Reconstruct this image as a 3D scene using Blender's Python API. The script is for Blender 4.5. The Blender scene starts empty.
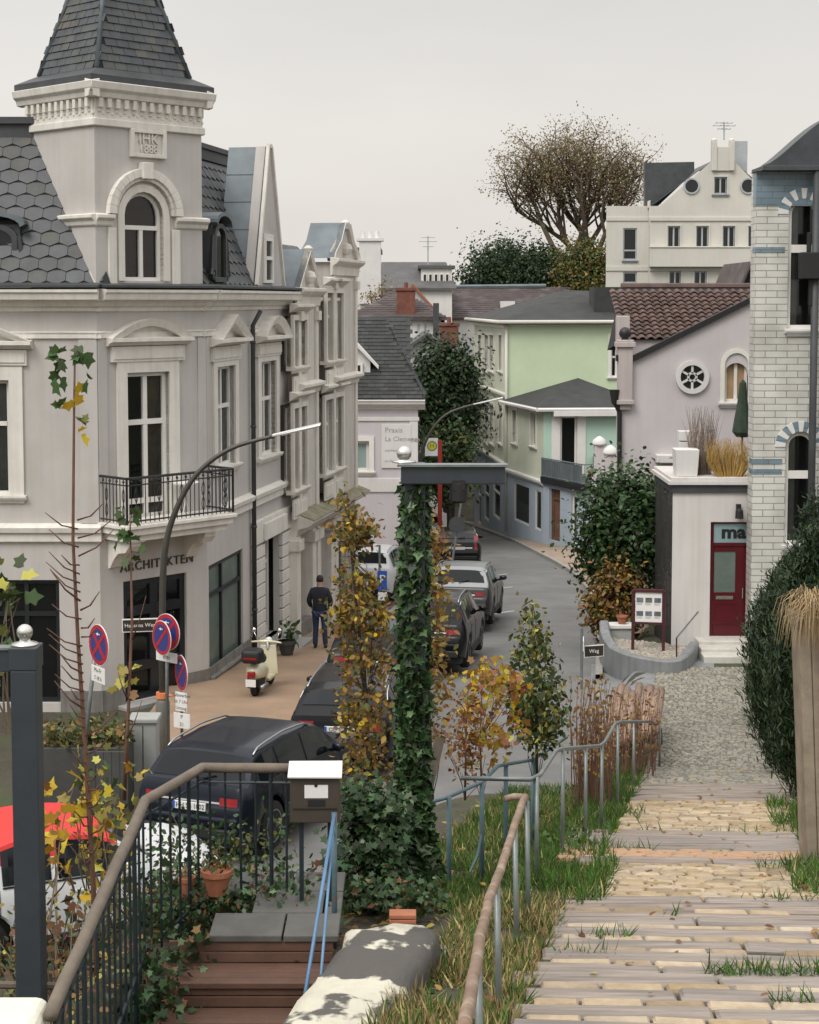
import bpy, bmesh, math, random
import numpy as np
from mathutils import Vector, Matrix, Euler
R = math.radians
PI = math.pi
rnd = random.Random(7)
scene = bpy.context.scene
COL = scene.collection

# ---------------------------------------------------------------- camera
CAM = Vector((0, 0, 10.0))
F, PX, PY = 1640.0, 409.5, 418.0
PITCH = math.atan(118 / F)
cp, sp = math.cos(PITCH), math.sin(PITCH)
cd = bpy.data.cameras.new('camera'); cam = bpy.data.objects.new('camera', cd); COL.objects.link(cam)
cam.location = CAM; cam.rotation_euler = (PI / 2 - PITCH, 0, 0)
cd.sensor_fit = 'VERTICAL'; cd.sensor_height = 24; cd.lens = F / 1024 * 24
cd.shift_y = -(512 - PY) / 1024
cd.clip_start = .1; cd.clip_end = 3000
scene.camera = cam

def ray(px, py):
    u, v = (px - PX) / F, (PY - py) / F
    return Vector((u, cp + v * sp, -sp + v * cp))
def at(px, py, Y):
    r = ray(px, py)
    return CAM + r * (Y / r.y)

def lerp(a, b, t): return a + (b - a) * t
def interp(pts):
    xs = [p[0] for p in pts]; ys = [p[1] for p in pts]
    return lambda x: float(np.interp(x, xs, ys))
def sstep(a, b, x):
    t = min(1, max(0, (x - a) / (b - a))); return t * t * (3 - 2 * t)

# ---------------------------------------------------------------- object helpers
def tag(o, label=None, cat=None, group=None, kind=None):
    if label: o['label'] = label
    if cat: o['category'] = cat
    if group: o['group'] = group
    if kind: o['kind'] = kind
    return o
def thing(name, loc, label, cat, group=None, rz=0):
    o = bpy.data.objects.new(name, None); COL.objects.link(o)
    o.location = loc; o.rotation_euler = (0, 0, rz); o.empty_display_size = .2
    return tag(o, label, cat, group)
def wloc(o):
    v = Vector((0, 0, 0))
    while o is not None:
        v += o.location; o = o.parent
    return v
def copy_tree(o, parent=None):
    c = o.copy(); COL.objects.link(c)
    if parent: c.parent = parent
    for ch in list(o.children): copy_tree(ch, c)
    return c

class MB:
    """collects shapes and links them as one mesh object"""
    def __init__(s): s.v = []; s.f = []; s.m = []; s.mi = 0
    def add(s, vs, fs):
        b = len(s.v); s.v.extend([tuple(q) for q in vs])
        for f in fs: s.f.append([i + b for i in f]); s.m.append(s.mi)
        return s
    def quad(s, *p): return s.add(p, [list(range(len(p)))])
    def hexa(s, p):  # 8 points: bottom 4 ccw, top 4 ccw
        return s.add(p, [(3, 2, 1, 0), (4, 5, 6, 7), (0, 1, 5, 4), (1, 2, 6, 5), (2, 3, 7, 6), (3, 0, 4, 7)])
    def box(s, x0, x1, y0, y1, z0, z1):
        return s.hexa([(x0, y0, z0), (x1, y0, z0), (x1, y1, z0), (x0, y1, z0), (x0, y0, z1), (x1, y0, z1), (x1, y1, z1), (x0, y1, z1)])
    def fbox(s, fr, u0, u1, z0, z1, d0, d1):
        q = fr.p
        return s.hexa([q(u0, z0, d1), q(u1, z0, d1), q(u1, z0, d0), q(u0, z0, d0), q(u0, z1, d1), q(u1, z1, d1), q(u1, z1, d0), q(u0, z1, d0)])
    def fprism(s, fr, poly, d0, d1):  # polygon (u,z), ccw seen from outside, from depth d0 to d1
        n = len(poly); v = [fr.p(u, z, d1) for u, z in poly] + [fr.p(u, z, d0) for u, z in poly]
        return s.add(v, [list(range(n)), list(range(2 * n - 1, n - 1, -1))] + [(i, n + i, n + (i + 1) % n, (i + 1) % n) for i in range(n)])
    def mould(s, fr, u0, u1, prof):  # profile (d,z) swept along u
        n = len(prof); v = [fr.p(u0, z, d) for d, z in prof] + [fr.p(u1, z, d) for d, z in prof]
        return s.add(v, [list(range(n - 1, -1, -1)), list(range(n, 2 * n))] + [(i, (i + 1) % n, n + (i + 1) % n, n + i) for i in range(n)])
    def prism(s, poly, z0, z1):  # polygon in xy
        n = len(poly); v = [(x, y, z0) for x, y in poly] + [(x, y, z1) for x, y in poly]
        return s.add(v, [list(range(n - 1, -1, -1)), list(range(n, 2 * n))] + [(i, (i + 1) % n, n + (i + 1) % n, n + i) for i in range(n)])
    def tube(s, pts, r, n=8, cap=True):
        pts = [Vector(p) for p in pts]
        rs = r if isinstance(r, (list, tuple)) else [r] * len(pts)
        vs, fs = [], []
        t0 = (pts[1] - pts[0]).normalized()
        a = t0.orthogonal().normalized()
        for i, p in enumerate(pts):
            t = (pts[min(i + 1, len(pts) - 1)] - pts[max(i - 1, 0)]).normalized()
            a = (a - t * a.dot(t))
            a = a.normalized() if a.length > 1e-6 else t.orthogonal().normalized()
            b = t.cross(a)
            for k in range(n):
                w = 2 * PI * k / n
                vs.append(p + (a * math.cos(w) + b * math.sin(w)) * rs[i])
        for i in range(len(pts) - 1):
            for k in range(n):
                k2 = (k + 1) % n
                fs.append((i * n + k, i * n + k2, (i + 1) * n + k2, (i + 1) * n + k))
        if cap:
            fs.append(list(range(n - 1, -1, -1))); fs.append(list(range((len(pts) - 1) * n, len(pts) * n)))
        return s.add(vs, fs)
    def lathe(s, c, prof, n=16, axis=(0, 0, 1), cap=True):  # profile (r, h) along axis
        ax = Vector(axis).normalized(); a = ax.orthogonal().normalized(); b = ax.cross(a); c = Vector(c)
        vs, fs = [], []
        for r, h in prof:
            for k in range(n):
                w = 2 * PI * k / n
                vs.append(c + ax * h + (a * math.cos(w) + b * math.sin(w)) * r)
        m = len(prof)
        for i in range(m - 1):
            for k in range(n):
                k2 = (k + 1) % n; fs.append((i * n + k, i * n + k2, (i + 1) * n + k2, (i + 1) * n + k))
        if cap:
            fs.append(list(range(n - 1, -1, -1))); fs.append(list(range((m - 1) * n, m * n)))
        return s.add(vs, fs)
    def ball(s, c, r, n=12, sc=(1, 1, 1)):
        c = Vector(c); m = n // 2; vs, fs = [], []
        for i in range(m + 1):
            th = PI * i / m
            for k in range(n):
                w = 2 * PI * k / n
                vs.append((c.x + r * sc[0] * math.sin(th) * math.cos(w), c.y + r * sc[1] * math.sin(th) * math.sin(w), c.z - r * sc[2] * math.cos(th)))
        for i in range(m):
            for k in range(n):
                k2 = (k + 1) % n; fs.append((i * n + k, i * n + k2, (i + 1) * n + k2, (i + 1) * n + k))
        return s.add(vs, fs)
    def build(s, name, mat, parent=None, smooth=False, world=True, bevel=0, kind=None, seg=2, label=None):
        off = wloc(parent) if (parent and world) else Vector((0, 0, 0))
        me = bpy.data.meshes.new(name)
        me.from_pydata([(x - off.x, y - off.y, z - off.z) for x, y, z in s.v], [], s.f)
        for m in (mat if isinstance(mat, (list, tuple)) else [mat]): me.materials.append(m)
        me.polygons.foreach_set('material_index', s.m)
        if smooth: me.polygons.foreach_set('use_smooth', [True] * len(s.f))
        me.update()
        o = bpy.data.objects.new(name, me); COL.objects.link(o)
        if parent: o.parent = parent
        if bevel:
            b = o.modifiers.new('bev', 'BEVEL'); b.width = bevel; b.segments = seg; b.limit_method = 'ANGLE'; b.angle_limit = R(35)
        if kind: o['kind'] = kind
        if label: o['label'] = label
        return o

class Fr:
    """a facade: u to the right seen from outside, z up (absolute), d outwards"""
    def __init__(s, o, ang):
        s.o = Vector(o); s.U = Vector((math.cos(ang), math.sin(ang), 0)); s.N = Vector((math.sin(ang), -math.cos(ang), 0)); s.ang = ang
    def p(s, u, z, d=0):
        return Vector((s.o.x + s.U.x * u + s.N.x * d, s.o.y + s.U.y * u + s.N.y * d, z))
    def hit(s, px, py, d=0):
        r = ray(px, py); o = s.o + s.N * d
        t = (o - CAM).dot(s.N) / r.dot(s.N); q = CAM + r * t
        return (q - s.o).dot(s.U), q.z
    def rect(s, x0, x1, yt, yb, d=0):
        xm, ym = (x0 + x1) / 2, (yt + yb) / 2
        return s.hit(x0, ym, d)[0], s.hit(x1, ym, d)[0], s.hit(xm, yb, d)[1], s.hit(xm, yt, d)[1]

def text(name, s, fr, u, z, size, mat, parent, d=.01, ext=.004, align='CENTER', sx=1, world=True, spacing=1, bold=0):
    cu = bpy.data.curves.new(name, 'FONT'); cu.body = s; cu.size = size; cu.extrude = ext; cu.offset = bold
    cu.align_x = align; cu.align_y = 'CENTER'; cu.resolution_u = 2; cu.space_character = spacing
    cu.materials.append(mat)
    t_ = bpy.data.objects.new('t', cu); me = bpy.data.meshes.new_from_object(t_); bpy.data.objects.remove(t_); bpy.data.curves.remove(cu); me.name = name
    o = bpy.data.objects.new(name, me); COL.objects.link(o); o.parent = parent
    p = fr.p(u, z, d) - (wloc(parent) if world else Vector((0, 0, 0)))
    U, N = fr.U, fr.N
    o.matrix_local = Matrix(((U.x * sx, 0, N.x, p.x), (U.y * sx, 0, N.y, p.y), (0, 1, 0, p.z), (0, 0, 0, 1)))
    return o

# ---------------------------------------------------------------- materials
def mat(name, col, rough=.8, var=.12, scale=3, bump=0, bscale=None, metal=0, spec=.5, streak=0, col2=None, mix2=None, coat=0, isl=0, stretch=None):
    m = bpy.data.materials.new(name); m.use_nodes = True; nt = m.node_tree; N = nt.nodes; L = nt.links
    b = N['Principled BSDF']; b.inputs['Roughness'].default_value = rough; b.inputs['Metallic'].default_value = metal
    b.inputs['Specular IOR Level'].default_value = spec
    if coat: b.inputs['Coat Weight'].default_value = coat; b.inputs['Coat Roughness'].default_value = .04
    tc = N.new('ShaderNodeTexCoord')
    class TC: outputs = {'Object': tc.outputs['Object']}
    if stretch:
        sm = N.new('ShaderNodeMapping'); sm.inputs['Scale'].default_value = stretch; L.new(tc.outputs['Object'], sm.inputs['Vector']); TC.outputs = {'Object': sm.outputs[0]}
    tc = TC
    c = Vector(col[:3])
    if var:
        n1 = N.new('ShaderNodeTexNoise'); n1.inputs['Scale'].default_value = scale; n1.inputs['Detail'].default_value = 8; n1.inputs['Roughness'].default_value = .65
        L.new(tc.outputs['Object'], n1.inputs['Vector'])
        rp = N.new('ShaderNodeValToRGB'); rp.color_ramp.elements[0].position = .3; rp.color_ramp.elements[1].position = .72
        rp.color_ramp.elements[0].color = (*(c * (1 - var)), 1); rp.color_ramp.elements[1].color = (*[min(1, x) for x in c * (1 + var)], 1)
        L.new(n1.outputs['Fac'], rp.inputs['Fac']); out = rp.outputs['Color']
        if col2:
            n3 = N.new('ShaderNodeTexNoise'); n3.inputs['Scale'].default_value = (mix2 or (scale * .4, 0))[0]; n3.inputs['Detail'].default_value = 6
            L.new(tc.outputs['Object'], n3.inputs['Vector'])
            r3 = N.new('ShaderNodeValToRGB'); r3.color_ramp.elements[0].position = .5 - (mix2 or (0, 0))[1]; r3.color_ramp.elements[1].position = .68 - (mix2 or (0, 0))[1]
            L.new(n3.outputs['Fac'], r3.inputs['Fac'])
            mx = N.new('ShaderNodeMix'); mx.data_type = 'RGBA'; L.new(r3.outputs['Color'], mx.inputs[0]); L.new(out, mx.inputs[6]); mx.inputs[7].default_value = (*col2, 1); out = mx.outputs[2]
        if streak:
            mp = N.new('ShaderNodeMapping'); mp.inputs['Scale'].default_value = (3.6, 3.6, .14); L.new(tc.outputs['Object'], mp.inputs['Vector'])
            n2 = N.new('ShaderNodeTexNoise'); n2.inputs['Scale'].default_value = 2; n2.inputs['Detail'].default_value = 5; L.new(mp.outputs[0], n2.inputs['Vector'])
            r2 = N.new('ShaderNodeValToRGB'); r2.color_ramp.elements[0].position = .42; r2.color_ramp.elements[1].position = .75
            r2.color_ramp.elements[0].color = (1, 1, 1, 1); k = 1 - streak; r2.color_ramp.elements[1].color = (k, k * .98, k * .94, 1)
            L.new(n2.outputs['Fac'], r2.inputs['Fac'])
            mx = N.new('ShaderNodeMix'); mx.data_type = 'RGBA'; mx.blend_type = 'MULTIPLY'; mx.inputs[0].default_value = 1
            L.new(out, mx.inputs[6]); L.new(r2.outputs['Color'], mx.inputs[7]); out = mx.outputs[2]
        if isl:
            g_ = N.new('ShaderNodeNewGeometry'); h_ = N.new('ShaderNodeHueSaturation'); mr = N.new('ShaderNodeMapRange'); mr.inputs[3].default_value = 1 - isl; mr.inputs[4].default_value = 1 + isl
            L.new(g_.outputs['Random Per Island'], mr.inputs[0]); L.new(mr.outputs[0], h_.inputs['Value']); L.new(out, h_.inputs['Color'])
            ms = N.new('ShaderNodeMath'); ms.operation = 'MULTIPLY_ADD'; ms.inputs[1].default_value = -.35; ms.inputs[2].default_value = 1.18; L.new(g_.outputs['Random Per Island'], ms.inputs[0]); L.new(ms.outputs[0], h_.inputs['Saturation']); out = h_.outputs[0]
        L.new(out, b.inputs['Base Color'])
    else:
        b.inputs['Base Color'].default_value = (*c, 1)
    if bump:
        nb = N.new('ShaderNodeTexNoise'); nb.inputs['Scale'].default_value = bscale or scale * 6; nb.inputs['Detail'].default_value = 6
        L.new(tc.outputs['Object'], nb.inputs['Vector'])
        bp = N.new('ShaderNodeBump'); bp.inputs['Strength'].default_value = min(1, bump * 10); bp.inputs['Distance'].default_value = bump * .3
        L.new(nb.outputs['Fac'], bp.inputs['Height']); L.new(bp.outputs['Normal'], b.inputs['Normal'])
    return m

def leafmat(name, col, rough=.5, trans=.25):
    m = bpy.data.materials.new(name); m.use_nodes = True; nt = m.node_tree; N = nt.nodes; L = nt.links
    b = N['Principled BSDF']; b.inputs['Roughness'].default_value = rough; b.inputs['Specular IOR Level'].default_value = .35
    g = N.new('ShaderNodeNewGeometry')
    hs = N.new('ShaderNodeHueSaturation'); hs.inputs['Color'].default_value = (*col, 1)
    m1 = N.new('ShaderNodeMapRange'); m1.inputs[3].default_value = .55; m1.inputs[4].default_value = 1.45
    L.new(g.outputs['Random Per Island'], m1.inputs[0]); L.new(m1.outputs[0], hs.inputs['Value'])
    m2 = N.new('ShaderNodeMath'); m2.operation = 'MULTIPLY_ADD'; m2.inputs[1].default_value = .05; m2.inputs[2].default_value = .475
    L.new(g.outputs['Random Per Island'], m2.inputs[0]); L.new(m2.outputs[0], hs.inputs['Hue'])
    L.new(hs.outputs[0], b.inputs['Base Color'])
    if trans:
        t = N.new('ShaderNodeBsdfTranslucent'); L.new(hs.outputs[0], t.inputs[0])
        mx = N.new('ShaderNodeMixShader'); mx.inputs[0].default_value = trans
        L.new(b.outputs[0], mx.inputs[1]); L.new(t.outputs[0], mx.inputs[2]); L.new(mx.outputs[0], N['Material Output'].inputs[0])
    return m

def glassmat(name, tint=(.5, .52, .5), clear=.5):
    m = bpy.data.materials.new(name); m.use_nodes = True; nt = m.node_tree; N = nt.nodes; L = nt.links
    N.remove(N['Principled BSDF'])
    t = N.new('ShaderNodeBsdfTransparent'); t.inputs[0].default_value = (*tint, 1)
    d = N.new('ShaderNodeBsdfDiffuse'); d.inputs[0].default_value = (.015, .017, .018, 1)
    m0 = N.new('ShaderNodeMixShader'); m0.inputs[0].default_value = clear; L.new(d.outputs[0], m0.inputs[1]); L.new(t.outputs[0], m0.inputs[2])
    g = N.new('ShaderNodeBsdfGlossy'); g.inputs['Roughness'].default_value = .03; g.inputs[0].default_value = (.9, .93, .95, 1)
    tc = N.new('ShaderNodeTexCoord'); nz = N.new('ShaderNodeTexNoise'); nz.inputs['Scale'].default_value = 1.1; nz.inputs['Detail'].default_value = 1
    L.new(tc.outputs['Object'], nz.inputs['Vector']); bp = N.new('ShaderNodeBump'); bp.inputs['Strength'].default_value = .06; L.new(nz.outputs['Fac'], bp.inputs['Height']); L.new(bp.outputs[0], g.inputs['Normal'])
    fz = N.new('ShaderNodeFresnel'); fz.inputs[0].default_value = 1.5
    mx = N.new('ShaderNodeMixShader'); L.new(fz.outputs[0], mx.inputs[0]); L.new(m0.outputs[0], mx.inputs[1]); L.new(g.outputs[0], mx.inputs[2])
    L.new(mx.outputs[0], N['Material Output'].inputs[0])
    return m

def brickmat(name, c1, c2, mortar, bw, bh, ms, axes='XZ', rough=.35, offset=.5, bump=.3, spec=.5):
    m = bpy.data.materials.new(name); m.use_nodes = True; nt = m.node_tree; N = nt.nodes; L = nt.links
    b = N['Principled BSDF']; b.inputs['Roughness'].default_value = rough; b.inputs['Specular IOR Level'].default_value = spec
    tc = N.new('ShaderNodeTexCoord'); sx = N.new('ShaderNodeSeparateXYZ'); cx = N.new('ShaderNodeCombineXYZ')
    L.new(tc.outputs['Object'], sx.inputs[0])
    L.new(sx.outputs[axes[0]], cx.inputs[0]); L.new(sx.outputs[axes[1]], cx.inputs[1])
    br = N.new('ShaderNodeTexBrick'); br.offset = offset
    br.inputs['Color1'].default_value = (*c1, 1); br.inputs['Color2'].default_value = (*c2, 1); br.inputs['Mortar'].default_value = (*mortar, 1)
    br.inputs['Scale'].default_value = 1; br.inputs['Mortar Size'].default_value = ms; br.inputs['Mortar Smooth'].default_value = .2
    br.inputs['Brick Width'].default_value = bw; br.inputs['Row Height'].default_value = bh; br.inputs['Bias'].default_value = 0
    L.new(cx.outputs[0], br.inputs['Vector'])
    nz = N.new('ShaderNodeTexNoise'); nz.inputs['Scale'].default_value = 1.3; nz.inputs['Detail'].default_value = 6; L.new(tc.outputs['Object'], nz.inputs['Vector'])
    rp = N.new('ShaderNodeValToRGB'); rp.color_ramp.elements[0].color = (.72, .72, .7, 1); rp.color_ramp.elements[0].position = .3; rp.color_ramp.elements[1].position = .6
    L.new(nz.outputs['Fac'], rp.inputs['Fac'])
    mx = N.new('ShaderNodeMix'); mx.data_type = 'RGBA'; mx.blend_type = 'MULTIPLY'; mx.inputs[0].default_value = 1
    L.new(br.outputs['Color'], mx.inputs[6]); L.new(rp.outputs['Color'], mx.inputs[7]); L.new(mx.outputs[2], b.inputs['Base Color'])
    bp = N.new('ShaderNodeBump'); bp.inputs['Strength'].default_value = bump; bp.inputs['Distance'].default_value = .01; bp.invert = True
    L.new(br.outputs['Fac'], bp.inputs['Height']); L.new(bp.outputs[0], b.inputs['Normal'])
    return m

M = {}
def mk(k, *a, **kw): M[k] = mat(k, *a, **kw); return M[k]
mk('plaster_grey', (.49, .467, .447), .9, .12, .45, .02, 60, streak=.05)
mk('trim_cream', (.70, .67, .62), .8, .09, 1.5, .015, 40, streak=.14)
mk('plaster_house2', (.56, .53, .49), .9, .1, 1.2, .02, 50, streak=.16)
mk('trim_house2', (.68, .645, .59), .85, .1, 2, .015, 40, streak=.14)
mk('slate', (.056, .061, .065), .55, .3, 2.5, .02, 30)
mk('slate_b', (.068, .07, .068), .6, .3, 2.5, .02, 30, col2=(.10, .09, .07), mix2=(1.2, -.05))
mk('slate_c', (.048, .053, .059), .5, .3, 2.5, .02, 30)
mk('slate_under', (.02, .022, .024), .9, .1)
mk('zinc', (.14, .165, .18), .55, .22, 1.6, .01, 8, metal=.25)
mk('zinc_dark', (.06, .065, .068), .6, .25, 2, .01, 10, metal=.2)
mk('zinc_light', (.42, .45, .46), .5, .15, 2, metal=.3)
mk('white_paint', (.74, .72, .68), .5, .05, 3)
mk('cream_paint', (.70, .68, .62), .55, .06, 3)
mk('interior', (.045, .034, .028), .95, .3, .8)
mk('curtain', (.34, .29, .2), .9, .35, 2.5)
mk('net_curtain', (.5, .5, .47), .9, .2, 2.5)
mk('black_iron', (.018, .018, .02), .5, .2, 8)
mk('black_frame', (.013, .015, .017), .45, .2, 4)
mk('anthracite', (.035, .043, .052), .42, .15, 8, .004, 120)
mk('door_black', (.02, .022, .025), .3, .2, 4)
mk('asphalt', (.165, .162, .158), .85, .2, .8, .02, 90, col2=(.13, .127, .123), mix2=(.35, 0))
mk('asphalt_patch', (.125, .123, .12), .9, .12, 2, .02, 90)
mk('road_paint', (.52, .52, .5), .7, .3, 6)
mk('kerb_stone', (.30, .285, .26), .85, .18, 2, .03, 30)
mk('plinth', (.2, .19, .175), .9, .25, 2, .04, 20, streak=.3)
mk('soil', (.055, .042, .03), .95, .35, 2.5, .15, 18, col2=(.09, .075, .045), mix2=(1.5, 0))
mk('earth_far', (.06, .065, .035), .95, .3, .3)
mk('gravel', (.34, .31, .27), .9, .35, 22, .15, 45)
mk('concrete', (.30, .295, .28), .85, .15, 1.5, .03, 30, streak=.2)
mk('concrete_grey', (.22, .23, .235), .6, .22, 1.3, .03, 20, streak=.25)
mk('paint_cream_wall', (.56, .53, .43), .8, .12, 2, .06, 20, col2=(.085, .078, .07), mix2=(1.7, .02))
mk('wall_white', (.68, .66, .56), .8, .08, 3, .05, 20)
mk('wood_weathered', (.16, .13, .1), .8, .25, 5, .03, 30)
mk('rust_rail', (.22, .145, .10), .65, .3, 6, .02, 40, col2=(.33, .27, .2), mix2=(9, 0))
mk('galv', (.21, .235, .23), .45, .2, 5, .006, 60, metal=.55)
mk('teal_rail', (.075, .13, .15), .55, .3, 6, .01, 50, col2=(.18, .11, .07), mix2=(11, -.1))
mk('blue_rail', (.10, .20, .33), .45, .2, 6)
mk('baluster_dark', (.012, .022, .027), .5, .3, 6)
mk('decking', (.115, .06, .04), .75, .25, 3, .02, 60)
mk('slab_grey', (.10, .097, .09), .85, .25, 3, .04, 25)
mk('terracotta', (.36, .135, .07), .8, .2, 6, .02, 30)
mk('dark_red_cloth', (.13, .045, .035), .9, .3, 3)
mk('mailbox_brown', (.058, .046, .036), .5, .15, 5)
mk('steel_bright', (.62, .61, .58), .25, .1, 5, metal=.9)
mk('plate_white', (.68, .68, .66), .4, .04, 5)
mk('lettering', (.012, .012, .014), .5, 0)
mk('letter_bronze', (.06, .045, .03), .5, 0)
mk('lettering_grey', (.30, .29, .27), .6, 0)
mk('sign_red', (.42, .02, .03), .4, .08, 8)
mk('sign_blue', (.035, .045, .2), .4, .08, 8)
mk('sign_parking_blue', (.02, .09, .42), .4, .05, 8)
mk('sign_white', (.75, .74, .72), .45, .05, 8)
mk('sign_brown', (.035, .024, .018), .5, .1, 8)
mk('yellow', (.65, .5, .04), .5, .05, 5)
mk('green_sign', (.02, .24, .08), .5, 0)
mk('orange_strap', (.7, .22, .08), .6, .1, 5)
mk('post_olive', (.13, .13, .11), .6, .15, 4)
mk('lamp_metal', (.075, .07, .06), .5, .12, 3, metal=.4)
mk('lamp_head', (.42, .42, .41), .4, .1, 3, metal=.4)
mk('bin_grey', (.36, .37, .35), .55, .12, 3)
mk('planter_dark', (.06, .06, .055), .75, .2, 3)
mk('maroon', (.085, .006, .012), .3, .12, 4)
mk('maroon_post', (.06, .012, .015), .5, .1, 4)
mk('shop_white', (.60, .575, .555), .9, .06, 1, .015, 60, streak=.1)
mk('mauve', (.54, .505, .515), .92, .08, .6, .015, 50, streak=.02)
mk('pilaster_pink', (.48, .42, .41), .9, .06, 1, streak=.15)
mk('lime', (.56, .66, .46), .92, .07, .5, .01, 40)
mk('lime_cream', (.62, .65, .52), .9, .08, .7)
mk('mint', (.44, .61, .51), .9, .05, .7)
mk('house_blue', (.38, .45, .52), .9, .09, .7)
mk('lilac_grey', (.54, .52, .545), .92, .06, .5, streak=.04)
mk('far_white', (.66, .65, .635), .9, .1, .5, streak=.03)
mk('far_cream', (.58, .562, .51), .9, .09, .3, streak=.03)
mk('felt_roof', (.038, .039, .039), .9, .3, 1.5, .03, 20)
mk('roof_grey', (.10, .098, .098), .85, .25, 1.2)
mk('roof_brownish', (.075, .058, .056), .8, .3, 1.5, col2=(.13, .11, .11), mix2=(.9, 0))
mk('roof_orange', (.36, .12, .06), .8, .3, 2)
mk('pantile', (.075, .042, .034), .6, .35, 2, .02, 20, isl=.25)
mk('pantile_b', (.098, .055, .043), .6, .35, 2, .02, 20)
mk('chimney_brick', (.17, .065, .045), .9, .3, 4)
mk('brown_wood', (.15, .075, .045), .7, .2, 3)
mk('jet', (.012, .012, .013), .6, 0)
mk('blind_teal', (.26, .34, .33), .8, .08, 2)
mk('tan', (.36, .23, .13), .8, .2, 3)
M['glass'] = glassmat('window_glass', (.7, .71, .69), .75)
M['glass_dark'] = glassmat('dark_glass', (.45, .47, .46), .5)
M['glass_frost'] = mat('frosted_glass', (.13, .165, .145), .25, .25, 1.2)
M['white_glazed_brick'] = brickmat('white_glazed_brick', (.65, .645, .605), (.585, .58, .54), (.27, .255, .235), .5, .152, .011)
M['blue_glazed_brick'] = brickmat('blue_glazed_brick', (.15, .225, .28), (.19, .27, .32), (.16, .16, .16), .52, .145, .012)
_r = [n for n in M['paint_cream_wall'].node_tree.nodes if n.type == 'VALTORGB'][1].color_ramp.elements; _r[0].position = .475; _r[1].position = .495
M['white_brick_return'] = brickmat('white_brick_return', (.65, .645, .605), (.585, .58, .54), (.27, .255, .235), .5, .152, .011, 'YZ')
M['cobble_joint'] = mat('cobble_joint', (.09, .085, .07), .95, .3, 8)
# ---------------------------------------------------------------- world, sun
w = bpy.data.worlds.new('World'); scene.world = w; w.use_nodes = True
nt = w.node_tree; N = nt.nodes; L = nt.links
bg = N['Background']
SUN_EL, SUN_AZ = R(50), R(215)     # overcast: a very soft sun behind the viewer's left
sky = N.new('ShaderNodeTexSky'); sky.sky_type = 'NISHITA'; sky.sun_disc = False
sky.sun_elevation = SUN_EL; sky.sun_rotation = SUN_AZ; sky.dust_density = 4; sky.air_density = 1.2
hs = N.new('ShaderNodeHueSaturation'); hs.inputs['Saturation'].default_value = .12; L.new(sky.outputs[0], hs.inputs['Color'])
tc = N.new('ShaderNodeTexCoord'); sx = N.new('ShaderNodeSeparateXYZ'); L.new(tc.outputs['Generated'], sx.inputs[0])
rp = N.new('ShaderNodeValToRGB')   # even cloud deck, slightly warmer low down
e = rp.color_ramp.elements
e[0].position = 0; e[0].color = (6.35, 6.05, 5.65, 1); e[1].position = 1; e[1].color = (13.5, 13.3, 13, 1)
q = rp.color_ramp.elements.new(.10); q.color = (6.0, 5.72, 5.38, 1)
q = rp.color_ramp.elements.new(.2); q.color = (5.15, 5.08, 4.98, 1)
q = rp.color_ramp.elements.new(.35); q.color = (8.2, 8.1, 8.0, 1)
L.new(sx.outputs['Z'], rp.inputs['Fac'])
mp = N.new('ShaderNodeMapping'); mp.inputs['Scale'].default_value = (1, 1, 3.5); L.new(tc.outputs['Generated'], mp.inputs[0])
nz = N.new('ShaderNodeTexNoise'); nz.inputs['Scale'].default_value = 1.8; nz.inputs['Detail'].default_value = 4; L.new(mp.outputs[0], nz.inputs['Vector'])
r2 = N.new('ShaderNodeMapRange'); r2.inputs[1].default_value = .3; r2.inputs[2].default_value = .7; r2.inputs[3].default_value = .89; r2.inputs[4].default_value = 1.08; L.new(nz.outputs['Fac'], r2.inputs[0])
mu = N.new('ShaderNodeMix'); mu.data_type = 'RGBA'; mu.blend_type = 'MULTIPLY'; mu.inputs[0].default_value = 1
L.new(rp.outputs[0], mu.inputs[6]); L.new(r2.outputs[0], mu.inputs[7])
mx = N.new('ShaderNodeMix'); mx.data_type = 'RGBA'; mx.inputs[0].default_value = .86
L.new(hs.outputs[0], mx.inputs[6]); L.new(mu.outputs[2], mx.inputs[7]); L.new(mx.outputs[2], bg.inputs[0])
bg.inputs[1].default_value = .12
sd = bpy.data.lights.new('sun', 'SUN'); so = bpy.data.objects.new('sun', sd); COL.objects.link(so)
sd.energy = 1.5; sd.angle = R(28); sd.color = (1, .96, .9)
so.rotation_euler = (PI / 2 - SUN_EL, 0, PI - SUN_AZ)
vs = scene.view_settings; vs.view_transform = 'Standard'; vs.look = 'None'; vs.exposure = .24; vs.gamma = 1
scene.render.engine = 'CYCLES'
cy = scene.cycles; cy.max_bounces = 6; cy.diffuse_bounces = 3; cy.glossy_bounces = 3; cy.transparent_max_bounces = 12; cy.transmission_bounces = 2
cy.use_adaptive_sampling = True; cy.adaptive_threshold = .015; cy.use_denoising = True; cy.caustics_reflective = False; cy.caustics_refractive = False

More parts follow.
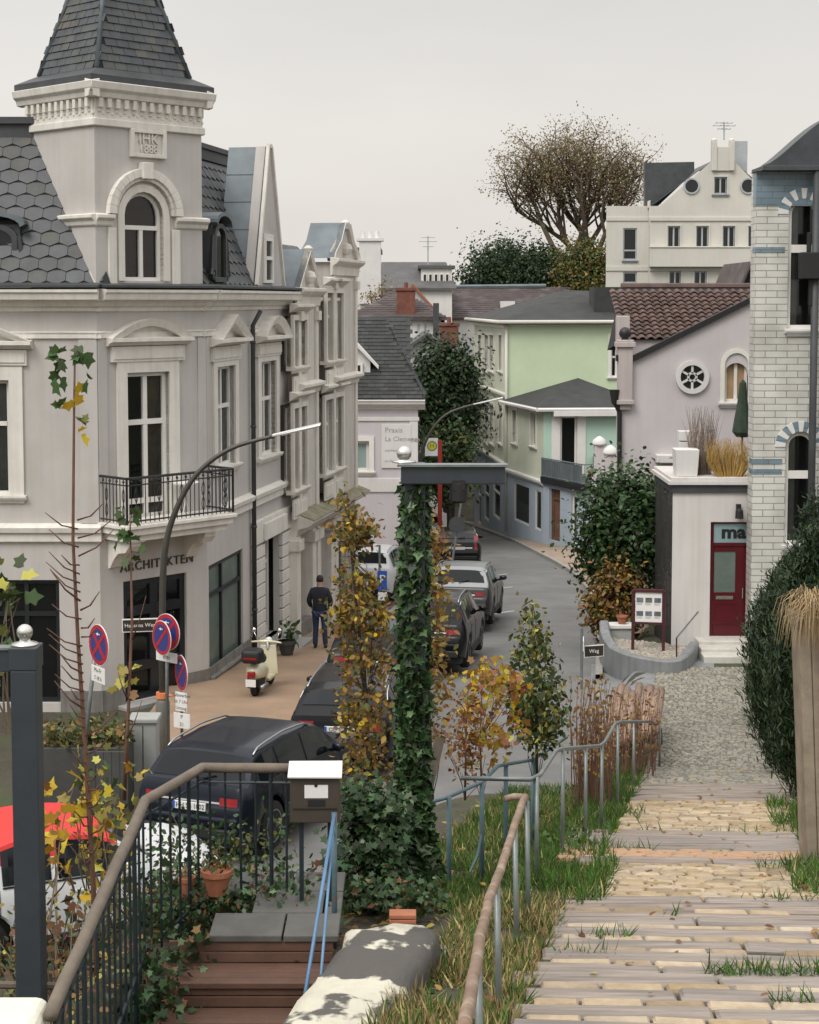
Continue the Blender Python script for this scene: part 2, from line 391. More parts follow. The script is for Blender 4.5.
# ---------------------------------------------------------------- heights
zs = interp([(0, 3.6), (20, 2.15), (27, 1.85), (38, 1.45), (46, .75), (66, -.7), (90, -2.6), (130, -5), (200, -5)])
zp = interp([(0, 7.65), (5, 6.72), (12.6, 5.26), (16, 4.55), (21, 3.5), (23.5, 3.0), (26, 2.5), (30, 2.15), (35.5, 1.9), (40, 1.75), (46, .9)])
def pl(y): return .18 * y - .95
def G(px, py, dz=0):
    r = ray(px, py); lo, hi = 5, 250
    for _ in range(50):
        m = (lo + hi) / 2; q = CAM + r * (m / r.y)
        if q.z > zs(m) + dz: lo = m
        else: hi = m
    return CAM + r * (lo / r.y)
def GP(px, py, dz=0):   # on the stair path's slope
    r = ray(px, py); lo, hi = 4, 45
    for _ in range(50):
        m = (lo + hi) / 2; q = CAM + r * (m / r.y)
        if q.z > zp(m) + dz: lo = m
        else: hi = m
    return CAM + r * (lo / r.y)
low = interp([(0, 6.35), (9.5, 5.62), (10.7, 5.72), (12.3, 5.7), (13.1, 4.5), (14.2, 3.8), (17.6, 2.65), (19.8, 2.55), (21.5, 2.05), (27, 1.72), (38, 1.3), (46, .6), (66, -.85), (90, -2.8), (130, -5.2), (200, -5.2)])
def zg(x, y):
    s = x - pl(y); 
    base = low(y)
    if y < 48:
        up = zp(y) - .05
        t = 1 - sstep(-1.1, -.45, s)      # 0 on the path, 1 off it
        mid = up - .45 * t * sstep(12.3, 14, y)
        u = 1 - sstep(-4.2, -2.5, s)
        h = lerp(mid, base, u)
        if y > 24: h = lerp(h, base, sstep(24, 30, y) * (1 - sstep(-1.6, -.5, s)))
        base = h if s > -4.2 else base
    if y < 13.2: base -= 1.25 * (1 - sstep(-2.75, -1.95, x)) * (1 - sstep(12.3, 13.2, y))
    if y < 10.75: base -= 1.1 * sstep(-1.9, -1.7, x) * (1 - sstep(-.62, -.45, x)) * (1 - sstep(10.6, 10.75, y))
    # the hill behind the houses on the far side
    base += 17 * sstep(90, 135, y) * sstep(-14, 16, x) + 10 * sstep(105, 160, y) * (1 - sstep(-14, 16, x)) * .6
    if s > 2.5: base += 1.6 * sstep(14, 40, x) + 2.5 * sstep(46, 80, y) * sstep(12, 30, x)
    return base

def grid(name, xs, ys, fz, m, kind='structure'):
    mb = MB(); nx = len(xs)
    for y in ys:
        for x in xs: mb.v.append((x, y, fz(x, y)))
    for j in range(len(ys) - 1):
        for i in range(nx - 1):
            a = j * nx + i; mb.f.append([a, a + 1, a + 1 + nx, a + nx]); mb.m.append(0)
    return mb.build(name, m, smooth=True, kind=kind)
xs = [-900, -400, -200, -100, -60, -40, -28, -20, -15, -12] + [x * .5 for x in range(-20, -8)] + [-4 + .25 * i for i in range(50)] + [8.5 + i * .7 for i in range(10)] + [17, 20, 25, 32, 42, 60, 100, 200, 400, 900]
ys = [-60, -20, 0, 2, 4] + [5 + .3 * i for i in range(70)] + [26.5 + .7 * i for i in range(32)] + [50, 55, 60, 66, 72, 78, 84, 90, 96, 102, 108, 116, 126, 140, 170, 220, 350, 700, 1500]
mk('ground_mix', (.06, .052, .034), .95, .35, 1.2, .1, 14, col2=(.05, .065, .025), mix2=(.8, .02))
grid('ground', xs, ys, zg, M['ground_mix'])

# ---------------------------------------------------------------- street
rk_pts = [G(*p) for p in [(595, 700), (596, 650), (594, 610), (588, 592), (572, 574), (550, 561), (513, 542), (478, 529), (455, 520)]]
rk = interp(sorted([(p.y, p.x) for p in rk_pts] + [(12, 3.2), (28, 3.5)]))
lk = interp([(14, -9), (20, -7), (24, -4.6), (27, -2.9), (29, -2.3), (34, -1.95), (40, -1.75), (48, -.6), (58, .75), (66, 1.2), (76, .8), (88, -1.5), (105, -5)])
YS = [17 + i * .8 for i in range(100)]
def strip(name, fl, fr_, fz, m, ys_=YS, n=8, kind='structure', skirt=0):
    mb = MB()
    for y in ys_:
        a, b = fl(y), fr_(y)
        for i in range(n + 1): x = lerp(a, b, i / n); mb.v.append((x, y, fz(x, y)))
    for j in range(len(ys_) - 1):
        for i in range(n):
            a = j * (n + 1) + i; mb.f.append([a, a + 1, a + n + 2, a + n + 1]); mb.m.append(0)
    if skirt:
        for i0 in (0, n):
            b0 = len(mb.v)
            for j, y in enumerate(ys_):
                x, yy, z = mb.v[j * (n + 1) + i0]; mb.v.append((x, yy, z - skirt))
            for j in range(len(ys_) - 1):
                a = j * (n + 1) + i0; q_ = [a, a + n + 1, b0 + j + 1, b0 + j]
                mb.f.append(q_ if i0 else q_[::-1]); mb.m.append(0)
    return mb.build(name, m, smooth=False, kind=kind)
strip('road', lambda y: lk(y) - .3, lambda y: rk(y) + .2, lambda x, y: zs(y) + .002, M['asphalt'])
mk('pavement_tan', (.30, .205, .135), .9, .13, 1.5, .03, 30, col2=(.24, .17, .12), mix2=(.7, 0))
brown = M['pavement_tan']
strip('pavement_brown', lambda y: min(lk(y) - .16, -5.2 if y < 36 else lk(y) - 6), lambda y: lk(y) - .16, lambda x, y: zs(y) + .12, brown, [y for y in YS if 24 < y < 66], 4)
strip('kerb', lambda y: lk(y) - .16, lambda y: lk(y), lambda x, y: zs(y) + .126, M['kerb_stone'], [y for y in YS if 20 < y], 1, skirt=.2)
mk('pavement_brick', (.32, .24, .185), .9, .16, 1.4, .03, 25, col2=(.25, .2, .16), mix2=(.8, 0))
strip('pavement_right', lambda y: rk(y) + .16, lambda y: rk(y) + 5.5, lambda x, y: zs(y) + .12, M['pavement_brick'], [y for y in YS if 43 < y], 4)
strip('kerb_right', lambda y: rk(y), lambda y: rk(y) + .16, lambda x, y: zs(y) + .126, M['kerb_stone'], [y for y in YS if 36 < y], 1, skirt=.2)
def paint(pts, wd=.12, dz=.008):
    mb = MB()
    for a, b in pts:
        p, q_ = G(*a), G(*b); d = Vector((q_.x - p.x, q_.y - p.y, 0)); n = Vector((-d.y, d.x, 0)).normalized() * wd / 2
        k = 6
        for i in range(k):
            c0 = p + (q_ - p) * (i / k); c1 = p + (q_ - p) * ((i + 1) / k)
            mb.quad(*[(v.x, v.y, zs(v.y) + dz) for v in (c0 - n, c1 - n, c1 + n, c0 + n)])
    return mb.build('road_marking', M['road_paint'], kind='structure')
paint([((390, 704), (400, 697)), ((404, 695), (412, 689)), ((416, 686), (424, 680)), ((428, 677), (436, 671)), ((440, 668), (447, 663)), ((452, 660), (458, 655))], .11)
paint([((470, 571), (490, 569)), ((480, 577), (508, 574)), ((484, 590), (512, 587)), ((494, 614), (514, 611))], .12)
# a darker mended strip in the asphalt
mb = MB(); pp = [G(x, y) for x, y in [(498, 632), (545, 632), (560, 690), (500, 690)]]
mb.quad(*[(v.x, v.y, zs(v.y) + .006) for v in pp[::-1]]); mb.build('road_patch', M['asphalt_patch'], kind='structure')

# asphalt apron where the stair path meets the road
mb = MB(); ya_ = [29 + i * .5 for i in range(19)]
for y in ya_:
    for i in range(9): x = lerp(rk(y) - .1, pl(y) + .05 + 1.2 * sstep(34, 36, y), i / 8); mb.v.append((x, y, max(zg(x, y), zs(y)) + .012))
for j in range(len(ya_) - 1):
    for i in range(8): a = j * 9 + i; mb.f.append([a, a + 1, a + 10, a + 9]); mb.m.append(0)
mb.build('road_apron', M['concrete_grey'], kind='structure', smooth=True)

# ---------------------------------------------------------------- stair path
AX = Vector((.05, .9987, 0)); BX = Vector((.9987, -.05, 0))
def stone(mb, c, hx, hy, h, yaw=0, slope=0, r=.015, jit=.003):
    a = BX * math.cos(yaw) + AX * math.sin(yaw); b = AX * math.cos(yaw) - BX * math.sin(yaw)
    b = (b + Vector((0, 0, slope))).normalized(); n = a.cross(b)
    a = (a + n * rnd.uniform(-jit, jit) * 3).normalized()
    vs = []
    for ins, dz in ((0, -h), (0, -r), (r, 0)):
        for sx_, sy_ in ((-1, -1), (1, -1), (1, 1), (-1, 1)):
            vs.append(c + a * (hx - ins) * sx_ + b * (hy - ins) * sy_ + n * (dz + rnd.uniform(-jit, jit)))
    fs = [(8, 9, 10, 11)]
    for k in (0, 4):
        for i in range(4): j = (i + 1) % 4; fs.append((k + i, k + j, k + 4 + j, k + 4 + i))
    mb.add(vs, fs)
def PP(y, wd, dz=0):   # left-edge Y, across
    q_ = Vector((pl(y), y, 0)) + BX * wd; q_.z = zp(y) + dz; return q_
# bed
mb = MB(); ys_ = [3 + i * .4 for i in range(84)]
for y in ys_:
    for wd in (-.25, 2.25): q_ = PP(y, wd, -.09); mb.v.append(tuple(q_))
for j in range(len(ys_) - 1): mb.f.append([2 * j, 2 * j + 1, 2 * j + 3, 2 * j + 2]); mb.m.append(0)
mb.build('path', M['cobble_joint'], kind='structure')
mk('cobble', (.24, .225, .185), .8, .3, 7, .03, 40, isl=.18)
mk('cobble_b', (.17, .16, .135), .8, .3, 7, .03, 40)
mk('cobble_c', (.27, .245, .195), .8, .3, 7, .03, 40)
mb = MB(); y = 23.35
while y < 36:
    wd = -.02 + rnd.uniform(-.03, .03)
    while wd < 2.3:
        s_ = rnd.uniform(.075, .115); mb.mi = rnd.choice([0, 0, 1, 2])
        ed = wd < .42
        stone(mb, PP(y + rnd.uniform(-.02, .02), wd + s_ / 2, rnd.uniform(-.008, .006) - .01 * (ed and 0.3 < wd)), s_ / 2 - .003, .047, .08, rnd.uniform(-.05, .05), -.2 if y < 27 else -.1, .016, .003)
        wd += s_ + .006
    y += .099
mb.build('path', [M['cobble'], M['cobble_b'], M['cobble_c']], kind='structure')
mk('paver_yellow', (.375, .285, .18), .85, .25, 6, .04, 40, isl=.2)
mk('paver_yellow_b', (.315, .245, .165), .85, .25, 6, .04, 40, isl=.22)
mk('paver_yellow_c', (.40, .315, .21), .85, .25, 6, .04, 40, isl=.2)
mk('paver_orange', (.42, .26, .16), .85, .16, 9, .03, 50)
mk('sleeper_grey', (.25, .21, .18), .85, .4, 2.5, .05, 12, isl=.15, stretch=(.5, 7, 7), col2=(.17, .15, .135), mix2=(2, 0))
mk('sleeper_brown', (.275, .225, .185), .85, .4, 2.5, .05, 12, isl=.15, stretch=(.5, 7, 7), col2=(.15, .12, .105), mix2=(2, 0))
PAVE = [M['paver_yellow'], M['paver_yellow_b'], M['paver_yellow_c'], M['paver_orange']]
bricks = MB()
def brick_rows(y0, y1, d, blen, mats_, wl=0, wr=1.95, slope=-.2):
    y = y0 + d / 2; k = 0
    while y < y1:
        wd = wl - rnd.uniform(0, blen); k += 1
        while wd < wr:
            l_ = blen * rnd.uniform(.92, 1.05)
            if wd + l_ > wl + .04:
                a, b = max(wd, wl + rnd.uniform(0, .05)), min(wd + l_, wr + rnd.uniform(-.03, .05))
                bricks.mi = rnd.choice(mats_)
                if b - a > .06: stone(bricks, PP(y, (a + b) / 2, rnd.uniform(-.008, .006)), (b - a) / 2 - .011, d / 2 - .007, .08, rnd.uniform(-.015, .015), slope, .014, .004)
            wd += l_
        y += d
steps = thing('stair_path', PP(12, 1, -.1), 'long stairway of yellow pavers and old timber sleepers going down past the hedge', 'stairway')
steps['kind'] = 'structure'
def sleeper(y, d, wl, wr, dz=0, slope=-.06):
    mb = MB(); wd = wl
    while wd < wr - .2:
        l_ = min(rnd.uniform(.8, 2.3), wr - wd)
        stone(mb, PP(y, wd + l_ / 2, dz), l_ / 2 - .01, d / 2 - .015, .16, rnd.uniform(-.012, .012), slope, .02, .007); wd += l_
    mb.build('sleeper', M[rnd.choice(['sleeper_grey', 'sleeper_brown', 'sleeper_grey'])], steps)
for k in range(8): sleeper(21.15 + k * .28, .27, -.1, 2.2, 0, -.2)
brick_rows(17.6, 21.0, .135, .25, [0, 0, 1, 2], 0, 2.05)
for k in range(6): sleeper(16.13 + k * .27, .26, -.45, 2.3, 0, -.16)
brick_rows(15.35, 16.0, .13, .25, [3, 3, 3, 0], -.45, 2.2)
sleeper(15.22, .25, -.2, 2.2)
brick_rows(12.95, 15.05, .13, .25, [0, 0, 1, 2], 0, 2.15)
y = 12.85; k = 0
while y > 3.5:
    zc = zp(y)
    sd_ = rnd.uniform(.2, .27); sleeper(y, sd_, -.08 - rnd.uniform(0, .15), 3.1, 0, -.03)
    y -= .125
    if k >= 1:
        yy = y - .08
        wd = -.02
        if k % 5 != 2:
            while wd < 3.0:
                l_ = rnd.uniform(.26, .42); bricks.mi = rnd.choice([0, 1, 1, 2])
                if rnd.random() < .1: wd += l_ * .6; continue
                stone(bricks, PP(yy, wd + l_ / 2, .0), l_ / 2 - .01, .06 + rnd.uniform(-.01, .004), .08, rnd.uniform(-.03, .03), -.03, .014, .005); wd += l_
            y -= .16
    y -= .125; k += 1
bricks.build('paving', PAVE, steps)
# ---------------------------------------------------------------- building kit
def outline(u0, u1, z0, z1, rise=0, n=10):
    if rise <= 0: return [(u0, z0), (u1, z0), (u1, z1), (u0, z1)]
    c, h = (u0 + u1) / 2, (u1 - u0) / 2
    return [(u0, z0), (u1, z0)] + [(c + h * math.cos(PI * k / n), z1 - rise + rise * math.sin(PI * k / n)) for k in range(n + 1)]
def ring(mb, fr, o, i, d0, d1):
    n = len(o)
    for k in range(n):
        j = (k + 1) % n
        a, b, c, d = o[k], o[j], i[j], i[k]
        mb.add([fr.p(*a, d1), fr.p(*b, d1), fr.p(*c, d1), fr.p(*d, d1), fr.p(*a, d0), fr.p(*b, d0), fr.p(*c, d0), fr.p(*d, d0)],
               [(0, 1, 2, 3), (7, 6, 5, 4), (4, 5, 1, 0), (6, 7, 3, 2)])
def inset(u0, u1, z0, z1, rise, w): return outline(u0 + w, u1 - w, z0 + w, z1 - w, max(0, rise - (w if rise > 0 else 0)))
def window(root, fr, r, fm, name='window', d=-.13, fw=.075, us=(), zs_=(), rise=0, pane='glass', sill=None, sur=None, surw=.14, surd=.05, curtain=None, bar=.045, label=None, sillw=.1, ulim=None):
    u0, u1, z0, z1 = r
    mb = MB(); o = outline(u0, u1, z0, z1, rise); i = inset(u0, u1, z0, z1, rise, fw)
    ring(mb, fr, o, i, d - .05, d + .03)
    for t in us:
        c = lerp(u0, u1, t); top = z1 - fw if not ulim else lerp(z0, z1, ulim)
        mb.fbox(fr, c - bar, c + bar, z0 + fw, top - (rise * (1 - math.sqrt(max(0, 1 - (2 * t - 1) ** 2))) if rise and not ulim else 0), d - .04, d + .036)
    for t in zs_:
        c = lerp(z0, z1, t); mb.fbox(fr, u0 + fw, u1 - fw, c - bar, c + bar, d - .04, d + .042)
    wn = mb.build(name, M[fm], root, label=label)
    mb = MB(); v = [fr.p(*q, d - .02) for q in i]; mb.add(v, [list(range(len(v)))])
    mb.build('pane', M[pane], wn)
    if curtain:
        mb = MB(); w_ = (u1 - u0)
        for a, b in {'side': [(0, .28), (.72, 1)], 'full': [(0, 1)], 'left': [(0, .4)], 'right': [(.6, 1)], 'low': [(0, 1)]}[curtain[0]]:
            n = max(4, int((b - a) * w_ / .07)); zt = z1 if curtain[0] != 'low' else lerp(z0, z1, .5)
            for k in range(n):
                ua, ub = u0 + w_ * lerp(a, b, k / n), u0 + w_ * lerp(a, b, (k + 1) / n)
                da, db = (-.1, -.13) if k % 2 else (-.13, -.1)
                mb.quad(fr.p(ua, z0, d + da), fr.p(ub, z0, d + db), fr.p(ub, zt, d + db), fr.p(ua, zt, d + da))
        mb.build('curtain', M[curtain[1]], wn)
    if sur:
        mb = MB(); oo = outline(u0 - surw, u1 + surw, z0 - .0, z1 + surw, (rise + surw) if rise else 0)
        oi = outline(u0, u1, z0, z1, rise); n = len(oo)
        for k in range(1, n):
            j = (k + 1) % n; a, b, c, e_ = oo[k], oo[j], oi[j], oi[k]
            mb.add([fr.p(*a, surd), fr.p(*b, surd), fr.p(*c, surd), fr.p(*e_, surd), fr.p(*a, -.01), fr.p(*b, -.01), fr.p(*c, d), fr.p(*e_, d)],
                   [(0, 1, 2, 3), (4, 5, 1, 0), (6, 7, 3, 2), (3, 7, 4, 0), (1, 5, 6, 2)])
        mb.build('surround', M[sur], wn)
    if sill:
        mb = MB(); e2 = surw + .05 if sur else .06
        mb.mould(fr, u0 - e2, u1 + e2, [(d, z0 - .1), (sillw, z0 - .1), (sillw + .03, z0 - .05), (sillw + .03, z0 - .01), (d, z0 + .012)][::-1])
        mb.mould(fr, u0 - e2 + .05, u1 + e2 - .05, [(.0, z0 - .18), (sillw * .5, z0 - .16), (sillw * .7, z0 - .102), (0, z0 - .102)][::-1])
        mb.build('sill', M[sill], wn)
    return wn
def wall(mb, fr, u0, u1, z0, z1, ops=(), rev=.15, depth=.7, interior=True):
    """one wall plane with real openings; ops = (u0,u1,z0,z1,rise); slot 1 is the dark room behind"""
    us = sorted({u0, u1} | {x for o in ops for x in o[:2] if u0 < x < u1}); zz = sorted({z0, z1} | {x for o in ops for x in o[2:4] if z0 < x < z1})
    mb.mi = 0
    for i in range(len(us) - 1):
        for j in range(len(zz) - 1):
            cu, cz = (us[i] + us[i + 1]) / 2, (zz[j] + zz[j + 1]) / 2
            if any(o[0] < cu < o[1] and o[2] < cz < o[3] for o in ops): continue
            mb.quad(fr.p(us[i], zz[j]), fr.p(us[i + 1], zz[j]), fr.p(us[i + 1], zz[j + 1]), fr.p(us[i], zz[j + 1]))
    for o in ops:
        rise = o[4] if len(o) > 4 else 0
        mb.mi = 0; pts = outline(*o[:4], rise); n = len(pts)
        for k in range(n):
            a, b = pts[k], pts[(k + 1) % n]
            mb.quad(fr.p(*b), fr.p(*a), fr.p(*a, -rev), fr.p(*b, -rev))
        if rise > 0:
            c = (o[0] + o[1]) / 2
            arc = pts[2:]; R_ = [q for q in arc if q[0] >= c - 1e-6]; L_ = [q for q in arc if q[0] <= c + 1e-6]
            mb.add([fr.p(*q) for q in R_] + [fr.p(o[1], o[3])], [list(range(len(R_) + 1))[::-1]])
            mb.add([fr.p(*q) for q in L_] + [fr.p(o[0], o[3])], [list(range(len(L_) + 1))[::-1]])
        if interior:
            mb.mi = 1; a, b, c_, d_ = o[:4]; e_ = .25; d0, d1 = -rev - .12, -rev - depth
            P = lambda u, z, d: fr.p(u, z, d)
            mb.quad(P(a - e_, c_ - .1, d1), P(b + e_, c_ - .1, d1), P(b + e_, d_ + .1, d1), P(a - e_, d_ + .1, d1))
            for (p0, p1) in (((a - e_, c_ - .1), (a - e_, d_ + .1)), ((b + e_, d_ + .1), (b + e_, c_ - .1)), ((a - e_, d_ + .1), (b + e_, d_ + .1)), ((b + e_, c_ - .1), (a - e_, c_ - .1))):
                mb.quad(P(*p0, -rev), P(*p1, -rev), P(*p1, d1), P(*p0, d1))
    mb.mi = 0
CORN = [(0, 0), (.06, .03), (.06, .1), (.14, .14), (.2, .24), (.34, .28), (.36, .40), (.40, .44), (.40, .50), (0, .54)]
def cornice(fr, u0, u1, z, h, d, mb, prof=CORN, hs=.54, ds=.40):
    mb.mould(fr, u0, u1, [(a / ds * d - .002, z + b / hs * h) for a, b in prof][::-1])
def in_poly(p, poly):
    x, y = p; c = False; n = len(poly)
    for i in range(n):
        (x1, y1), (x2, y2) = poly[i], poly[i - 1]
        if (y1 > y) != (y2 > y) and x < (x2 - x1) * (y - y1) / (y2 - y1) + x1: c = not c
    return c
def slates(mb, o, U, V, poly, w, h, kind='rect', lift=.02, nm=3, thick=.012, seed=3):
    """overlapping scales on the plane o + U a + V b where poly (a,b) allows them"""
    r_ = random.Random(seed); n = U.cross(V).normalized()
    a0, a1 = min(p[0] for p in poly), max(p[0] for p in poly); b0, b1 = min(p[1] for p in poly), max(p[1] for p in poly)
    b = b0; row = 0
    while b < b1:
        a = a0 - w + (w / 2 if row % 2 else 0)
        while a < a1 + w:
            if in_poly((a, b + h * .5), poly) or in_poly((a - w * .4, b + h * .5), poly) and in_poly((a + w * .4, b + h * .5), poly):
                mb.mi = r_.randrange(nm); l_ = lift + r_.uniform(0, .006); g = .005; t = r_.uniform(-.008, .008)
                if kind == 'hex': q = [(-w / 2 + g, h * .32), (-w / 6, -.0), (w / 6, 0), (w / 2 - g, h * .32), (w / 2 - g, h * 1.05), (-w / 2 + g, h * 1.05)]
                elif kind == 'hexp': q = [(-w / 2 + g, h * .3), (0, 0), (w / 2 - g, h * .3), (w / 2 - g, h * 1.12), (-w / 2 + g, h * 1.12)]
                else: q = [(-w / 2 + g, 0), (w / 2 - g, 0), (w / 2 - g, h * 1.08), (-w / 2 + g, h * 1.08)]
                P = [o + U * (a + x) + V * (b + y) + n * (l_ * (1 - y / h) + .004 + t * x / w) for x, y in q]
                m = len(P); lo = [p - n * thick for p in P]
                mb.add(P + lo, [list(range(m))] + [(i, m + i, m + (i + 1) % m, (i + 1) % m) for i in range(m)])
            a += w
        b += h; row += 1
    mb.mi = 0
def plane_poly(o, U, V, pts):
    n = U.cross(V); out = []
    for p in pts:
        d = Vector(p) - o; a, b, c = U.dot(U), U.dot(V), V.dot(V); e1, e2 = d.dot(U), d.dot(V); D = a * c - b * b
        out.append(((e1 * c - e2 * b) / D, (e2 * a - e1 * b) / D))
    return out
def roof_plane(mb_base, mb_tiles, pts, w, h, kind, seed=3, lift=.02, nm=3):
    """pts: first edge is the eaves, left to right seen from outside"""
    P = [Vector(p) for p in pts]; U = (P[1] - P[0]).normalized(); n = U.cross(P[2] - P[0]).normalized(); V = n.cross(U)
    mb_base.add(P, [list(range(len(P)))])
    slates(mb_tiles, P[0], U, V, plane_poly(P[0], U, V, P), w, h, kind, seed=seed, lift=lift, nm=nm)
SL = [M['slate'], M['slate_b'], M['slate_c']]

# ================================================================ corner house with tower
GZ = 1.5
C0 = Vector((-6.38, 33.5, GZ)); 
cang = math.atan2(2.05, 1.95); C1 = C0 + Vector((1.95, 2.05, 0)); CW = (C1 - C0).length
rang = R(90 - 10.5)
h1 = thing('corner_house', (-8, 38, GZ), 'grey stuccoed corner house with slate tower and wrought iron balcony', 'house')
fL = Fr(C0 - Vector((12, 0, 0)), 0); LU = 12.0          # left facade: u 0..12
fC = Fr(C0, cang)                                       # chamfer with the entrance
fR = Fr(C1, rang); RU = 7.15                            # street facade
Z_BAND0, Z_BAND1, Z_C0, Z_C1 = 5.0, 5.42, 9.75, 10.25
# openings measured on the photograph
oL = fL.rect(-42, 10, 380, 495); oLs = fL.rect(-60, 60, 580, 703)
oC = fC.rect(127, 169, 372, 518); oD = fC.rect(124, 187, 577, 716)
oD = (oD[0], oD[1], GZ + .05, oD[3])
oS = fR.rect(209, 243, 557, 664); oW1 = fR.rect(216, 234, 366, 466); oW2 = fR.rect(260, 275, 361, 455)
oDr = fR.rect(262, 279, 538, 640); oDr = (oDr[0], oDr[1], GZ + .05, oDr[3])
oS = (oS[0], oS[1], oS[2], oS[3])
oLx = (oL[0] - 4.2, oL[1] - 4.2, oL[2], oL[3])
mb = MB()
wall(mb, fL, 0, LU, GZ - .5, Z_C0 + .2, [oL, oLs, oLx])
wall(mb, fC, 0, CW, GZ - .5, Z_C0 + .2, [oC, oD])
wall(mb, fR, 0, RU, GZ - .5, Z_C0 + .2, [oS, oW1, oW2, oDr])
# back walls
pA, pB = fR.p(RU, 0), fL.p(0, 0)
bk = [(pA.x, pA.y), (pA.x - 8, pA.y + 1.5), (pB.x, pA.y + 1.5), (pB.x, pB.y)]
for i in range(3):
    (x1, y1), (x2, y2) = bk[i], bk[i + 1]; mb.quad((x1, y1, GZ - .5), (x2, y2, GZ - .5), (x2, y2, Z_C1), (x1, y1, Z_C1))
mb.build('wall', [M['plaster_grey'], M['interior']], h1)
mb = MB()
for fr, a, b in ((fL, 0, LU + .1), (fC, -.05, CW + .05), (fR, -.1, RU + .05)):
    cornice(fr, a, b, Z_C0, .5, .42, mb)
    mb.mould(fr, a, b, [(0, 9.2), (.05, 9.22), (.05, 9.3), (.07, 9.34), (0, 9.36)][::-1])
mb.build('cornice', M['trim_cream'], h1)
mb = MB()   # zinc flashing above the cornice
for fr, a, b in ((fL, 0, LU + .12), (fC, -.05, CW + .05), (fR, -.1, RU + .05)):
    mb.mould(fr, a, b, [(-.2, Z_C1 + .003), (.44, Z_C1 + .003), (.44, Z_C1 + .05), (-.2, Z_C1 + .12)][::-1])
mb.build('gutter', M['zinc_dark'], h1)
mb = MB()
for fr, a, b in ((fL, 0, LU + .05), (fR, .9, RU)):
    mb.mould(fr, a, b, [(0, Z_BAND0), (.08, Z_BAND0 + .05), (.08, Z_BAND0 + .2), (.14, Z_BAND0 + .24), (.16, Z_BAND1 - .08), (0, Z_BAND1)][::-1])
mb.build('string_course', M['trim_cream'], h1)
mb = MB()
for fr, a, b in ((fL, 0, oLs[0]), (fL, oLs[1], LU + .03), (fC, -.02, oD[0]), (fC, oD[1], CW + .02), (fR, 0, oDr[0] - .3), (fR, oDr[1] + .3, RU)):
    mb = MB(); mb.fbox(fr, a, b, GZ - .5, GZ + .42, 0, .035); mb.build('plinth', M['plinth'], h1)
# quoin strips beside the chamfer window level and corner pilasters
mb = MB()
for fr, a, b in ((fL, LU - .38, LU), (fC, 0, .22), (fC, CW - .22, CW), (fR, 0, .25)): mb = MB(); mb.fbox(fr, a, b, Z_BAND1, 9.2, 0, .03); mb.build('corner_pilaster', M['plaster_grey'], h1)
def pediment(win, fr, u0, u1, z, kind, h=.42, d=.26):
    mb = MB(); c, hw = (u0 + u1) / 2, (u1 - u0) / 2
    mb.mould(fr, u0, u1, [(0, z), (.1, z + .02), (d * .6, z + .07), (d, z + .1), (d, z + .17), (0, z + .2)][::-1])
    n = 12
    if kind == 'arch': arc = [(c + hw * (1 - 2 * k / n), z + .17 + (h) * (math.sin(PI * k / n) ** .9)) for k in range(n + 1)]
    else: arc = [(u1, z + .17), (c, z + .17 + h), (u0, z + .17)]
    s_ = .72
    arci = [(c + (u - c) * s_, z + .17 + (zz - z - .17) * .62) for u, zz in arc]
    for k in range(len(arc) - 1):
        a, b, e_, f_ = arc[k], arc[k + 1], arci[k + 1], arci[k]
        mb.add([fr.p(*a, d), fr.p(*b, d), fr.p(*e_, d * .75), fr.p(*f_, d * .75), fr.p(*a, 0), fr.p(*b, 0), fr.p(*e_, .04), fr.p(*f_, .04)],
               [(0, 1, 2, 3), (4, 5, 1, 0), (6, 7, 3, 2), (3, 7, 4, 0), (1, 5, 6, 2)])
    v = [fr.p(*q, .045) for q in arci]; mb.add(v, [list(range(len(v)))])
    mb.fbox(fr, u0 + .12, u1 - .12, z - .32, z - .002, 0, .075); mb.fbox(fr, u0 + .16, u1 - .16, z - .26, z - .06, .075, .1)
    mb.build('pediment', M['trim_cream'], win)
fm = 'white_paint'
wl_ = window(h1, fL, oL, fm, us=(.5,), zs_=(.62,), sur='trim_cream', surw=.28, sill='trim_cream', curtain=('side', 'net_curtain'))
pediment(wl_, fL, oL[0] - .42, oL[1] + .5, oL[3] + .62, 'tri')
wl2 = window(h1, fL, oLx, fm, us=(.5,), zs_=(.62,), sur='trim_cream', surw=.28, sill='trim_cream'); pediment(wl2, fL, oLx[0] - .42, oLx[1] + .42, oLx[3] + .62, 'tri')
wc = window(h1, fC, oC, fm, name='balcony_door', us=(.5,), zs_=(.12, .66), sur='trim_cream', surw=.26, curtain=('right', 'curtain'), fw=.09, bar=.055)
pediment(wc, fC, oC[0] - .52, oC[1] + .52, oC[3] + .55, 'arch', .40)
w1_ = window(h1, fR, oW1, fm, us=(.5,), zs_=(.6,), sur='trim_cream', surw=.26, sill='trim_cream'); pediment(w1_, fR, oW1[0] - .5, oW1[1] + .5, oW1[3] + .45, 'tri', .55, .34)
w2_ = window(h1, fR, oW2, fm, us=(.5,), zs_=(.6,), sur='trim_cream', surw=.28, sill='trim_cream'); pediment(w2_, fR, oW2[0] - .5, oW2[1] + .5, oW2[3] + .45, 'arch', .5, .34)
window(h1, fL, oLs, 'black_frame', name='shop_window', us=(.36, .72), zs_=(.72,), pane='glass_dark', fw=.09, label='wide black framed shop window left of the entrance')
window(h1, fR, oS, 'black_frame', name='shop_window', us=(.42,), zs_=(.72,), pane='glass_frost', fw=.1, d=-.08, sill='plinth', label='black framed shop window beside the scooter')
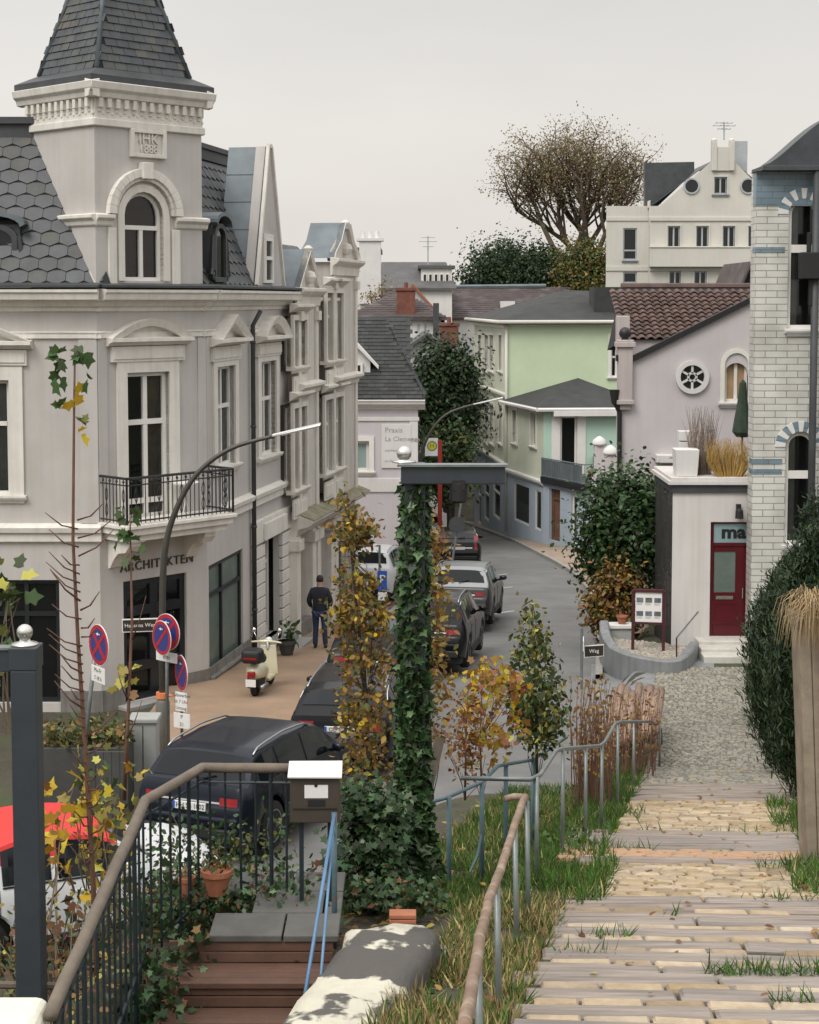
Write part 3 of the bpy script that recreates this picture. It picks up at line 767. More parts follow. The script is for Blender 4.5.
# entrance
dr = window(h1, fC, oD, 'door_black', name='entrance_door', us=(.5,), zs_=(.28, .74), pane='glass_dark', fw=.13, d=-.1, bar=.1, label='black double entrance door with tall glazing')
mb = MB(); hu = lerp(oD[0], oD[1], .5) + .12; mb.tube([fC.p(hu, GZ + 1.0, -.02), fC.p(hu, GZ + 1.2, -.02)], .014); mb.build('handle', M['steel_bright'], dr)
mb = MB(); mb.fbox(fC, oD[0] - .2, oD[1] + .2, GZ - .3, GZ + .04, -.15, .35); mb.build('doorstep', M['concrete'], h1, bevel=.015)
tu, tz = fC.hit(157, 563)
text('lettering', 'ARCHITEKTEN', fC, tu, tz, .27, M['letter_bronze'], h1, d=.02, ext=.015, spacing=1.12)
# rusticated house doorway on the street side
mb = MB(); nq = 9
ua, ub = oDr[0], oDr[1]; qa = fR.hit(251, 600)[0]; qb = fR.hit(281, 600)[0]
for k in range(nq):
    za = GZ + (oDr[3] + .35 - GZ) * k / nq; zb = GZ + (oDr[3] + .35 - GZ) * (k + 1) / nq - .035
    if za < oDr[3]:
        mb.fbox(fR, qa, ua - .02, za, zb, 0, .1); mb.fbox(fR, ub + .02, RU, za, zb, 0, .1)
mb.fbox(fR, qa, RU, oDr[3] + .06, oDr[3] + .62, 0, .12); mb.fbox(fR, ua - .25, ub + .25, oDr[3] + .08, oDr[3] + .5, .12, .17)
mb.build('quoin', M['trim_cream'], h1, bevel=.012)
dd = window(h1, fR, oDr, 'white_paint', name='house_door', us=(), zs_=(.74,), pane='glass_frost', fw=.16, d=-.3, label='white house door between rusticated blocks')
mb = MB(); mb.fbox(fR, ua - .1, ub + .1, GZ - .4, GZ + .05, -.3, .5); mb.fbox(fR, ua - .2, ub + .2, GZ - .4, GZ - .12, .5, .85); mb.build('doorstep', M['concrete'], h1, bevel=.015)
mb = MB(); du = fR.hit(249.5, 440)[0]
mb.tube([fR.p(du, Z_C0, .3), fR.p(du, Z_C0 - .35, .1), fR.p(du, GZ, .1)], .055, 8)
for z in (2.6, 4.6, 7, 9): mb.lathe(fR.p(du, z, .1), [(.07, -.03), (.07, .03)], 8)
mb.build('downpipe', M['zinc_dark'], h1, smooth=True)
# balcony
bd = .92; bu0, bu1 = .02, CW - .02
mb = MB()
mb.fbox(fC, bu0, bu1, Z_BAND1 - .2, Z_BAND1 - .0, -.05, bd); mb.fbox(fC, bu0 - .06, bu1 + .06, Z_BAND1 - .06, Z_BAND1 + .02, -.04, bd + .07); mb.fbox(fC, bu0 + .08, bu1 - .08, Z_BAND1 - .34, Z_BAND1 - .198, -.04, bd - .1)
bal = mb.build('balcony', M['trim_cream'], h1, bevel=.012)
for u in (.35, CW - .5):
    mb = MB(); pr = [(0, Z_BAND0 + .1), (.72, Z_BAND0 + .1), (.72, Z_BAND0 - .02), (.6, Z_BAND0 - .16), (.35, Z_BAND0 - .2), (.2, Z_BAND0 - .34), (.08, Z_BAND0 - .52), (0, Z_BAND0 - .55)]
    mb.mould(fC, u - .15, u + .15, pr); mb.mould(fC, u - .19, u + .19, [(0, Z_BAND0 + .102), (.8, Z_BAND0 + .102), (.8, Z_BAND0 + .06), (0, Z_BAND0 + .06)])
    mb.build('bracket', M['trim_cream'], bal)
mb = MB(); zb, zt = Z_BAND1 + .05, Z_BAND1 + .98
path_ = [(bu0, -.0), (bu0, bd), (bu1, bd), (bu1, 0)]
for (a, da), (b, db) in zip(path_[:-1], path_[1:]):
    for z, r in ((zt, .028), (zt - .14, .014), (zb + .05, .018)): mb.tube([fC.p(a, z, da), fC.p(b, z, db)], r, 6)
    Ls = math.hypot(b - a, db - da); n = max(2, int(Ls / .115))
    for k in range(n + 1):
        t = k / n; u, d = lerp(a, b, t), lerp(da, db, t); big = k in (0, n)
        mb.tube([fC.p(u, zb, d), fC.p(u, zt, d)], .026 if big else .011, 5)
        if not big and k % 2: mb.lathe(fC.p(u, zt - .07, d), [(.0, -.05), (.035, 0), (0, .05)], 6)
        if not big and k % 5 == 2:
            for s_ in (-1, 1):
                mb.tube([fC.p(u + s_ * (.045 * math.sin(q * .7) if da == db else 0), lerp(zb + .1, zt - .2, q / 9), d + (0 if da == db else s_ * .045 * math.sin(q * .7))) for q in range(10)], .009, 4)
mb.build('railing', M['black_iron'], bal)
# small table left out on the balcony is a thing of its own (see below)
# tower -------------------------------------------------------------
TB = 2.35   # depth of the tower's left face
fT = fC; T0, T1 = 0.0, CW - .05
fTl = Fr(fC.p(0, 0, -TB), cang - PI / 2)      # left face, seen from outside runs back corner -> C0
ZT0, ZT1 = Z_C1 + .05, 13.65
oT = fC.rect(124, 163, 192, 281); oT = (oT[0], oT[1], oT[2], oT[3])
tr = (oT[1] - oT[0]) / 2
mb = MB()
wall(mb, fC, T0, T1, ZT0 - .2, ZT1 + .1, [(oT[0], oT[1], oT[2], oT[3], tr)])
mb.quad(fTl.p(0, ZT0 - .2), fTl.p(TB, ZT0 - .2), fTl.p(TB, ZT1 + .1), fTl.p(0, ZT1 + .1))
fTr = Fr(fC.p(T1, 0, 0), cang + PI / 2)
mb.quad(fTr.p(0, ZT0 - .2), fTr.p(TB, ZT0 - .2), fTr.p(TB, ZT1 + .1), fTr.p(0, ZT1 + .1))
fTb = Fr(fC.p(T1, 0, -TB), cang + PI); mb.quad(fTb.p(0, ZT0 - .2), fTb.p(T1, ZT0 - .2), fTb.p(T1, ZT1 + .1), fTb.p(0, ZT1 + .1))
tw = mb.build('tower', [M['plaster_grey'], M['interior']], h1)
wt = window(tw, fC, oT, 'white_paint', name='arched_window', us=(.5,), zs_=(.6,), rise=tr, sur='trim_cream', surw=.16, surd=.03, curtain=('full', 'dark_red_cloth'), fw=.08, ulim=.62)
mb = MB(); zst = fC.hit(150, 221)[1]
for fr, a, b in ((fC, T0 - .02, oT[0] - .3), (fC, oT[1] + .3, T1 + .12), (fTl, .3, TB + .05), (fTr, 0, TB)):
    mb.mould(fr, a, b, [(0, zst - .16), (.05, zst - .12), (.07, zst - .04), (.14, zst + .02), (.14, zst + .09), (0, zst + .12)][::-1])
# outer arch band
zc_ = oT[3] - tr; cu_ = (oT[0] + oT[1]) / 2; n = 16
for ro, ri, d1 in ((tr + .46, tr + .28, .14), (tr + .29, tr + .2, .09)):
    for k in range(n):
        a0_, a1_ = PI * k / n, PI * (k + 1) / n
        P4 = [(cu_ + r_ * math.cos(a_), zc_ + .02 + r_ * math.sin(a_)) for r_, a_ in ((ro, a0_), (ro, a1_), (ri, a1_), (ri, a0_))]
        mb.fprism(fC, P4[::1], 0, d1)
mb.fbox(fC, cu_ - .13, cu_ + .13, zc_ + tr + .26, zc_ + tr + .6, 0, .2)
for s_ in (-1, 1): mb.fbox(fC, cu_ + s_ * (tr + .32) - .1, cu_ + s_ * (tr + .32) + .1, ZT0, zst - .17, 0, .06)
for fr, a, b in ((fC, T0, T1), (fTl, 0, TB), (fTr, 0, TB)):
    mb.mould(fr, a - .05, b + .05, [(0, ZT1 - .14), (.07, ZT1 - .12), (.07, ZT1 + .02), (0, ZT1 + .03)][::-1])
    mb.mould(fr, a - .22, b + .22, [(0, ZT1 + .42), (.13, ZT1 + .44), (.16, ZT1 + .54), (.23, ZT1 + .6), (.26, ZT1 + .74), (0, ZT1 + .8)][::-1])
    Ls = b - a; n = max(3, int(Ls / .2))
    for k in range(n):
        u = a + Ls * (k + .5) / n
        mb.fbox(fr, u - .05, u + .05, ZT1 + .24, ZT1 + .43, .0, .12); mb.fbox(fr, u - .035, u + .035, ZT1 + .15, ZT1 + .24, .0, .06)
        mb.fbox(fr, u + .07, u + .13, ZT1 + .1, ZT1 + .16, .0, .05)
mb.build('moulding', M['trim_cream'], tw, bevel=.012)
mb = MB()
for fr, a, b in ((fC, T0, T1), (fTl, 0, TB), (fTr, 0, TB)): mb.fbox(fr, a, b, ZT1 + .02, ZT1 + .46, -.1, .035)
mb.build('frieze', M['trim_cream'], tw)
bu, bz0 = fC.hit(147, 158); bz1 = fC.hit(147, 130)[1]
mb = MB(); ring(mb, fC, outline(bu - .46, bu + .46, bz0, bz1), outline(bu - .37, bu + .37, bz0 + .08, bz1 - .08), 0, .09); mb.fbox(fC, bu - .37, bu + .37, bz0 + .08, bz1 - .08, 0, .03)
pq = mb.build('date_plaque', M['trim_cream'], tw, bevel=.01)
text('lettering', 'IHK', fC, bu, lerp(bz0, bz1, .66), .3, M['trim_cream'], pq, d=.05, ext=.02, spacing=1.1)
text('lettering', '1888', fC, bu, lerp(bz0, bz1, .3), .25, M['trim_cream'], pq, d=.05, ext=.02)
# tower roof
cen = fC.p(T1 / 2, 0, -TB / 2); ov = .2; ze = ZT1 + .86; apex = Vector((cen.x, cen.y, 18.7))
cr = [fC.p(T0 - ov, ze, ov), fC.p(T1 + ov, ze, ov), fC.p(T1 + ov, ze, -TB - ov), fC.p(T0 - ov, ze, -TB - ov)]
mb = MB(); mb.prism([(p.x, p.y) for p in cr], ze - .1, ze + .02)

for i in range(4): j = (i + 1) % 4; mb.quad(Vector((cr[i].x, cr[i].y, ze + .02)), Vector((cr[j].x, cr[j].y, ze + .02)), Vector((lerp(cen.x, cr[j].x, .775), lerp(cen.y, cr[j].y, .775), ze + .2)), Vector((lerp(cen.x, cr[i].x, .775), lerp(cen.y, cr[i].y, .775), ze + .2)))
ee = mb.build('roof_edge', M['zinc_dark'], tw)
base, tl = MB(), MB(); ins = .755
cr2 = [cen * (1 - ins) + Vector((p.x, p.y, 0)) * ins for p in cr]; cr2 = [Vector((p.x, p.y, ze + .2)) for p in cr2]
for i in range(4): roof_plane(base, tl, [cr2[i], cr2[(i + 1) % 4], apex], .3, .17, 'rect', seed=i, lift=.018)
rf = base.build('tower_roof', M['slate_under'], tw); tl.build('slate', SL, rf)
mb = MB()
for p in cr2: mb.tube([p, apex], [.06, .045], 6)
mb.build('hip_flashing', M['zinc'], rf, smooth=True)
# mansard -----------------------------------------------------------
ZM = 13.55; SB = 1.55
nL = Vector((0, 1, 0)); nR = -fR.N
base, tl = MB(), MB()
e0, e1 = fL.p(0, Z_C1 + .06, -.05), fL.p(LU, Z_C1 + .06, -.05)
t1 = fTl.p(0, ZM, 0); t1 = Vector((C0.x - 1.45, C0.y + SB, ZM)); t0 = Vector((e0.x, e0.y + SB, ZM))
roof_plane(base, tl, [e0, e1 + Vector((.3, 0, 0)), t1 + Vector((.3, 0, 0)), t0], .385, .29, 'hexp', seed=11)
r0, r1 = fR.p(.0, Z_C1 + .06, -.05), fR.p(RU, Z_C1 + .06, -.05)
q0 = r0 + nR * SB; q0.z = ZM; q1 = r1 + nR * SB; q1.z = ZM
roof_plane(base, tl, [r0, r1, q1, q0], .385, .29, 'hexp', seed=12)
top = [t0, t1, q0, q1, Vector((bk[1][0], bk[1][1] - .5, ZM)), Vector((bk[2][0], bk[2][1] - .5, ZM))]
base.add([v + Vector((0, 0, -.02)) for v in top], [list(range(len(top)))])
mr = base.build('mansard_roof', M['slate_under'], h1); tl.build('slate', SL, mr)
mb = MB()
mb.fbox(Fr(t0, 0), 0, (t1 - t0).length + .3, ZM - .12, ZM + .16, -.3, .12); mb.fbox(Fr(t0, 0), 0, (t1 - t0).length + .3, ZM + .16, ZM + .3, -.3, .2)
fq = Fr(q0, rang); mb.fbox(fq, 0, RU, ZM - .12, ZM + .14, -.3, .12); mb.fbox(fq, 0, RU, ZM + .14, ZM + .26, -.3, .18)
mb.build('ridge_trim', M['zinc_dark'], mr)
# zinc hip strip right of the tower + low valley strip along its left
mb = MB()
mb.tube([fR.p(.55, ZM - .15, -SB + .1), fR.p(1.9, Z_C1 + .9, -.42)], [.12, .16], 6)
mb.build('zinc_strip', M['zinc'], mr)
mb = MB(); mb.tube([e1 + Vector((-.02, .02, .03)), Vector((C0.x - 1.5, C0.y + SB, ZM + .02))], .05, 5); mb.build('verge_strip', M['trim_cream'], mr)
# scroll dormers
def dormer(fr, uc, w, z0, h, dep):
    mb = MB(); hw = w / 2
    mb.fbox(fr, uc - hw, uc + hw, z0, z0 + h, -dep, -.02)
    dm = mb.build('dormer', M['zinc_dark'], mr)
    mb = MB(); n = 10
    arc = [(uc + (hw + .14) * math.cos(PI * k / n), z0 + h + .5 * math.sin(PI * k / n) * hw) for k in range(n + 1)]
    arci = [(uc + (hw + .04) * math.cos(PI * k / n), z0 + h - .06 + .45 * math.sin(PI * k / n) * hw) for k in range(n + 1)]
    mb.fprism(fr, arc + arci[::-1], -dep - .4, .16)
    mb.build('hood', M['zinc'], dm, smooth=False)
    mb = MB(); ring(mb, fr, outline(uc - hw + .05, uc + hw - .05, z0 + .05, z0 + h, hw * .5), outline(uc - hw + .16, uc + hw - .16, z0 + .16, z0 + h - .1, hw * .45), -.02, .06)
    for s_ in (-1, 1):
        sp_ = [fr.p(uc + s_ * (hw + .02 + .16 * (1 - k / 14) * math.cos(k * .75)), z0 + .2 + .16 * (1 - k / 14) * math.sin(k * .75), .03) for k in range(14)]
        mb.tube(sp_, .045, 5); mb.tube([fr.p(uc + s_ * (hw + .05), z0 + .3, .02), fr.p(uc + s_ * (hw - .02), z0 + h * .8, .02)], [.08, .05], 5)
    mb.build('scroll_frame', M['zinc_dark'], dm)
    mb = MB(); mb.quad(fr.p(uc - hw + .14, z0 + .14, .0), fr.p(uc + hw - .14, z0 + .14, 0), fr.p(uc + hw - .14, z0 + h - .05, 0), fr.p(uc - hw + .14, z0 + h - .05, 0)); mb.build('pane', M['glass_dark'], dm)
fRd = Fr(fR.p(0, 0, -.05), rang); fLd = Fr(fL.p(0, 0, -.42), 0)
dormer(fRd, fRd.hit(219, 260)[0], 1.0, Z_C1 + .1, 1.35, 1.2)
dormer(fLd, fLd.hit(-4, 260)[0], 1.0, Z_C1 + .1, 1.2, 1.0)
# tall wall dormer with zinc roof
g0, g1 = fR.hit(256, 285)[0], fR.hit(283, 285)[0]; gm, gz = fR.hit(267, 146); gc = (g0 + g1) / 2
Gp = [(g0, Z_C1 + .1), (g1, Z_C1 + .1), (gc + .12, gz), (gc - .12, gz)]
og = fR.rect(263.5, 271, 238, 283)
mb = MB(); mb.fprism(fR, Gp, -.3, .0); gb = mb.build('gable_dormer', M['plaster_grey'], h1)
mb = MB()
for a, b in ((Gp[1], Gp[2]), (Gp[2], Gp[3]), (Gp[3], Gp[0])):
    d_ = Vector((b[0] - a[0], b[1] - a[1])).normalized(); n_ = Vector((d_.y, -d_.x)) * .06
    mb.fprism(fR, [(a[0] + n_.x, a[1] + n_.y), (b[0] + n_.x, b[1] + n_.y), (b[0] - n_.x * .5, b[1] - n_.y * .5), (a[0] - n_.x * .5, a[1] - n_.y * .5)], -.02, .06)
mb.build('verge', M['trim_cream'], gb)
window(gb, fR, og, 'white_paint', d=.03, sur='trim_cream', surw=.1, zs_=(.55,), pane='glass_dark')
mb = MB(); ins_ = [(g0 + .02, Z_C1 + .1), (gc - .1, gz - .02), (gc + .1, gz - .02), (g1 - .02, Z_C1 + .1)]
for a, b in zip(ins_[:-1], ins_[1:]):
    n = 5
    for k in range(n):
        A, B = (lerp(a[0], b[0], k / n), lerp(a[1], b[1], k / n)), (lerp(a[0], b[0], (k + 1) / n), lerp(a[1], b[1], (k + 1) / n))
        mb.quad(fR.p(*A, -.05), fR.p(*B, -.05), fR.p(*B, -1.0), fR.p(*A, -1.0))
    mb.tube([fR.p(*a, -.05), fR.p(*b, -.05)], .035, 5)
    for k in range(1, n): A = (lerp(a[0], b[0], k / n), lerp(a[1], b[1], k / n)); mb.tube([fR.p(*A, -.05), fR.p(*A, -1.0)], .014, 4)
mb.build('zinc_roof', M['zinc'], gb)
mb = MB()
for x in (-10.5,): mb.box(x - .5, x + .5, 37.5, 38.2, ZM, ZM + 1.0)
mb.build('chimney', M['roof_grey'], h1)
# ================================================================ ornate second house
h2 = thing('ornate_house', fR.p(11, 1.0, -3), 'cream ornate townhouse with zinc capped gables and mossy ledge above its shopfront', 'house')
UA0, UA1 = fR.hit(288, 400)[0], fR.hit(308, 400)[0]; UB0, UB1 = fR.hit(320, 400)[0], fR.hit(344.5, 400)[0]; UE = UB1 + .25; U2 = RU + .0
ZW = 10.0
mb = MB(); ops = []
shopA = fR.rect(289.5, 302, 545, 625); doorA = fR.rect(311, 321, 525, 640); shopB = fR.rect(329, 345, 522, 600)
doorA = (doorA[0], doorA[1], 1.15, doorA[3])
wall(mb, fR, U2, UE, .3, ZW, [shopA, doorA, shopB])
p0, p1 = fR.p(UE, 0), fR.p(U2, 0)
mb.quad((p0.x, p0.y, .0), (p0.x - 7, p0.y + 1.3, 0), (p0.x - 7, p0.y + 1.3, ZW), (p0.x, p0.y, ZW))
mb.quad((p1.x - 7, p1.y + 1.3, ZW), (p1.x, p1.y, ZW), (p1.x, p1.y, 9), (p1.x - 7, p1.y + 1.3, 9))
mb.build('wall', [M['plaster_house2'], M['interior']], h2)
def bay(u0, u1, z0, z1, d, apex, wins, curved=False, back=2.2, eav=.2):
    mb = MB(); fb = Fr(fR.p(0, 0, d), rang)
    wall(mb, fb, u0, u1, z0, z1, wins)
    mb.quad(fb.p(u0, z0), fb.p(u0, z1), fb.p(u0, z1, -back), fb.p(u0, z0, -back))
    mb.quad(fb.p(u1, z1), fb.p(u1, z0), fb.p(u1, z0, -back), fb.p(u1, z1, -back))
    c = (u0 + u1) / 2
    if curved: prof = [(u0 - eav, z1 + .1), (u0 - eav * .2, z1 + .28), (lerp(u0, c, .45), lerp(z1, apex, .55)), (lerp(u0, c, .7), apex - .12), (lerp(u0, c, .78), apex), (lerp(u1, c, .78), apex), (lerp(u1, c, .7), apex - .12), (lerp(u1, c, .45), lerp(z1, apex, .55)), (u1 + eav * .2, z1 + .28), (u1 + eav, z1 + .1)]
    else: prof = [(u0 - eav, z1 + .08), (c, apex), (u1 + eav, z1 + .08)]
    inn = [(lerp(c, u, .84), lerp(z1 + .1, z, .84)) for u, z in prof]
    v = [fb.p(*q) for q in inn[::-1]] ; mb.add(v, [list(range(len(v)))])
    b = mb.build('bay', [M['plaster_house2'], M['interior']], h2)
    mb = MB()
    for a, b_ in zip(prof[:-1], prof[1:]): mb.quad(fb.p(*a, .12), fb.p(*a, -back), fb.p(*b_, -back), fb.p(*b_, .12))
    mb.build('zinc_roof', M['zinc'], b)
    mb = MB()
    for a, b_, i, j in zip(prof[:-1], prof[1:], inn[:-1], inn[1:]):
        mb.add([fb.p(*a, .14), fb.p(*b_, .14), fb.p(*j, .1), fb.p(*i, .1), fb.p(*a, -.05), fb.p(*b_, -.05), fb.p(*j, 0), fb.p(*i, 0)], [(3, 2, 1, 0), (0, 1, 5, 4), (3, 7, 6, 2)])
    mb.mould(fb, u0 - eav, u1 + eav, [(0, z1 - .38), (.06, z1 - .36), (.08, z1 - .12), (.2, z1 - .04), (.26, z1 + .02), (.26, z1 + .1), (0, z1 + .13)][::-1])
    for u in (u0 + .12, u1 - .12): mb.fbox(fb, u - .12, u + .12, z0, z1 - .38, 0, .06); mb.fbox(fb, u - .15, u + .15, z1 - .75, z1 - .5, 0, .14)
    for z in ZS2:
        if z0 < z < z1 - .6: mb.mould(fb, u0 - .08, u1 + .08, [(0, z - .18), (.08, z - .12), (.1, z - .02), (.24, z + .06), (.24, z + .14), (0, z + .2)][::-1])
    mb.ball(fb.p(c, lerp(z1, apex, .35), .08), .18, 8); mb.lathe(fb.p(c, apex - .1, .04), [(.1, 0), (.13, .12), (.04, .2)], 8)
    mb.build('moulding', M['trim_house2'], b, bevel=.01)
    for o in wins:
        w_ = window(b, fb, o, 'cream_paint', us=(.5,), zs_=(.65,), sur='trim_house2', surw=.14, surd=.07, sill='trim_house2', pane='glass', curtain=('side', 'net_curtain'))
        mb = MB(); mb.fbox(fb, o[0] - .05, o[1] + .05, o[2] - .75, o[2] - .25, 0, .05); mb.fbox(fb, o[0] + .06, o[1] - .06, o[2] - .66, o[2] - .34, .05, .075)
        mb.build('panel', M['trim_house2'], w_); mb = MB()
        mb.mould(fb, o[0] - .28, o[1] + .28, [(0, o[3] + .2), (.1, o[3] + .26), (.22, o[3] + .34), (.22, o[3] + .4), (0, o[3] + .44)][::-1])
        mb.build('hood_mould', M['trim_house2'], w_)
    return b
fbA = Fr(fR.p(0, 0, .25), rang); fbB = Fr(fR.p(0, 0, .35), rang)
zsA = fbA.hit(299, 390)[1]; zsB = fbB.hit(335, 382)[1]; ZS2 = [zsA]
wA = [fbA.rect(292.5, 305, 320, 366), fbA.rect(292.5, 305, 407, 488)]
bay(UA0, UA1, 4.4, fbA.hit(298, 292)[1], .25, fbA.hit(298, 248)[1], wA, back=.75)
ZS2 = [zsB, fbB.hit(335, 285)[1] + .1]
def split(o): m = (o[0] + o[1]) / 2; return [(o[0], m - .12, o[2], o[3]), (m + .12, o[1], o[2], o[3])]
wB = split(fbB.rect(324, 341.5, 398, 470)) + split(fbB.rect(325.5, 341.5, 293, 360))
bay(UB0, UB1, 4.2, fbB.hit(333, 262)[1], .35, fbB.hit(333, 221)[1], wB, True, .9, .2)
mb = MB()
mb.mould(fR, U2, UE, [(0, ZW - .4), (.1, ZW - .35), (.2, ZW - .1), (.32, ZW - .02), (.32, ZW + .06), (0, ZW + .1)][::-1])
zl = 4.25
mb.mould(fR, UA0 - .2, UE, [(0, zl - .45), (.25, zl - .4), (.3, zl - .2), (.6, zl - .12), (.72, zl - .02), (.72, zl + .04), (.0, zl + .3)][::-1])
for px in (288, 304, 309, 323, 327, 347):
    u = fR.hit(px, 560)[0]; mb.fbox(fR, u - .2, u + .2, .5, zl - .4, 0, .3); mb.fbox(fR, u - .26, u + .26, zl - .75, zl - .46, 0, .38)
mb.build('moulding', M['trim_house2'], h2, bevel=.012)
mk('moss_lead', (.23, .21, .15), .95, .35, 3, .05, 20, col2=(.13, .14, .04), mix2=(2.5, 0))
mb = MB(); P = lambda u, z, d: fR.p(u, z, d)
mb.add([P(UA0 - .2, zl + .05, .74), P(UE, zl + .05, .74), P(UE, zl + .33, 0), P(UA0 - .2, zl + .33, 0), P(UA0 - .2, zl + .035, .74), P(UE, zl + .035, .74)], [(0, 1, 2, 3), (4, 5, 1, 0)]); mb.build('mossy_ledge', M['moss_lead'], h2)
for o in (shopA, shopB): window(h2, fR, o, 'white_paint', name='shop_window', us=(.5,), zs_=(.75,), pane='glass', d=-.08, sill='trim_house2', curtain=('low', 'net_curtain'))
window(h2, fR, doorA, 'black_frame', name='shop_door', zs_=(.75,), pane='glass_dark', fw=.1, d=-.25)
mb = MB(); mb.fbox(fR, U2, UE, .0, 1.45, 0, .06); mb.fbox(fR, UA0, UA1 + .2, .4, 1.5, .06, .28); mb.build('plinth', M['plinth'], h2)
base = MB(); r0, r1 = fR.p(U2, ZW + .1, .0), fR.p(UE, ZW + .1, .0); q0 = r0 - fR.N * 1.5; q1 = r1 - fR.N * 1.5
tl = MB(); roof_plane(base, tl, [r0, r1, Vector((q1.x, q1.y, 11.6)), Vector((q0.x, q0.y, 11.6))], .4, .3, 'hexp', seed=5)
base.add([(q0.x, q0.y, 11.6), (q1.x, q1.y, 11.6), (q1.x - 5, q1.y + 1, 11.6), (q0.x - 5, q0.y + 1, 11.6)], [(0, 1, 2, 3)])
rr = base.build('mansard_roof', M['slate_under'], h2); tl.build('slate', SL, rr)
mb = MB(); mb.tube([fR.p(UE - .02, ZW, .2), fR.p(UE - .02, 1, .2)], .08, 8); mb.tube([fR.p(UA1 + .35, ZW, .1), fR.p(UA1 + .35, 4.5, .1)], .05, 8); mb.build('downpipe', M['far_white'], h2, smooth=True)

# ================================================================ lilac grey house with the practice sign
Y3 = 58.0; f3 = Fr(at(418, 400, Y3), 0); X3 = at(418, 400, Y3).x
h3 = thing('lilac_house', (X3 - 3, Y3 + 3, zs(Y3)), 'pale lilac rendered house with dark slate roof and a lettered sign on its wall', 'house')
def fr_x(x, Y, ang=0): return Fr((x, Y, 0), ang)
f3 = fr_x(X3 - 5.5, Y3); zt3 = f3.hit(380, 400)[1]
o3 = f3.rect(353, 369, 441, 471)
mb = MB(); wall(mb, f3, 0, 5.5, zs(Y3) - .6, zt3, [o3]); mb.quad(f3.p(5.5, -2), f3.p(5.5, -2, -6), f3.p(5.5, zt3, -6), f3.p(5.5, zt3)); mb.quad(f3.p(0, zt3), f3.p(0, zt3, -6), f3.p(0, -2, -6), f3.p(0, -2))
mb.build('wall', [M['lilac_grey'], M['interior']], h3)
mb = MB(); cornice(f3, -.1, 5.75, zt3 - .35, .4, .35, mb)
for ya, yb in ((417, 421), (478, 492)):
    za, zb = f3.hit(380, yb)[1], f3.hit(380, ya)[1]; mb.fbox(f3, 0, 5.54, za, zb, 0, .05)
mb.fbox(f3, 5.2, 5.5, -.6, zt3 - .7, 0, .03)
mb.build('moulding', M['far_white'], h3, bevel=.02)
window(h3, f3, o3, 'white_paint', sur='white_paint', surw=.18, surd=.05, pane='blind_teal', fw=.1, sill='white_paint')
su, sz0 = f3.hit(396, 468); s1, sz1 = f3.hit(396, 424); s0 = f3.hit(381.5, 446)[0]; s2 = f3.hit(411, 446)[0]
mb = MB(); mb.fbox(f3, s0, s2, sz0, sz1, 0, .05); sg = mb.build('sign_panel', M['far_white'], h3, bevel=.01)
fs = f3; lx = s0 + .12
text('lettering', 'Praxis', fs, lx, lerp(sz0, sz1, .86), .26, M['lettering_grey'], sg, d=.052, align='LEFT')
text('lettering', 'La Clemenza', fs, lx, lerp(sz0, sz1, .66), .24, M['lettering_grey'], sg, d=.052, align='LEFT')
text('lettering', 'und Partner', fs, lx, lerp(sz0, sz1, .4), .12, M['lettering_grey'], sg, d=.052, align='LEFT')
text('lettering', 'im Hause', fs, lx, lerp(sz0, sz1, .16), .12, M['lettering_grey'], sg, d=.052, align='LEFT')
base, tl = MB(), MB()
e0, e1 = f3.p(-.2, zt3 + .06, .3), f3.p(5.75, zt3 + .06, .3); tp1 = at(386, 319, Y3 + 3); tp0 = Vector((e0.x, Y3 + 3, tp1.z))
roof_plane(base, tl, [e0, e1, tp1, tp0], .3, .2, 'rect', seed=4)
bk3 = Vector((e1.x, Y3 + 6.3, zt3 + .06)); roof_plane(base, tl, [e1, bk3, tp1], .3, .2, 'rect', seed=6)
base.add([e0, tp0, Vector((e0.x, Y3 + 6.3, zt3))], [(0, 1, 2)]); base.add([tp0, tp1, bk3, Vector((e0.x, Y3 + 6.3, zt3))], [(0, 1, 2, 3)])
M['felt_a'] = M['felt_roof']; r3 = base.build('roof', M['slate_under'], h3); tl.build('slate', [M['felt_roof'], mat('felt_b', (.045, .046, .047), .85, .3, 2), M['felt_roof']], r3)
mb = MB(); dz = at(355, 380, Y3 + .8); mb.box(dz.x - .6, dz.x + .55, Y3 + .75, Y3 + 3, zt3, 7.9); dm = mb.build('dormer', M['far_white'], r3)
mb = MB(); fd = fr_x(dz.x, Y3 + .7)
for a, b in (((-.85, 7.65), (-.02, 8.55)), ((-.02, 8.55), (.85, 7.65))):
    mb.add([fd.p(*a, .15), fd.p(*b, .15), fd.p(*b, -2), fd.p(*a, -2), fd.p(a[0], a[1] - .12, .15), fd.p(b[0], b[1] - .12, .15)], [(0, 1, 2, 3), (4, 5, 1, 0)])
mb.add([fd.p(-.6, 7.9, -.05), fd.p(.55, 7.9, -.05), fd.p(-.02, 8.45, -.05)], [(0, 1, 2)])
mb.build('dormer_roof', M['far_white'], dm); window(dm, fd, (-.33, .28, 6.75, 7.75), 'white_paint', d=.03, pane='glass_dark', fw=.08)

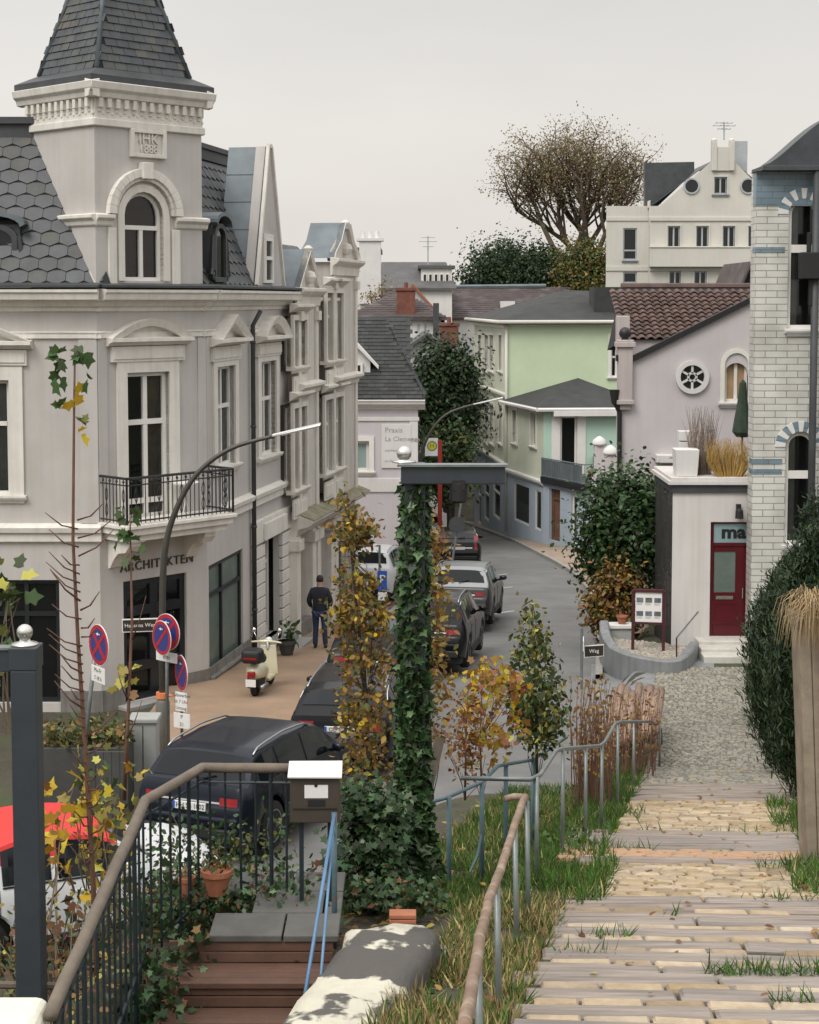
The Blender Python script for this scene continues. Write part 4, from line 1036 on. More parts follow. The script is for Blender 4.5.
# ================================================================ plain houses further off
def simple(name, label, px0, px1, Y, y_e, y_r, dep, zb, wm, rm, kind='side', group=None, apx=None, wins=(), ov=.3, hip=0, wm_win='white_paint', tiles=None, y_e2=None):
    """kind side: ridge parallel to the picture; front: gable towards the viewer"""
    x0, x1 = at(px0, y_e, Y).x, at(px1, y_e, Y).x; ze = at((px0 + px1) / 2, y_e, Y).z
    fr = fr_x(x0, Y); W = x1 - x0
    t = thing(name, ((x0 + x1) / 2, Y + dep / 2, zb), label, 'house', group)
    ops = [fr.rect(*w_) for w_ in wins]
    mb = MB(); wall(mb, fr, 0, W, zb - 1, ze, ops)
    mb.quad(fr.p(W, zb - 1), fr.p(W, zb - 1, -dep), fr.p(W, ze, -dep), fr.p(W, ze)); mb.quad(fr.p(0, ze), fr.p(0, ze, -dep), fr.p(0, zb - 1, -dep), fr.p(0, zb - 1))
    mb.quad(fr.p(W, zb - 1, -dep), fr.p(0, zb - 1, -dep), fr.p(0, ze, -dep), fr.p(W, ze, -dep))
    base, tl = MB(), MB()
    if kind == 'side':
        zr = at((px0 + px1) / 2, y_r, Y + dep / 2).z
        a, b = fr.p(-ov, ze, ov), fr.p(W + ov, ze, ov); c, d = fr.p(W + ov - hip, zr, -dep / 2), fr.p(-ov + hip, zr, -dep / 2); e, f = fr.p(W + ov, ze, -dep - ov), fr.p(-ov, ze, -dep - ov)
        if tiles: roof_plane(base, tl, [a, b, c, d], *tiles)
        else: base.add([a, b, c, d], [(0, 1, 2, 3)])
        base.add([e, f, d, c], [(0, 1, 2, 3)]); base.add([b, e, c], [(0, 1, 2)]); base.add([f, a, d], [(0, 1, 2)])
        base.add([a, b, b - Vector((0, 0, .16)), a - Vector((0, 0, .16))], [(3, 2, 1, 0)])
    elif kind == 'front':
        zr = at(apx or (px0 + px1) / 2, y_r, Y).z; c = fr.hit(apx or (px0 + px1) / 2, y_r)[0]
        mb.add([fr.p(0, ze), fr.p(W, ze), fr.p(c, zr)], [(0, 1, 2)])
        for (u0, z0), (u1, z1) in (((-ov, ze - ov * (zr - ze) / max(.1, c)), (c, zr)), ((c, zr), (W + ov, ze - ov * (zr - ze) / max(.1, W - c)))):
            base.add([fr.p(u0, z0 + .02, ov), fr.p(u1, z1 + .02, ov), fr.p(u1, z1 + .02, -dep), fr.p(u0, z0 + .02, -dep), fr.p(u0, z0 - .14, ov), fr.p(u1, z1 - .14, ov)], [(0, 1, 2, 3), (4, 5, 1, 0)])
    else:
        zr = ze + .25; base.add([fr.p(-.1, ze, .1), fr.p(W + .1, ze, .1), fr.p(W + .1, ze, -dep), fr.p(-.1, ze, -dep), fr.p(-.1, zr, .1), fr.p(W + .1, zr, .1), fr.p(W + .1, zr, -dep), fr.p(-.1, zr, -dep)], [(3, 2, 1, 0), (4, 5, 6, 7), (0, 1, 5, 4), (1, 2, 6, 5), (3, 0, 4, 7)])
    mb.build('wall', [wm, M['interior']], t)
    rf = base.build('roof', rm, t)
    if tl.v: tl.build('tile', [rm], rf)
    for o in ops: window(t, fr, o, wm_win, pane='glass_dark', fw=.09, us=(.5,) if o[1] - o[0] > .9 else (), d=-.1)
    return t, fr, rf
def chimney(rf, px, y0, y1, Y, w, d, m, cap=True):
    p = at(px, y0, Y); z1 = at(px, y1, Y).z; z0 = p.z
    mb = MB(); mb.box(p.x - w / 2, p.x + w / 2, Y - d / 2, Y + d / 2, z0, z1)
    if cap: mb.box(p.x - w / 2 - .06, p.x + w / 2 + .06, Y - d / 2 - .06, Y + d / 2 + .06, z1 - .15, z1 + .02); mb.lathe((p.x, Y, z1), [(.12, 0), (.1, .3)], 8)
    return mb.build('chimney', m, rf, bevel=.02)
simple('slate_house', 'dark slate roofed house close behind the lilac house', 352, 403, 66, 367, 318, 6, -1, M['far_white'], M['felt_roof'], tiles=(.5, .32, 'rect'), ov=.3)
hh, fh, rh = simple('hip_roof_house', 'white house with grey hipped roof and tall brick chimney', 354, 441, 84, 317, 290, 8, -2, M['far_white'], M['roof_brownish'], hip=2.4, tiles=(.4, .3, 'rect'),
       wins=[(417, 421, 322, 334), (424, 428, 322, 334), (436, 440, 322, 334)])
chimney(rh, 406, 316, 288, 84.5, .95, .8, M['chimney_brick'])
chimney(rh, 436, 345, 303, 83.6, .3, .3, M['zinc_dark'], False)
wg, fg, rg = simple('gabled_house', 'small white gabled house half hidden by the dark street tree', 402, 449, 77, 350, 333, 7, -2, M['far_white'], M['roof_grey'], 'front', apx=427, wins=[(418, 424, 358, 378)])
chimney(rg, 449, 347, 323, 80, .9, .7, M['chimney_brick'])
simple('orange_roof_house', 'white house whose orange tiled gable pokes above the hipped roof', 393, 438, 96, 312, 284, 7, 0, M['far_white'], M['roof_orange'], 'front', apx=413, wins=[(411, 417, 300, 309)])
tw_, ft, rt = simple('white_block', 'tall plain white block beside the ornate townhouse', 345, 379, 92, 252, 250, 6, 0, M['far_white'], M['roof_grey'], 'flat')
mb = MB(); p = at(370, 250, 92); mb.box(p.x - .6, p.x + .6, 91.8, 93, p.z - 3, p.z + .5); mb.box(p.x - .75, p.x + .75, 91.7, 93.2, p.z + .5, p.z + .65)
for k in range(3): mb.lathe((p.x - .4 + k * .4, 92.3, p.z + .6), [(.13, 0), (.11, .45)], 8)
mb.build('chimney', M['far_white'], rt)
dh, fd_, rd = simple('dark_roof_house', 'far house with broad dark roof and white ribbon dormer', 376, 452, 108, 288, 262, 9, 2, M['far_white'], M['roof_grey'], hip=.6)
p0, p1 = at(421, 285, 109), at(452, 270, 109)
mb = MB(); mb.box(p0.x, p1.x, 109, 113, p0.z - .3, p1.z + .1); dmr = mb.build('dormer', M['far_white'], rd)
fdm = fr_x(p0.x, 108.98); W_ = p1.x - p0.x
for k in range(5): window(dmr, fdm, (W_ * (.06 + k * .18), W_ * (.06 + k * .18) + W_ * .13, p0.z + .1, p1.z - .25), 'white_paint', d=.02, pane='glass_dark', fw=.05)
mb = MB(); mb.box(p0.x - .2, p1.x + .2, 108.8, 113, p1.z + .1, p1.z + .3); mb.build('dormer_roof', M['roof_grey'], dmr)
def aerial(parent, px, y0, y1, Y):
    p, q_ = at(px, y0, Y), at(px, y1, Y); mb = MB(); mb.tube([p, q_], .045, 5)
    for t, l_ in ((.95, .9), (.8, 1.2), (.62, .7)):
        z = lerp(p.z, q_.z, t); mb.tube([(p.x - l_ / 2, Y, z), (p.x + l_ / 2, Y + .2, z)], .025, 4)
        for k in range(4): x = p.x - l_ / 2 + l_ * k / 3; mb.tube([(x, Y - .25, z), (x, Y + .25, z)], .018, 3)
    return mb.build('aerial', M['zinc_light'], parent)
aerial(rd, 428, 264, 236, 111)
bh, fb_, rb = simple('long_roof_house', 'long house with a worn brown roof behind the green house', 445, 575, 114, 318, 288, 9, 1, M['far_white'], M['roof_brownish'], hip=.3, tiles=(.42, .36, 'rect'))
chimney(rb, 446, 318, 293, 112.5, .35, .35, M['far_white'], False)
mb = MB(); p = at(507, 304, 116); mb.box(p.x - .5, p.x + .5, 115, 117, p.z - .3, p.z + .2); mb.build('skylight', M['far_white'], rb)
mb = MB(); pa, pb = at(446, 287, 118.5), at(546, 286, 118.5); mb.tube([pa, pb], .16, 6); mb.build('ridge_trim', M['zinc'], rb)

# ================================================================ green house on the bend
SG = 1.152
g = thing('green_house', (10.4, 85, zs(82)), 'pale lime green house with dark hipped roof and a blue painted ground floor', 'house')
K0 = Vector((4.22, 71.0, 0)) * SG; aL = math.atan2(-.995, .095); LL = 10.6 * SG
fgl = Fr(K0 - Vector((.095, -.995, 0)) * LL, aL)      # long street side, far end first
fgf = Fr(K0, R(5.4))                                  # gable side towards the viewer
zE, zM_, zB = 8.99, fgl.hit(500, 394)[1], fgl.hit(500, 462)[1]
opl = []
for a, b in ((478.5, 482), (485, 489), (490, 494), (499, 502.5)):
    opl.append(fgl.rect(a, b, 335, 371)); opl.append(fgl.rect(a, b, 405, 443))
opl += [fgl.rect(478, 481, 483, 524), fgl.rect(484, 489, 483, 520), fgl.rect(493, 500, 481, 518)]
og_ = fgf.rect(611, 622, 337, 377)
mb = MB(); wall(mb, fgl, 0, LL, zB, zE, opl[:8]); mb.build('wall', [M['lime_cream'], M['interior']], g)
mb = MB(); wall(mb, fgl, 0, LL, -4, zB, opl[8:]); mb.build('ground_floor_wall', [M['house_blue'], M['interior']], g)
mb = MB(); wall(mb, fgf, 0, 12.5, -1, zE, [og_]); mb.quad(fgf.p(12.5, -1), fgf.p(12.5, -1, -10), fgf.p(12.5, zE, -10), fgf.p(12.5, zE)); q_ = fgl.p(0, 0); mb.quad((q_.x, q_.y, zE), fgf.p(12.5, zE, -10), fgf.p(12.5, -2, -10), (q_.x, q_.y, -2))
mb.build('gable_wall', [M['lime'], M['interior']], g)
mb = MB()
for z, d in ((zM_, .12), (zB, .18), (zE - .3, .2)): mb.mould(fgl, 0, LL, [(0, z - .15), (d * .5, z - .1), (d, z), (d, z + .1), (0, z + .16)][::-1])
mb.mould(fgf, 0, 12.5, [(0, zE - .3), (.1, zE - .25), (.2, zE - .1), (0, zE - .05)][::-1])
mb.build('string_course', M['cream_paint'], g)
for i, o in enumerate(opl[:8]): window(g, fgl, o, 'white_paint', sur='cream_paint', surw=.14, us=(.5,), zs_=(.65,), pane='glass', sill='cream_paint', curtain=(('side', 'net_curtain'), ('left', 'curtain'), ('low', 'net_curtain'))[i % 3])
for o in opl[8:]: window(g, fgl, o, 'white_paint', name='shop_window', zs_=(.7,), pane='glass_dark', d=-.06)
window(g, fgf, og_, 'white_paint', sur='white_paint', surw=.15, us=(.5,), zs_=(.5,), pane='glass_dark', sill='white_paint')
base = MB(); ov = .45; A = fgl.p(-ov, zE, ov); B = fgl.p(LL + ov, zE, ov) + fgf.U * -0; B = K0 + fgl.N * ov + fgf.N * ov; B.z = zE; C = fgf.p(12.9, zE, ov); D = fgf.p(12.9, zE, -11)
R1 = at(590, 291, 88.7); R2 = at(566, 290, 89.8)
base.add([A, B, R2], [(0, 1, 2)]); base.add([B, C, R1, R2], [(0, 1, 2, 3)]); base.add([C, D, R1], [(0, 1, 2)]); base.add([D, A, R2, R1], [(0, 1, 2, 3)])
for a, b in ((A, B), (B, C)): base.add([a, b, b - Vector((0, 0, .2)), a - Vector((0, 0, .2))], [(3, 2, 1, 0)])
grf = base.build('roof', M['felt_roof'], g)
mb = MB()
for a, b in ((A, B), (B, C)): mb.tube([a + Vector((0, 0, -.08)), b + Vector((0, 0, -.08))], .1, 6)
mb.tube([K0 + fgf.N * .12 + fgl.N * .05 + Vector((0, 0, zE - .3)), K0 + fgf.N * .12 + fgl.N * .05 + Vector((0, 0, -1.5))], .07, 6)
mb.build('gutter', M['far_cream'], g, smooth=True)
p0, p1 = at(594, 318, 83.6), at(619, 287, 83.6); mb = MB(); mb.box(p0.x, p1.x + .4, 83.6, 86, p0.z - .6, p1.z); mb.build('dormer', M['felt_roof'], grf)
mb = MB(); p = at(507, 304, 73.5)
# front wing along the curve
K1 = Vector((5.42, 66.0, 0)) * SG; aw = math.atan2(-.97, .24); WL = (K0 - K1).length
dK = (K1 - K0).normalized(); fwl = Fr(K0, math.atan2(dK.y, dK.x)); fwf = Fr(K1, R(3))
zWE = fwf.hit(560, 408)[1]; zT = fwl.hit(540, 482)[1]
ow = [fwl.rect(513, 517, 410, 443), fwl.rect(531, 536, 413, 446)]; owb = [fwl.rect(514, 529, 484, 523), fwl.rect(535, 541, 490, 530)]
wd_ = fwf.rect(560, 577, 416, 474); wx = fwf.rect(598, 612, 430, 470)
mb = MB(); wall(mb, fwl, 0, WL, zT, zWE, ow); mb.build('wing_wall', [M['lime_cream'], M['interior']], g)
mb = MB(); wall(mb, fwl, 0, WL, -4, zT, owb); mb.build('ground_floor_wall', [M['house_blue'], M['interior']], g)
mb = MB(); wall(mb, fwf, 0, 5.3, -2, zWE, [wd_]); mb.build('wing_wall', [M['mint'], M['interior']], g, label='mint green upper wall above the roof terrace')
for o in ow: window(g, fwl, o, 'white_paint', sur='cream_paint', surw=.14, pane='glass', curtain=('side', 'net_curtain'), sill='cream_paint')
for o in owb: window(g, fwl, o, 'white_paint', name='shop_window', pane='glass', d=-.06, curtain=('low', 'blind_teal'))
window(g, fwf, wd_, 'white_paint', name='terrace_door', sur='white_paint', surw=.4, pane='glass_dark', fw=.1)
base, tl = MB(), MB(); ov = .35
a, b, c = fwl.p(-.0, zWE, ov), K1 + fwl.N * ov + fwf.N * ov, fwf.p(5.4, zWE, ov); b.z = zWE; ap = at(578, 378, 80.8)
base.add([a, b, ap], [(0, 1, 2)]); base.add([b, c, ap], [(0, 1, 2)]); base.add([c, fwf.p(5.4, zWE, -5.3), ap], [(0, 1, 2)])
wr = base.build('wing_roof', M['felt_roof'], g)
mb = MB()
for p, q_ in ((a, b), (b, c)): mb.tube([p - Vector((0, 0, .06)), q_ - Vector((0, 0, .06))], .1, 6)
mb.fbox(fwf, .4, 5.3, zWE - .35, zWE - .12, 0, .5); mb.build('gutter', M['far_white'], wr, smooth=False)
mb = MB(); mb.mould(fwl, 0, WL + .02, [(0, zT - .15), (.1, zT - .1), (.16, zT), (.16, zT + .1), (0, zT + .14)][::-1]); mb.build('string_course', M['far_white'], g)
# blue ground floor facet with terrace
K2 = Vector((6.75, 63.3, 0)) * SG; dK2 = K2 - K1; fb2 = Fr(K1, math.atan2(dK2.y, dK2.x)); BL = dK2.length; fb3 = Fr(K2, R(12))
zTe = fb2.hit(562, 486)[1]
od = [fb2.rect(549, 560, 489, 541), fb2.rect(571, 576.5, 494, 545)]; ox = fb2.rect(546.2, 547.2, 490, 525)
mb = MB(); wall(mb, fb2, 0, BL, -4.2, zTe, od); wall(mb, fb3, 0, 1.6, -4.2, zTe, []); mb.quad(fb3.p(1.6, -4), fb3.p(1.6, -4, -3), fb3.p(1.6, zTe, -3), fb3.p(1.6, zTe)); mb.build('ground_floor_wall', [M['house_blue'], M['interior']], g)
window(g, fb2, od[0], 'brown_wood', name='door', zs_=(.8,), pane='brown_wood', fw=.14, d=-.2, label='brown wooden door'); window(g, fb2, od[1], 'white_paint', name='door', zs_=(.75,), pane='glass_dark', fw=.1, d=-.12)
mb = MB(); mb.prism([(K1.x - .15, K1.y), (K2.x - .2, K2.y - .25), (K2.x + 1.9, K2.y + .1), (K2.x + 1.9, K2.y + 4), (K1.x, K1.y + .3)], zTe - .02, zTe + .28); tb = mb.build('terrace', M['black_frame'], g)
mb = MB(); fo = Fr(K1 + fb2.N * .1, fb2.ang)
for z in (.32, 1.15): mb.tube([fo.p(0, zTe + z), fo.p(BL, zTe + z)], .035, 5)
n = 16
for k in range(n + 1): mb.tube([fo.p(BL * k / n, zTe + .28), fo.p(BL * k / n, zTe + 1.15)], .03 if k % 4 == 0 else .015, 4)
mb.tube([fo.p(BL, zTe + 1.15), fb3.p(1.7, zTe + 1.15, .15)], .03, 5); mb.tube([fo.p(BL, zTe + .4), fb3.p(1.7, zTe + .4, .15)], .03, 5)
for k in range(6): mb.tube([fb3.p(1.7 * k / 5, zTe + .28, .15), fb3.p(1.7 * k / 5, zTe + 1.15, .15)], .015, 4)
mb.fbox(fo, 0, BL, zTe + .35, zTe + 1.1, -.03, -.01)
mb.build('railing', M['zinc'], tb)
mb = MB(); u_, z_ = fb3.hit(580, 497); mb.fbox(fb3, .5, .75, z_ - .12, z_ + .15, 0, .1); mb.build('wall_lamp', M['sign_white'], g, bevel=.02)
mb = MB(); mb.tube([fb3.p(1.3, zTe, .1), fb3.p(1.3, -2, .1)], .06, 6); mb.build('downpipe', M['zinc_dark'], g)

# ================================================================ mauve gable house
Ym = 45.0; fm_ = fr_x(at(617, 400, Ym).x, Ym); hm = thing('mauve_house', (9.5, 48, 1), 'mauve rendered house with brown pantile roof and a round six spoked window', 'house')
um = lambda px, y: fm_.hit(px, y)
orr = fm_.rect(724.5, 748, 353, 402); rc, rz = um(692, 377); rr_ = .36
wallp = [um(618, 640), um(830, 640), um(830, 262), um(752, 298), um(636, 357), um(618, 357)]
W_m = um(830, 400)[0]
mb = MB(); wall(mb, fm_, 0, W_m, -.2, 8.3, [(orr[0], orr[1], orr[2], min(orr[3], 8.28), (orr[1] - orr[0]) / 2)])
mb.add([fm_.p(*q) for q in [(0, 8.3), (W_m, 8.3), um(830, 262), um(640, 356)]], [(0, 1, 2, 3)])
mb.quad(fm_.p(0, 8.3), fm_.p(.75, 8.3, -6), fm_.p(.75, 0, -6), fm_.p(0, 0))
mb.build('wall', [M['mauve'], M['interior']], hm)
mb = MB(); a, b = um(634, 361), um(832, 262); a2, b2 = um(634, 355), um(832, 256); mb.fprism(fm_, [a, b, b2, a2], -.1, .12); m0 = um(616, 361); mb.fprism(fm_, [m0, a, a2, (m0[0], a2[1])], -.1, .12); mb.build('verge', M['jet'], hm)
wn = window(hm, fm_, orr, 'cream_paint', name='arched_window', rise=(orr[1] - orr[0]) / 2, pane='tan', sur='cream_paint', surw=.12, sill='far_white', us=(.5,), fw=.08)
mb = MB(); n = 24; circ = lambda r: [(rc + r * math.cos(2 * PI * k / n), rz + r * math.sin(2 * PI * k / n)) for k in range(n)]
ring(mb, fm_, circ(.46), circ(.33), -.02, .1); ring(mb, fm_, circ(.14), circ(.08), -.02, .06)
for k in range(6):
    a_ = PI / 6 + k * PI / 3; e_, f_ = Vector((math.cos(a_), math.sin(a_))), Vector((-math.sin(a_), math.cos(a_)))
    q4 = [(rc + e_.x * r + f_.x * s_, rz + e_.y * r + f_.y * s_) for r, s_ in ((.1, -.03), (.35, -.03), (.35, .03), (.1, .03))]; mb.fprism(fm_, q4, 0, .06)
rw = mb.build('round_window', M['far_white'], hm); mb = MB(); mb.add([fm_.p(*q, .008) for q in circ(.34)], [list(range(n))]); mb.build('pane', M['glass_dark'], rw)
# pantile roof
pe0, pe1 = at(622, 340, 46.2), at(835, 340, 46.2); pr0, pr1 = at(621, 287, 49.5), at(835, 287, 49.5)
base, tl = MB(), MB()
def pantiles(mb, o, U, V, wu, wv, w=.24, h=.28):
    nu, nv = int(wu / w), int(wv / h); n = U.cross(V).normalized(); prof = [0, .045, .06, .045, .0, -.01]
    for j in range(nv):
        for i in range(nu):
            mb.mi = rnd.choice([0, 0, 1]); jt = rnd.uniform(-.006, .006); vs = []
            for k, hgt in enumerate(prof):
                for t in (0, 1): vs.append(o + U * (w * (i + k / 5.0)) + V * (h * (j + t * 1.1)) + n * (hgt + .05 * (1 - t) + jt))
            vs += [v - n * .03 for v in vs[::2]]; m = len(prof)
            mb.add(vs, [(2 * k, 2 * k + 2, 2 * k + 3, 2 * k + 1) for k in range(m - 1)] + [(2 * m + k, 2 * m + k + 1, 2 * k + 2, 2 * k) for k in range(m - 1)])
    mb.mi = 0
U_ = (pe1 - pe0).normalized(); V_ = (pr0 - pe0); V_ = (V_ - U_ * V_.dot(U_)); hv = V_.length; V_.normalize()
base.add([pe0, pe1, pr1, pr0], [(0, 1, 2, 3)]); base.add([pr0, pr1, pr1 + Vector((0, 3.3, -2)), pr0 + Vector((0, 3.3, -2))], [(0, 1, 2, 3)]); base.add([pe0, pr0, pr0 + Vector((0, 3.3, -2))], [(0, 1, 2)])
pantiles(tl, pe0, U_, V_, (pe1 - pe0).length, hv)
pr = base.build('roof', M['slate_under'], hm); tl.build('pantile', [M['pantile'], M['pantile_b']], pr)
mb = MB(); mb.tube([pr0, pr1], .12, 8); mb.build('ridge_tile', M['pantile'], pr)
mb = MB(); mb.box(pe0.x + .25, pe1.x, 46.3, 46.6, 7.5, pe0.z); mb.build('clerestory_wall', M['mauve'], hm)
# corner pier with ball
mb = MB(); p0, p1 = um(617.5, 404), um(632, 347); mb.fbox(fm_, p0[0], p1[0], p0[1], p1[1], -.2, .2); mb.fbox(fm_, p0[0] - .07, p1[0] + .07, p1[1], p1[1] + .14, -.27, .27); mb.fbox(fm_, p0[0] - .03, p1[0] + .03, p1[1] + .14, p1[1] + .2, -.2, .22); mb.fbox(fm_, p0[0] - .05, p1[0] + .05, p0[1], p0[1] + .12, -.2, .25)
mb.fbox(fm_, p0[0] + .05, p1[0] - .05, p0[1] - .15, p0[1], -.15, .15); pier = mb.build('corner_pier', M['pilaster_pink'], hm, bevel=.015)
mb = MB(); mb.ball(fm_.p((p0[0] + p1[0]) / 2, p1[1] + .38), .17, 14); mb.lathe(fm_.p((p0[0] + p1[0]) / 2, p1[1] + .2), [(.12, 0), (.06, .08)], 10); mb.build('ball_finial', M['black_iron'], pier, smooth=True)
mb = MB(); mb.box(fm_.p(p0[0], 0).x + .02, fm_.p(p1[0], 0).x - .02, Ym + .3, Ym + .75, 8.3, um(625, 316)[1]); mb.build('chimney', M['pilaster_pink'], hm, bevel=.02)
mb = MB(); a, b, c, d = um(614, 393), um(614, 402), um(619, 412), um(619, 520); mb.tube([fm_.p(*a, .15), fm_.p(*b, .15), fm_.p(*c, .1), fm_.p(*d, .1)], .065, 8); mb.lathe(fm_.p(a[0], a[1] - .1, .15), [(.08, -.2), (.15, .2)], 8); mb.build('downpipe', M['jet'], hm)
mb = MB(); a = um(655, 462); b = um(672, 454); mb.fbox(fm_, a[0], b[0] + .3, a[1], b[1], -.05, .35); mb.build('ledge', M['far_white'], hm, bevel=.02)

# ================================================================ white shop with the red door
Yk = 38.0; fk = fr_x(at(672, 560, Yk).x, Yk); sh = thing('shop_annex', fk.p(1, 2.0), 'low off white shop annex with dark red door and a planted roof terrace', 'shop')
uk = lambda px, y: fk.hit(px, y)
odr = fk.rect(710, 752, 522, 636.5); Wk = 2.7; zk = uk(700, 481)[1]; zk0 = odr[2]
mb = MB(); wall(mb, fk, 0, Wk, 1.0, zk - .25, [odr], rev=.14); mb.build('wall', [M['shop_white'], M['interior']], sh)
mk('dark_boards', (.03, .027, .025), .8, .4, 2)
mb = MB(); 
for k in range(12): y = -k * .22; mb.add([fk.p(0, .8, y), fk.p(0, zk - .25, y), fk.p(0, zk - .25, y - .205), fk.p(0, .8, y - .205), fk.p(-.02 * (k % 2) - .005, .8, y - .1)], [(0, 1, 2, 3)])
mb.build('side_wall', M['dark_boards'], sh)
mb = MB(); mb.fbox(fk, -.12, Wk, zk - .08, zk + .02, -2.6, .14); mb.fbox(fk, -.06, Wk, zk + .02, zk + .09, -2.6, .09); lg = mb.build('roof_ledge', M['shop_white'], sh, bevel=.012)
mb = MB(); mb.fbox(fk, -.04, Wk, zk - .27, zk - .082, -2.6, .06); mb.build('fascia', M['zinc_dark'], sh)
ztr = uk(730, 544)[1]
mb = MB(); fwk = .08
ring(mb, fk, outline(odr[0], odr[1], zk0, odr[3]), outline(odr[0] + fwk, odr[1] - fwk, zk0 + .02, odr[3] - .05), -.14, -.06)
mb.fbox(fk, odr[0] + fwk, odr[1] - fwk, ztr - .06, ztr + .02, -.14, -.055)
df = mb.build('door', M['maroon'], sh, label='dark red shop door with glazed upper panel')
mb = MB(); a, b = odr[0] + fwk + .01, odr[1] - fwk - .01
g0_, g1_, gz0, gz1 = fk.rect(714.5, 736, 552, 593)
x0_, x1_ = a, b
for (u0, u1, z0, z1) in ((x0_, g0_, zk0 + .02, ztr - .07), (g1_, x1_, zk0 + .02, ztr - .07), (g0_, g1_, gz1, ztr - .07), (g0_, g1_, zk0 + .02, gz0)): mb.fbox(fk, u0, u1, z0, z1, -.13, -.08)
ring(mb, fk, outline(g0_ - .03, g1_ + .03, zk0 + .28, gz0 - .22), outline(g0_ + .02, g1_ - .02, zk0 + .33, gz0 - .27), -.08, -.065)
dl = mb.build('door_leaf', M['maroon'], df)
mb = MB(); mb.quad(fk.p(g0_, gz0, -.1), fk.p(g1_, gz0, -.1), fk.p(g1_, gz1, -.1), fk.p(g0_, gz1, -.1)); mb.build('pane', M['glass_frost'], dl)
mb = MB(); mb.fbox(fk, g0_ + .05, g1_ - .05, gz0 - .16, gz0 - .08, -.08, -.06); mb.tube([fk.p(x1_ - .12, zk0 + .9, -.03), fk.p(x1_ - .12, zk0 + 1.15, -.03)], .015); mb.build('letter_slot', M['steel_bright'], dl)
mk('transom_glass', (.25, .35, .36), .2, .1, 2)
mb = MB(); mb.quad(fk.p(a, ztr + .02, -.09), fk.p(b, ztr + .02, -.09), fk.p(b, odr[3] - .05, -.09), fk.p(a, odr[3] - .05, -.09)); tp = mb.build('transom', M['transom_glass'], df)
text('lettering', 'mai', fk, uk(722, 531)[0], (ztr + odr[3]) / 2 - .0, .42, M['lettering'], tp, d=-.085, align='LEFT', sx=1.15, bold=.016)
mb = MB(); u, z = uk(738, 509); mb.fbox(fk, u - .05, u + .05, z - .05, z + .12, 0, .12); mb.lathe(fk.p(u, z - .2, .16), [(.1, 0), (.09, .18), (.03, .24)], 10); mb.build('wall_lamp', M['jet'], sh)
# steps up to the door
mb = MB(); zb = zp(35.5)
for k in range(3):
    z1 = lerp(zb, zk0, (3 - k) / 3.0) - .004; mb.fbox(fk, .55 - k * .02, 2.9, zb - .5, z1, .02 + k * .48 - (0.02 if k == 0 else 0), .5 + k * .48)
ds = thing('door_steps', fk.p(1.6, zb), 'three pale stone steps rising to the dark red door', 'steps')
mb.build('step_block', mk('step_stone', (.55, .53, .48), .85, .15, 2, .03, 30, streak=.1), ds, bevel=.02)

# ================================================================ white glazed brick house
Yb = 37.4; xb = at(753.5, 400, Yb).x; fB = fr_x(xb, Yb); hb = thing('brick_house', (xb + 4, Yb + 2, 2), 'white glazed brick house with blue bands and curved slate roof', 'house')
ub = lambda px, y: fB.hit(px, y)
o1 = fB.rect(788, 818, 199, 329); o2 = fB.rect(785, 815, 432, 545)
zTop = ub(780, 172)[1]; WB = 7.0
mb = MB(); wall(mb, fB, 0, WB, 1, zTop, [(*o1, (o1[1] - o1[0]) / 2), (*o2, (o2[1] - o2[0]) / 2)], rev=.2); mb.build('wall', [M['white_glazed_brick'], M['interior']], hb)
mb = MB(); mb.quad(fB.p(0, 1), fB.p(0, zTop), fB.p(0, zTop, -.55), fB.p(0, 1, -.55)); mb.build('wall', M['white_brick_return'], hb)
for ya, yb in ((173, 206), (247, 252.5), (459, 464), (469, 474)):
    za, zb_ = ub(770, yb)[1], ub(770, ya)[1]; mb = MB()
    e_ = o1[0] if ya < 300 else o2[0]
    mb.fbox(fB, -.015, WB if ya == 173 else e_ - .08, za, zb_, -.3, .015); mb.build('blue_band', M['blue_glazed_brick'], hb)
for o in (o1, o2):
    r_ = (o[1] - o[0]) / 2
    wn = window(hb, fB, o, 'white_paint', name='arched_window', rise=r_, zs_=(.62,), pane='glass', fw=.09, bar=.09, d=-.14, sill='far_white', curtain=('left', 'net_curtain'))
    mA, mB_ = MB(), MB(); n = 13; c, z = (o[0] + o[1]) / 2, o[3] - r_
    for k in range(n):
        a0, a1 = PI * k / n, PI * (k + 1) / n
        q4 = [(c + rr2 * math.cos(aa), z + rr2 * math.sin(aa)) for rr2, aa in ((r_ + .01, a0), (r_ + .25, a0), (r_ + .25, a1), (r_ + .01, a1))]
        (mA if k % 2 else mB_).fprism(fB, q4, -.05, .02 if k % 2 else .025)
    mA.build('voussoir', M['blue_glazed_brick'], wn, bevel=.006); mB_.build('voussoir', M['far_white'], wn, bevel=.006)
mb = MB(); prof = []
for k in range(13):
    t = k / 12; px = lerp(759, 850, t); yy = 167 - 56 * (sstep(0, 1, t ** .8)); prof.append(ub(px, yy))
left = [(u, z) for u, z in prof]
for (a, b) in zip(left[:-1], left[1:]): mb.quad(fB.p(*a, .35), fB.p(*b, .35 - .0), fB.p(*b, -.8), fB.p(*a, -.8))
mb.add([fB.p(*q, .35) for q in left] + [fB.p(left[-1][0], left[0][1], .35)], [list(range(len(left) + 1))[::-1]])
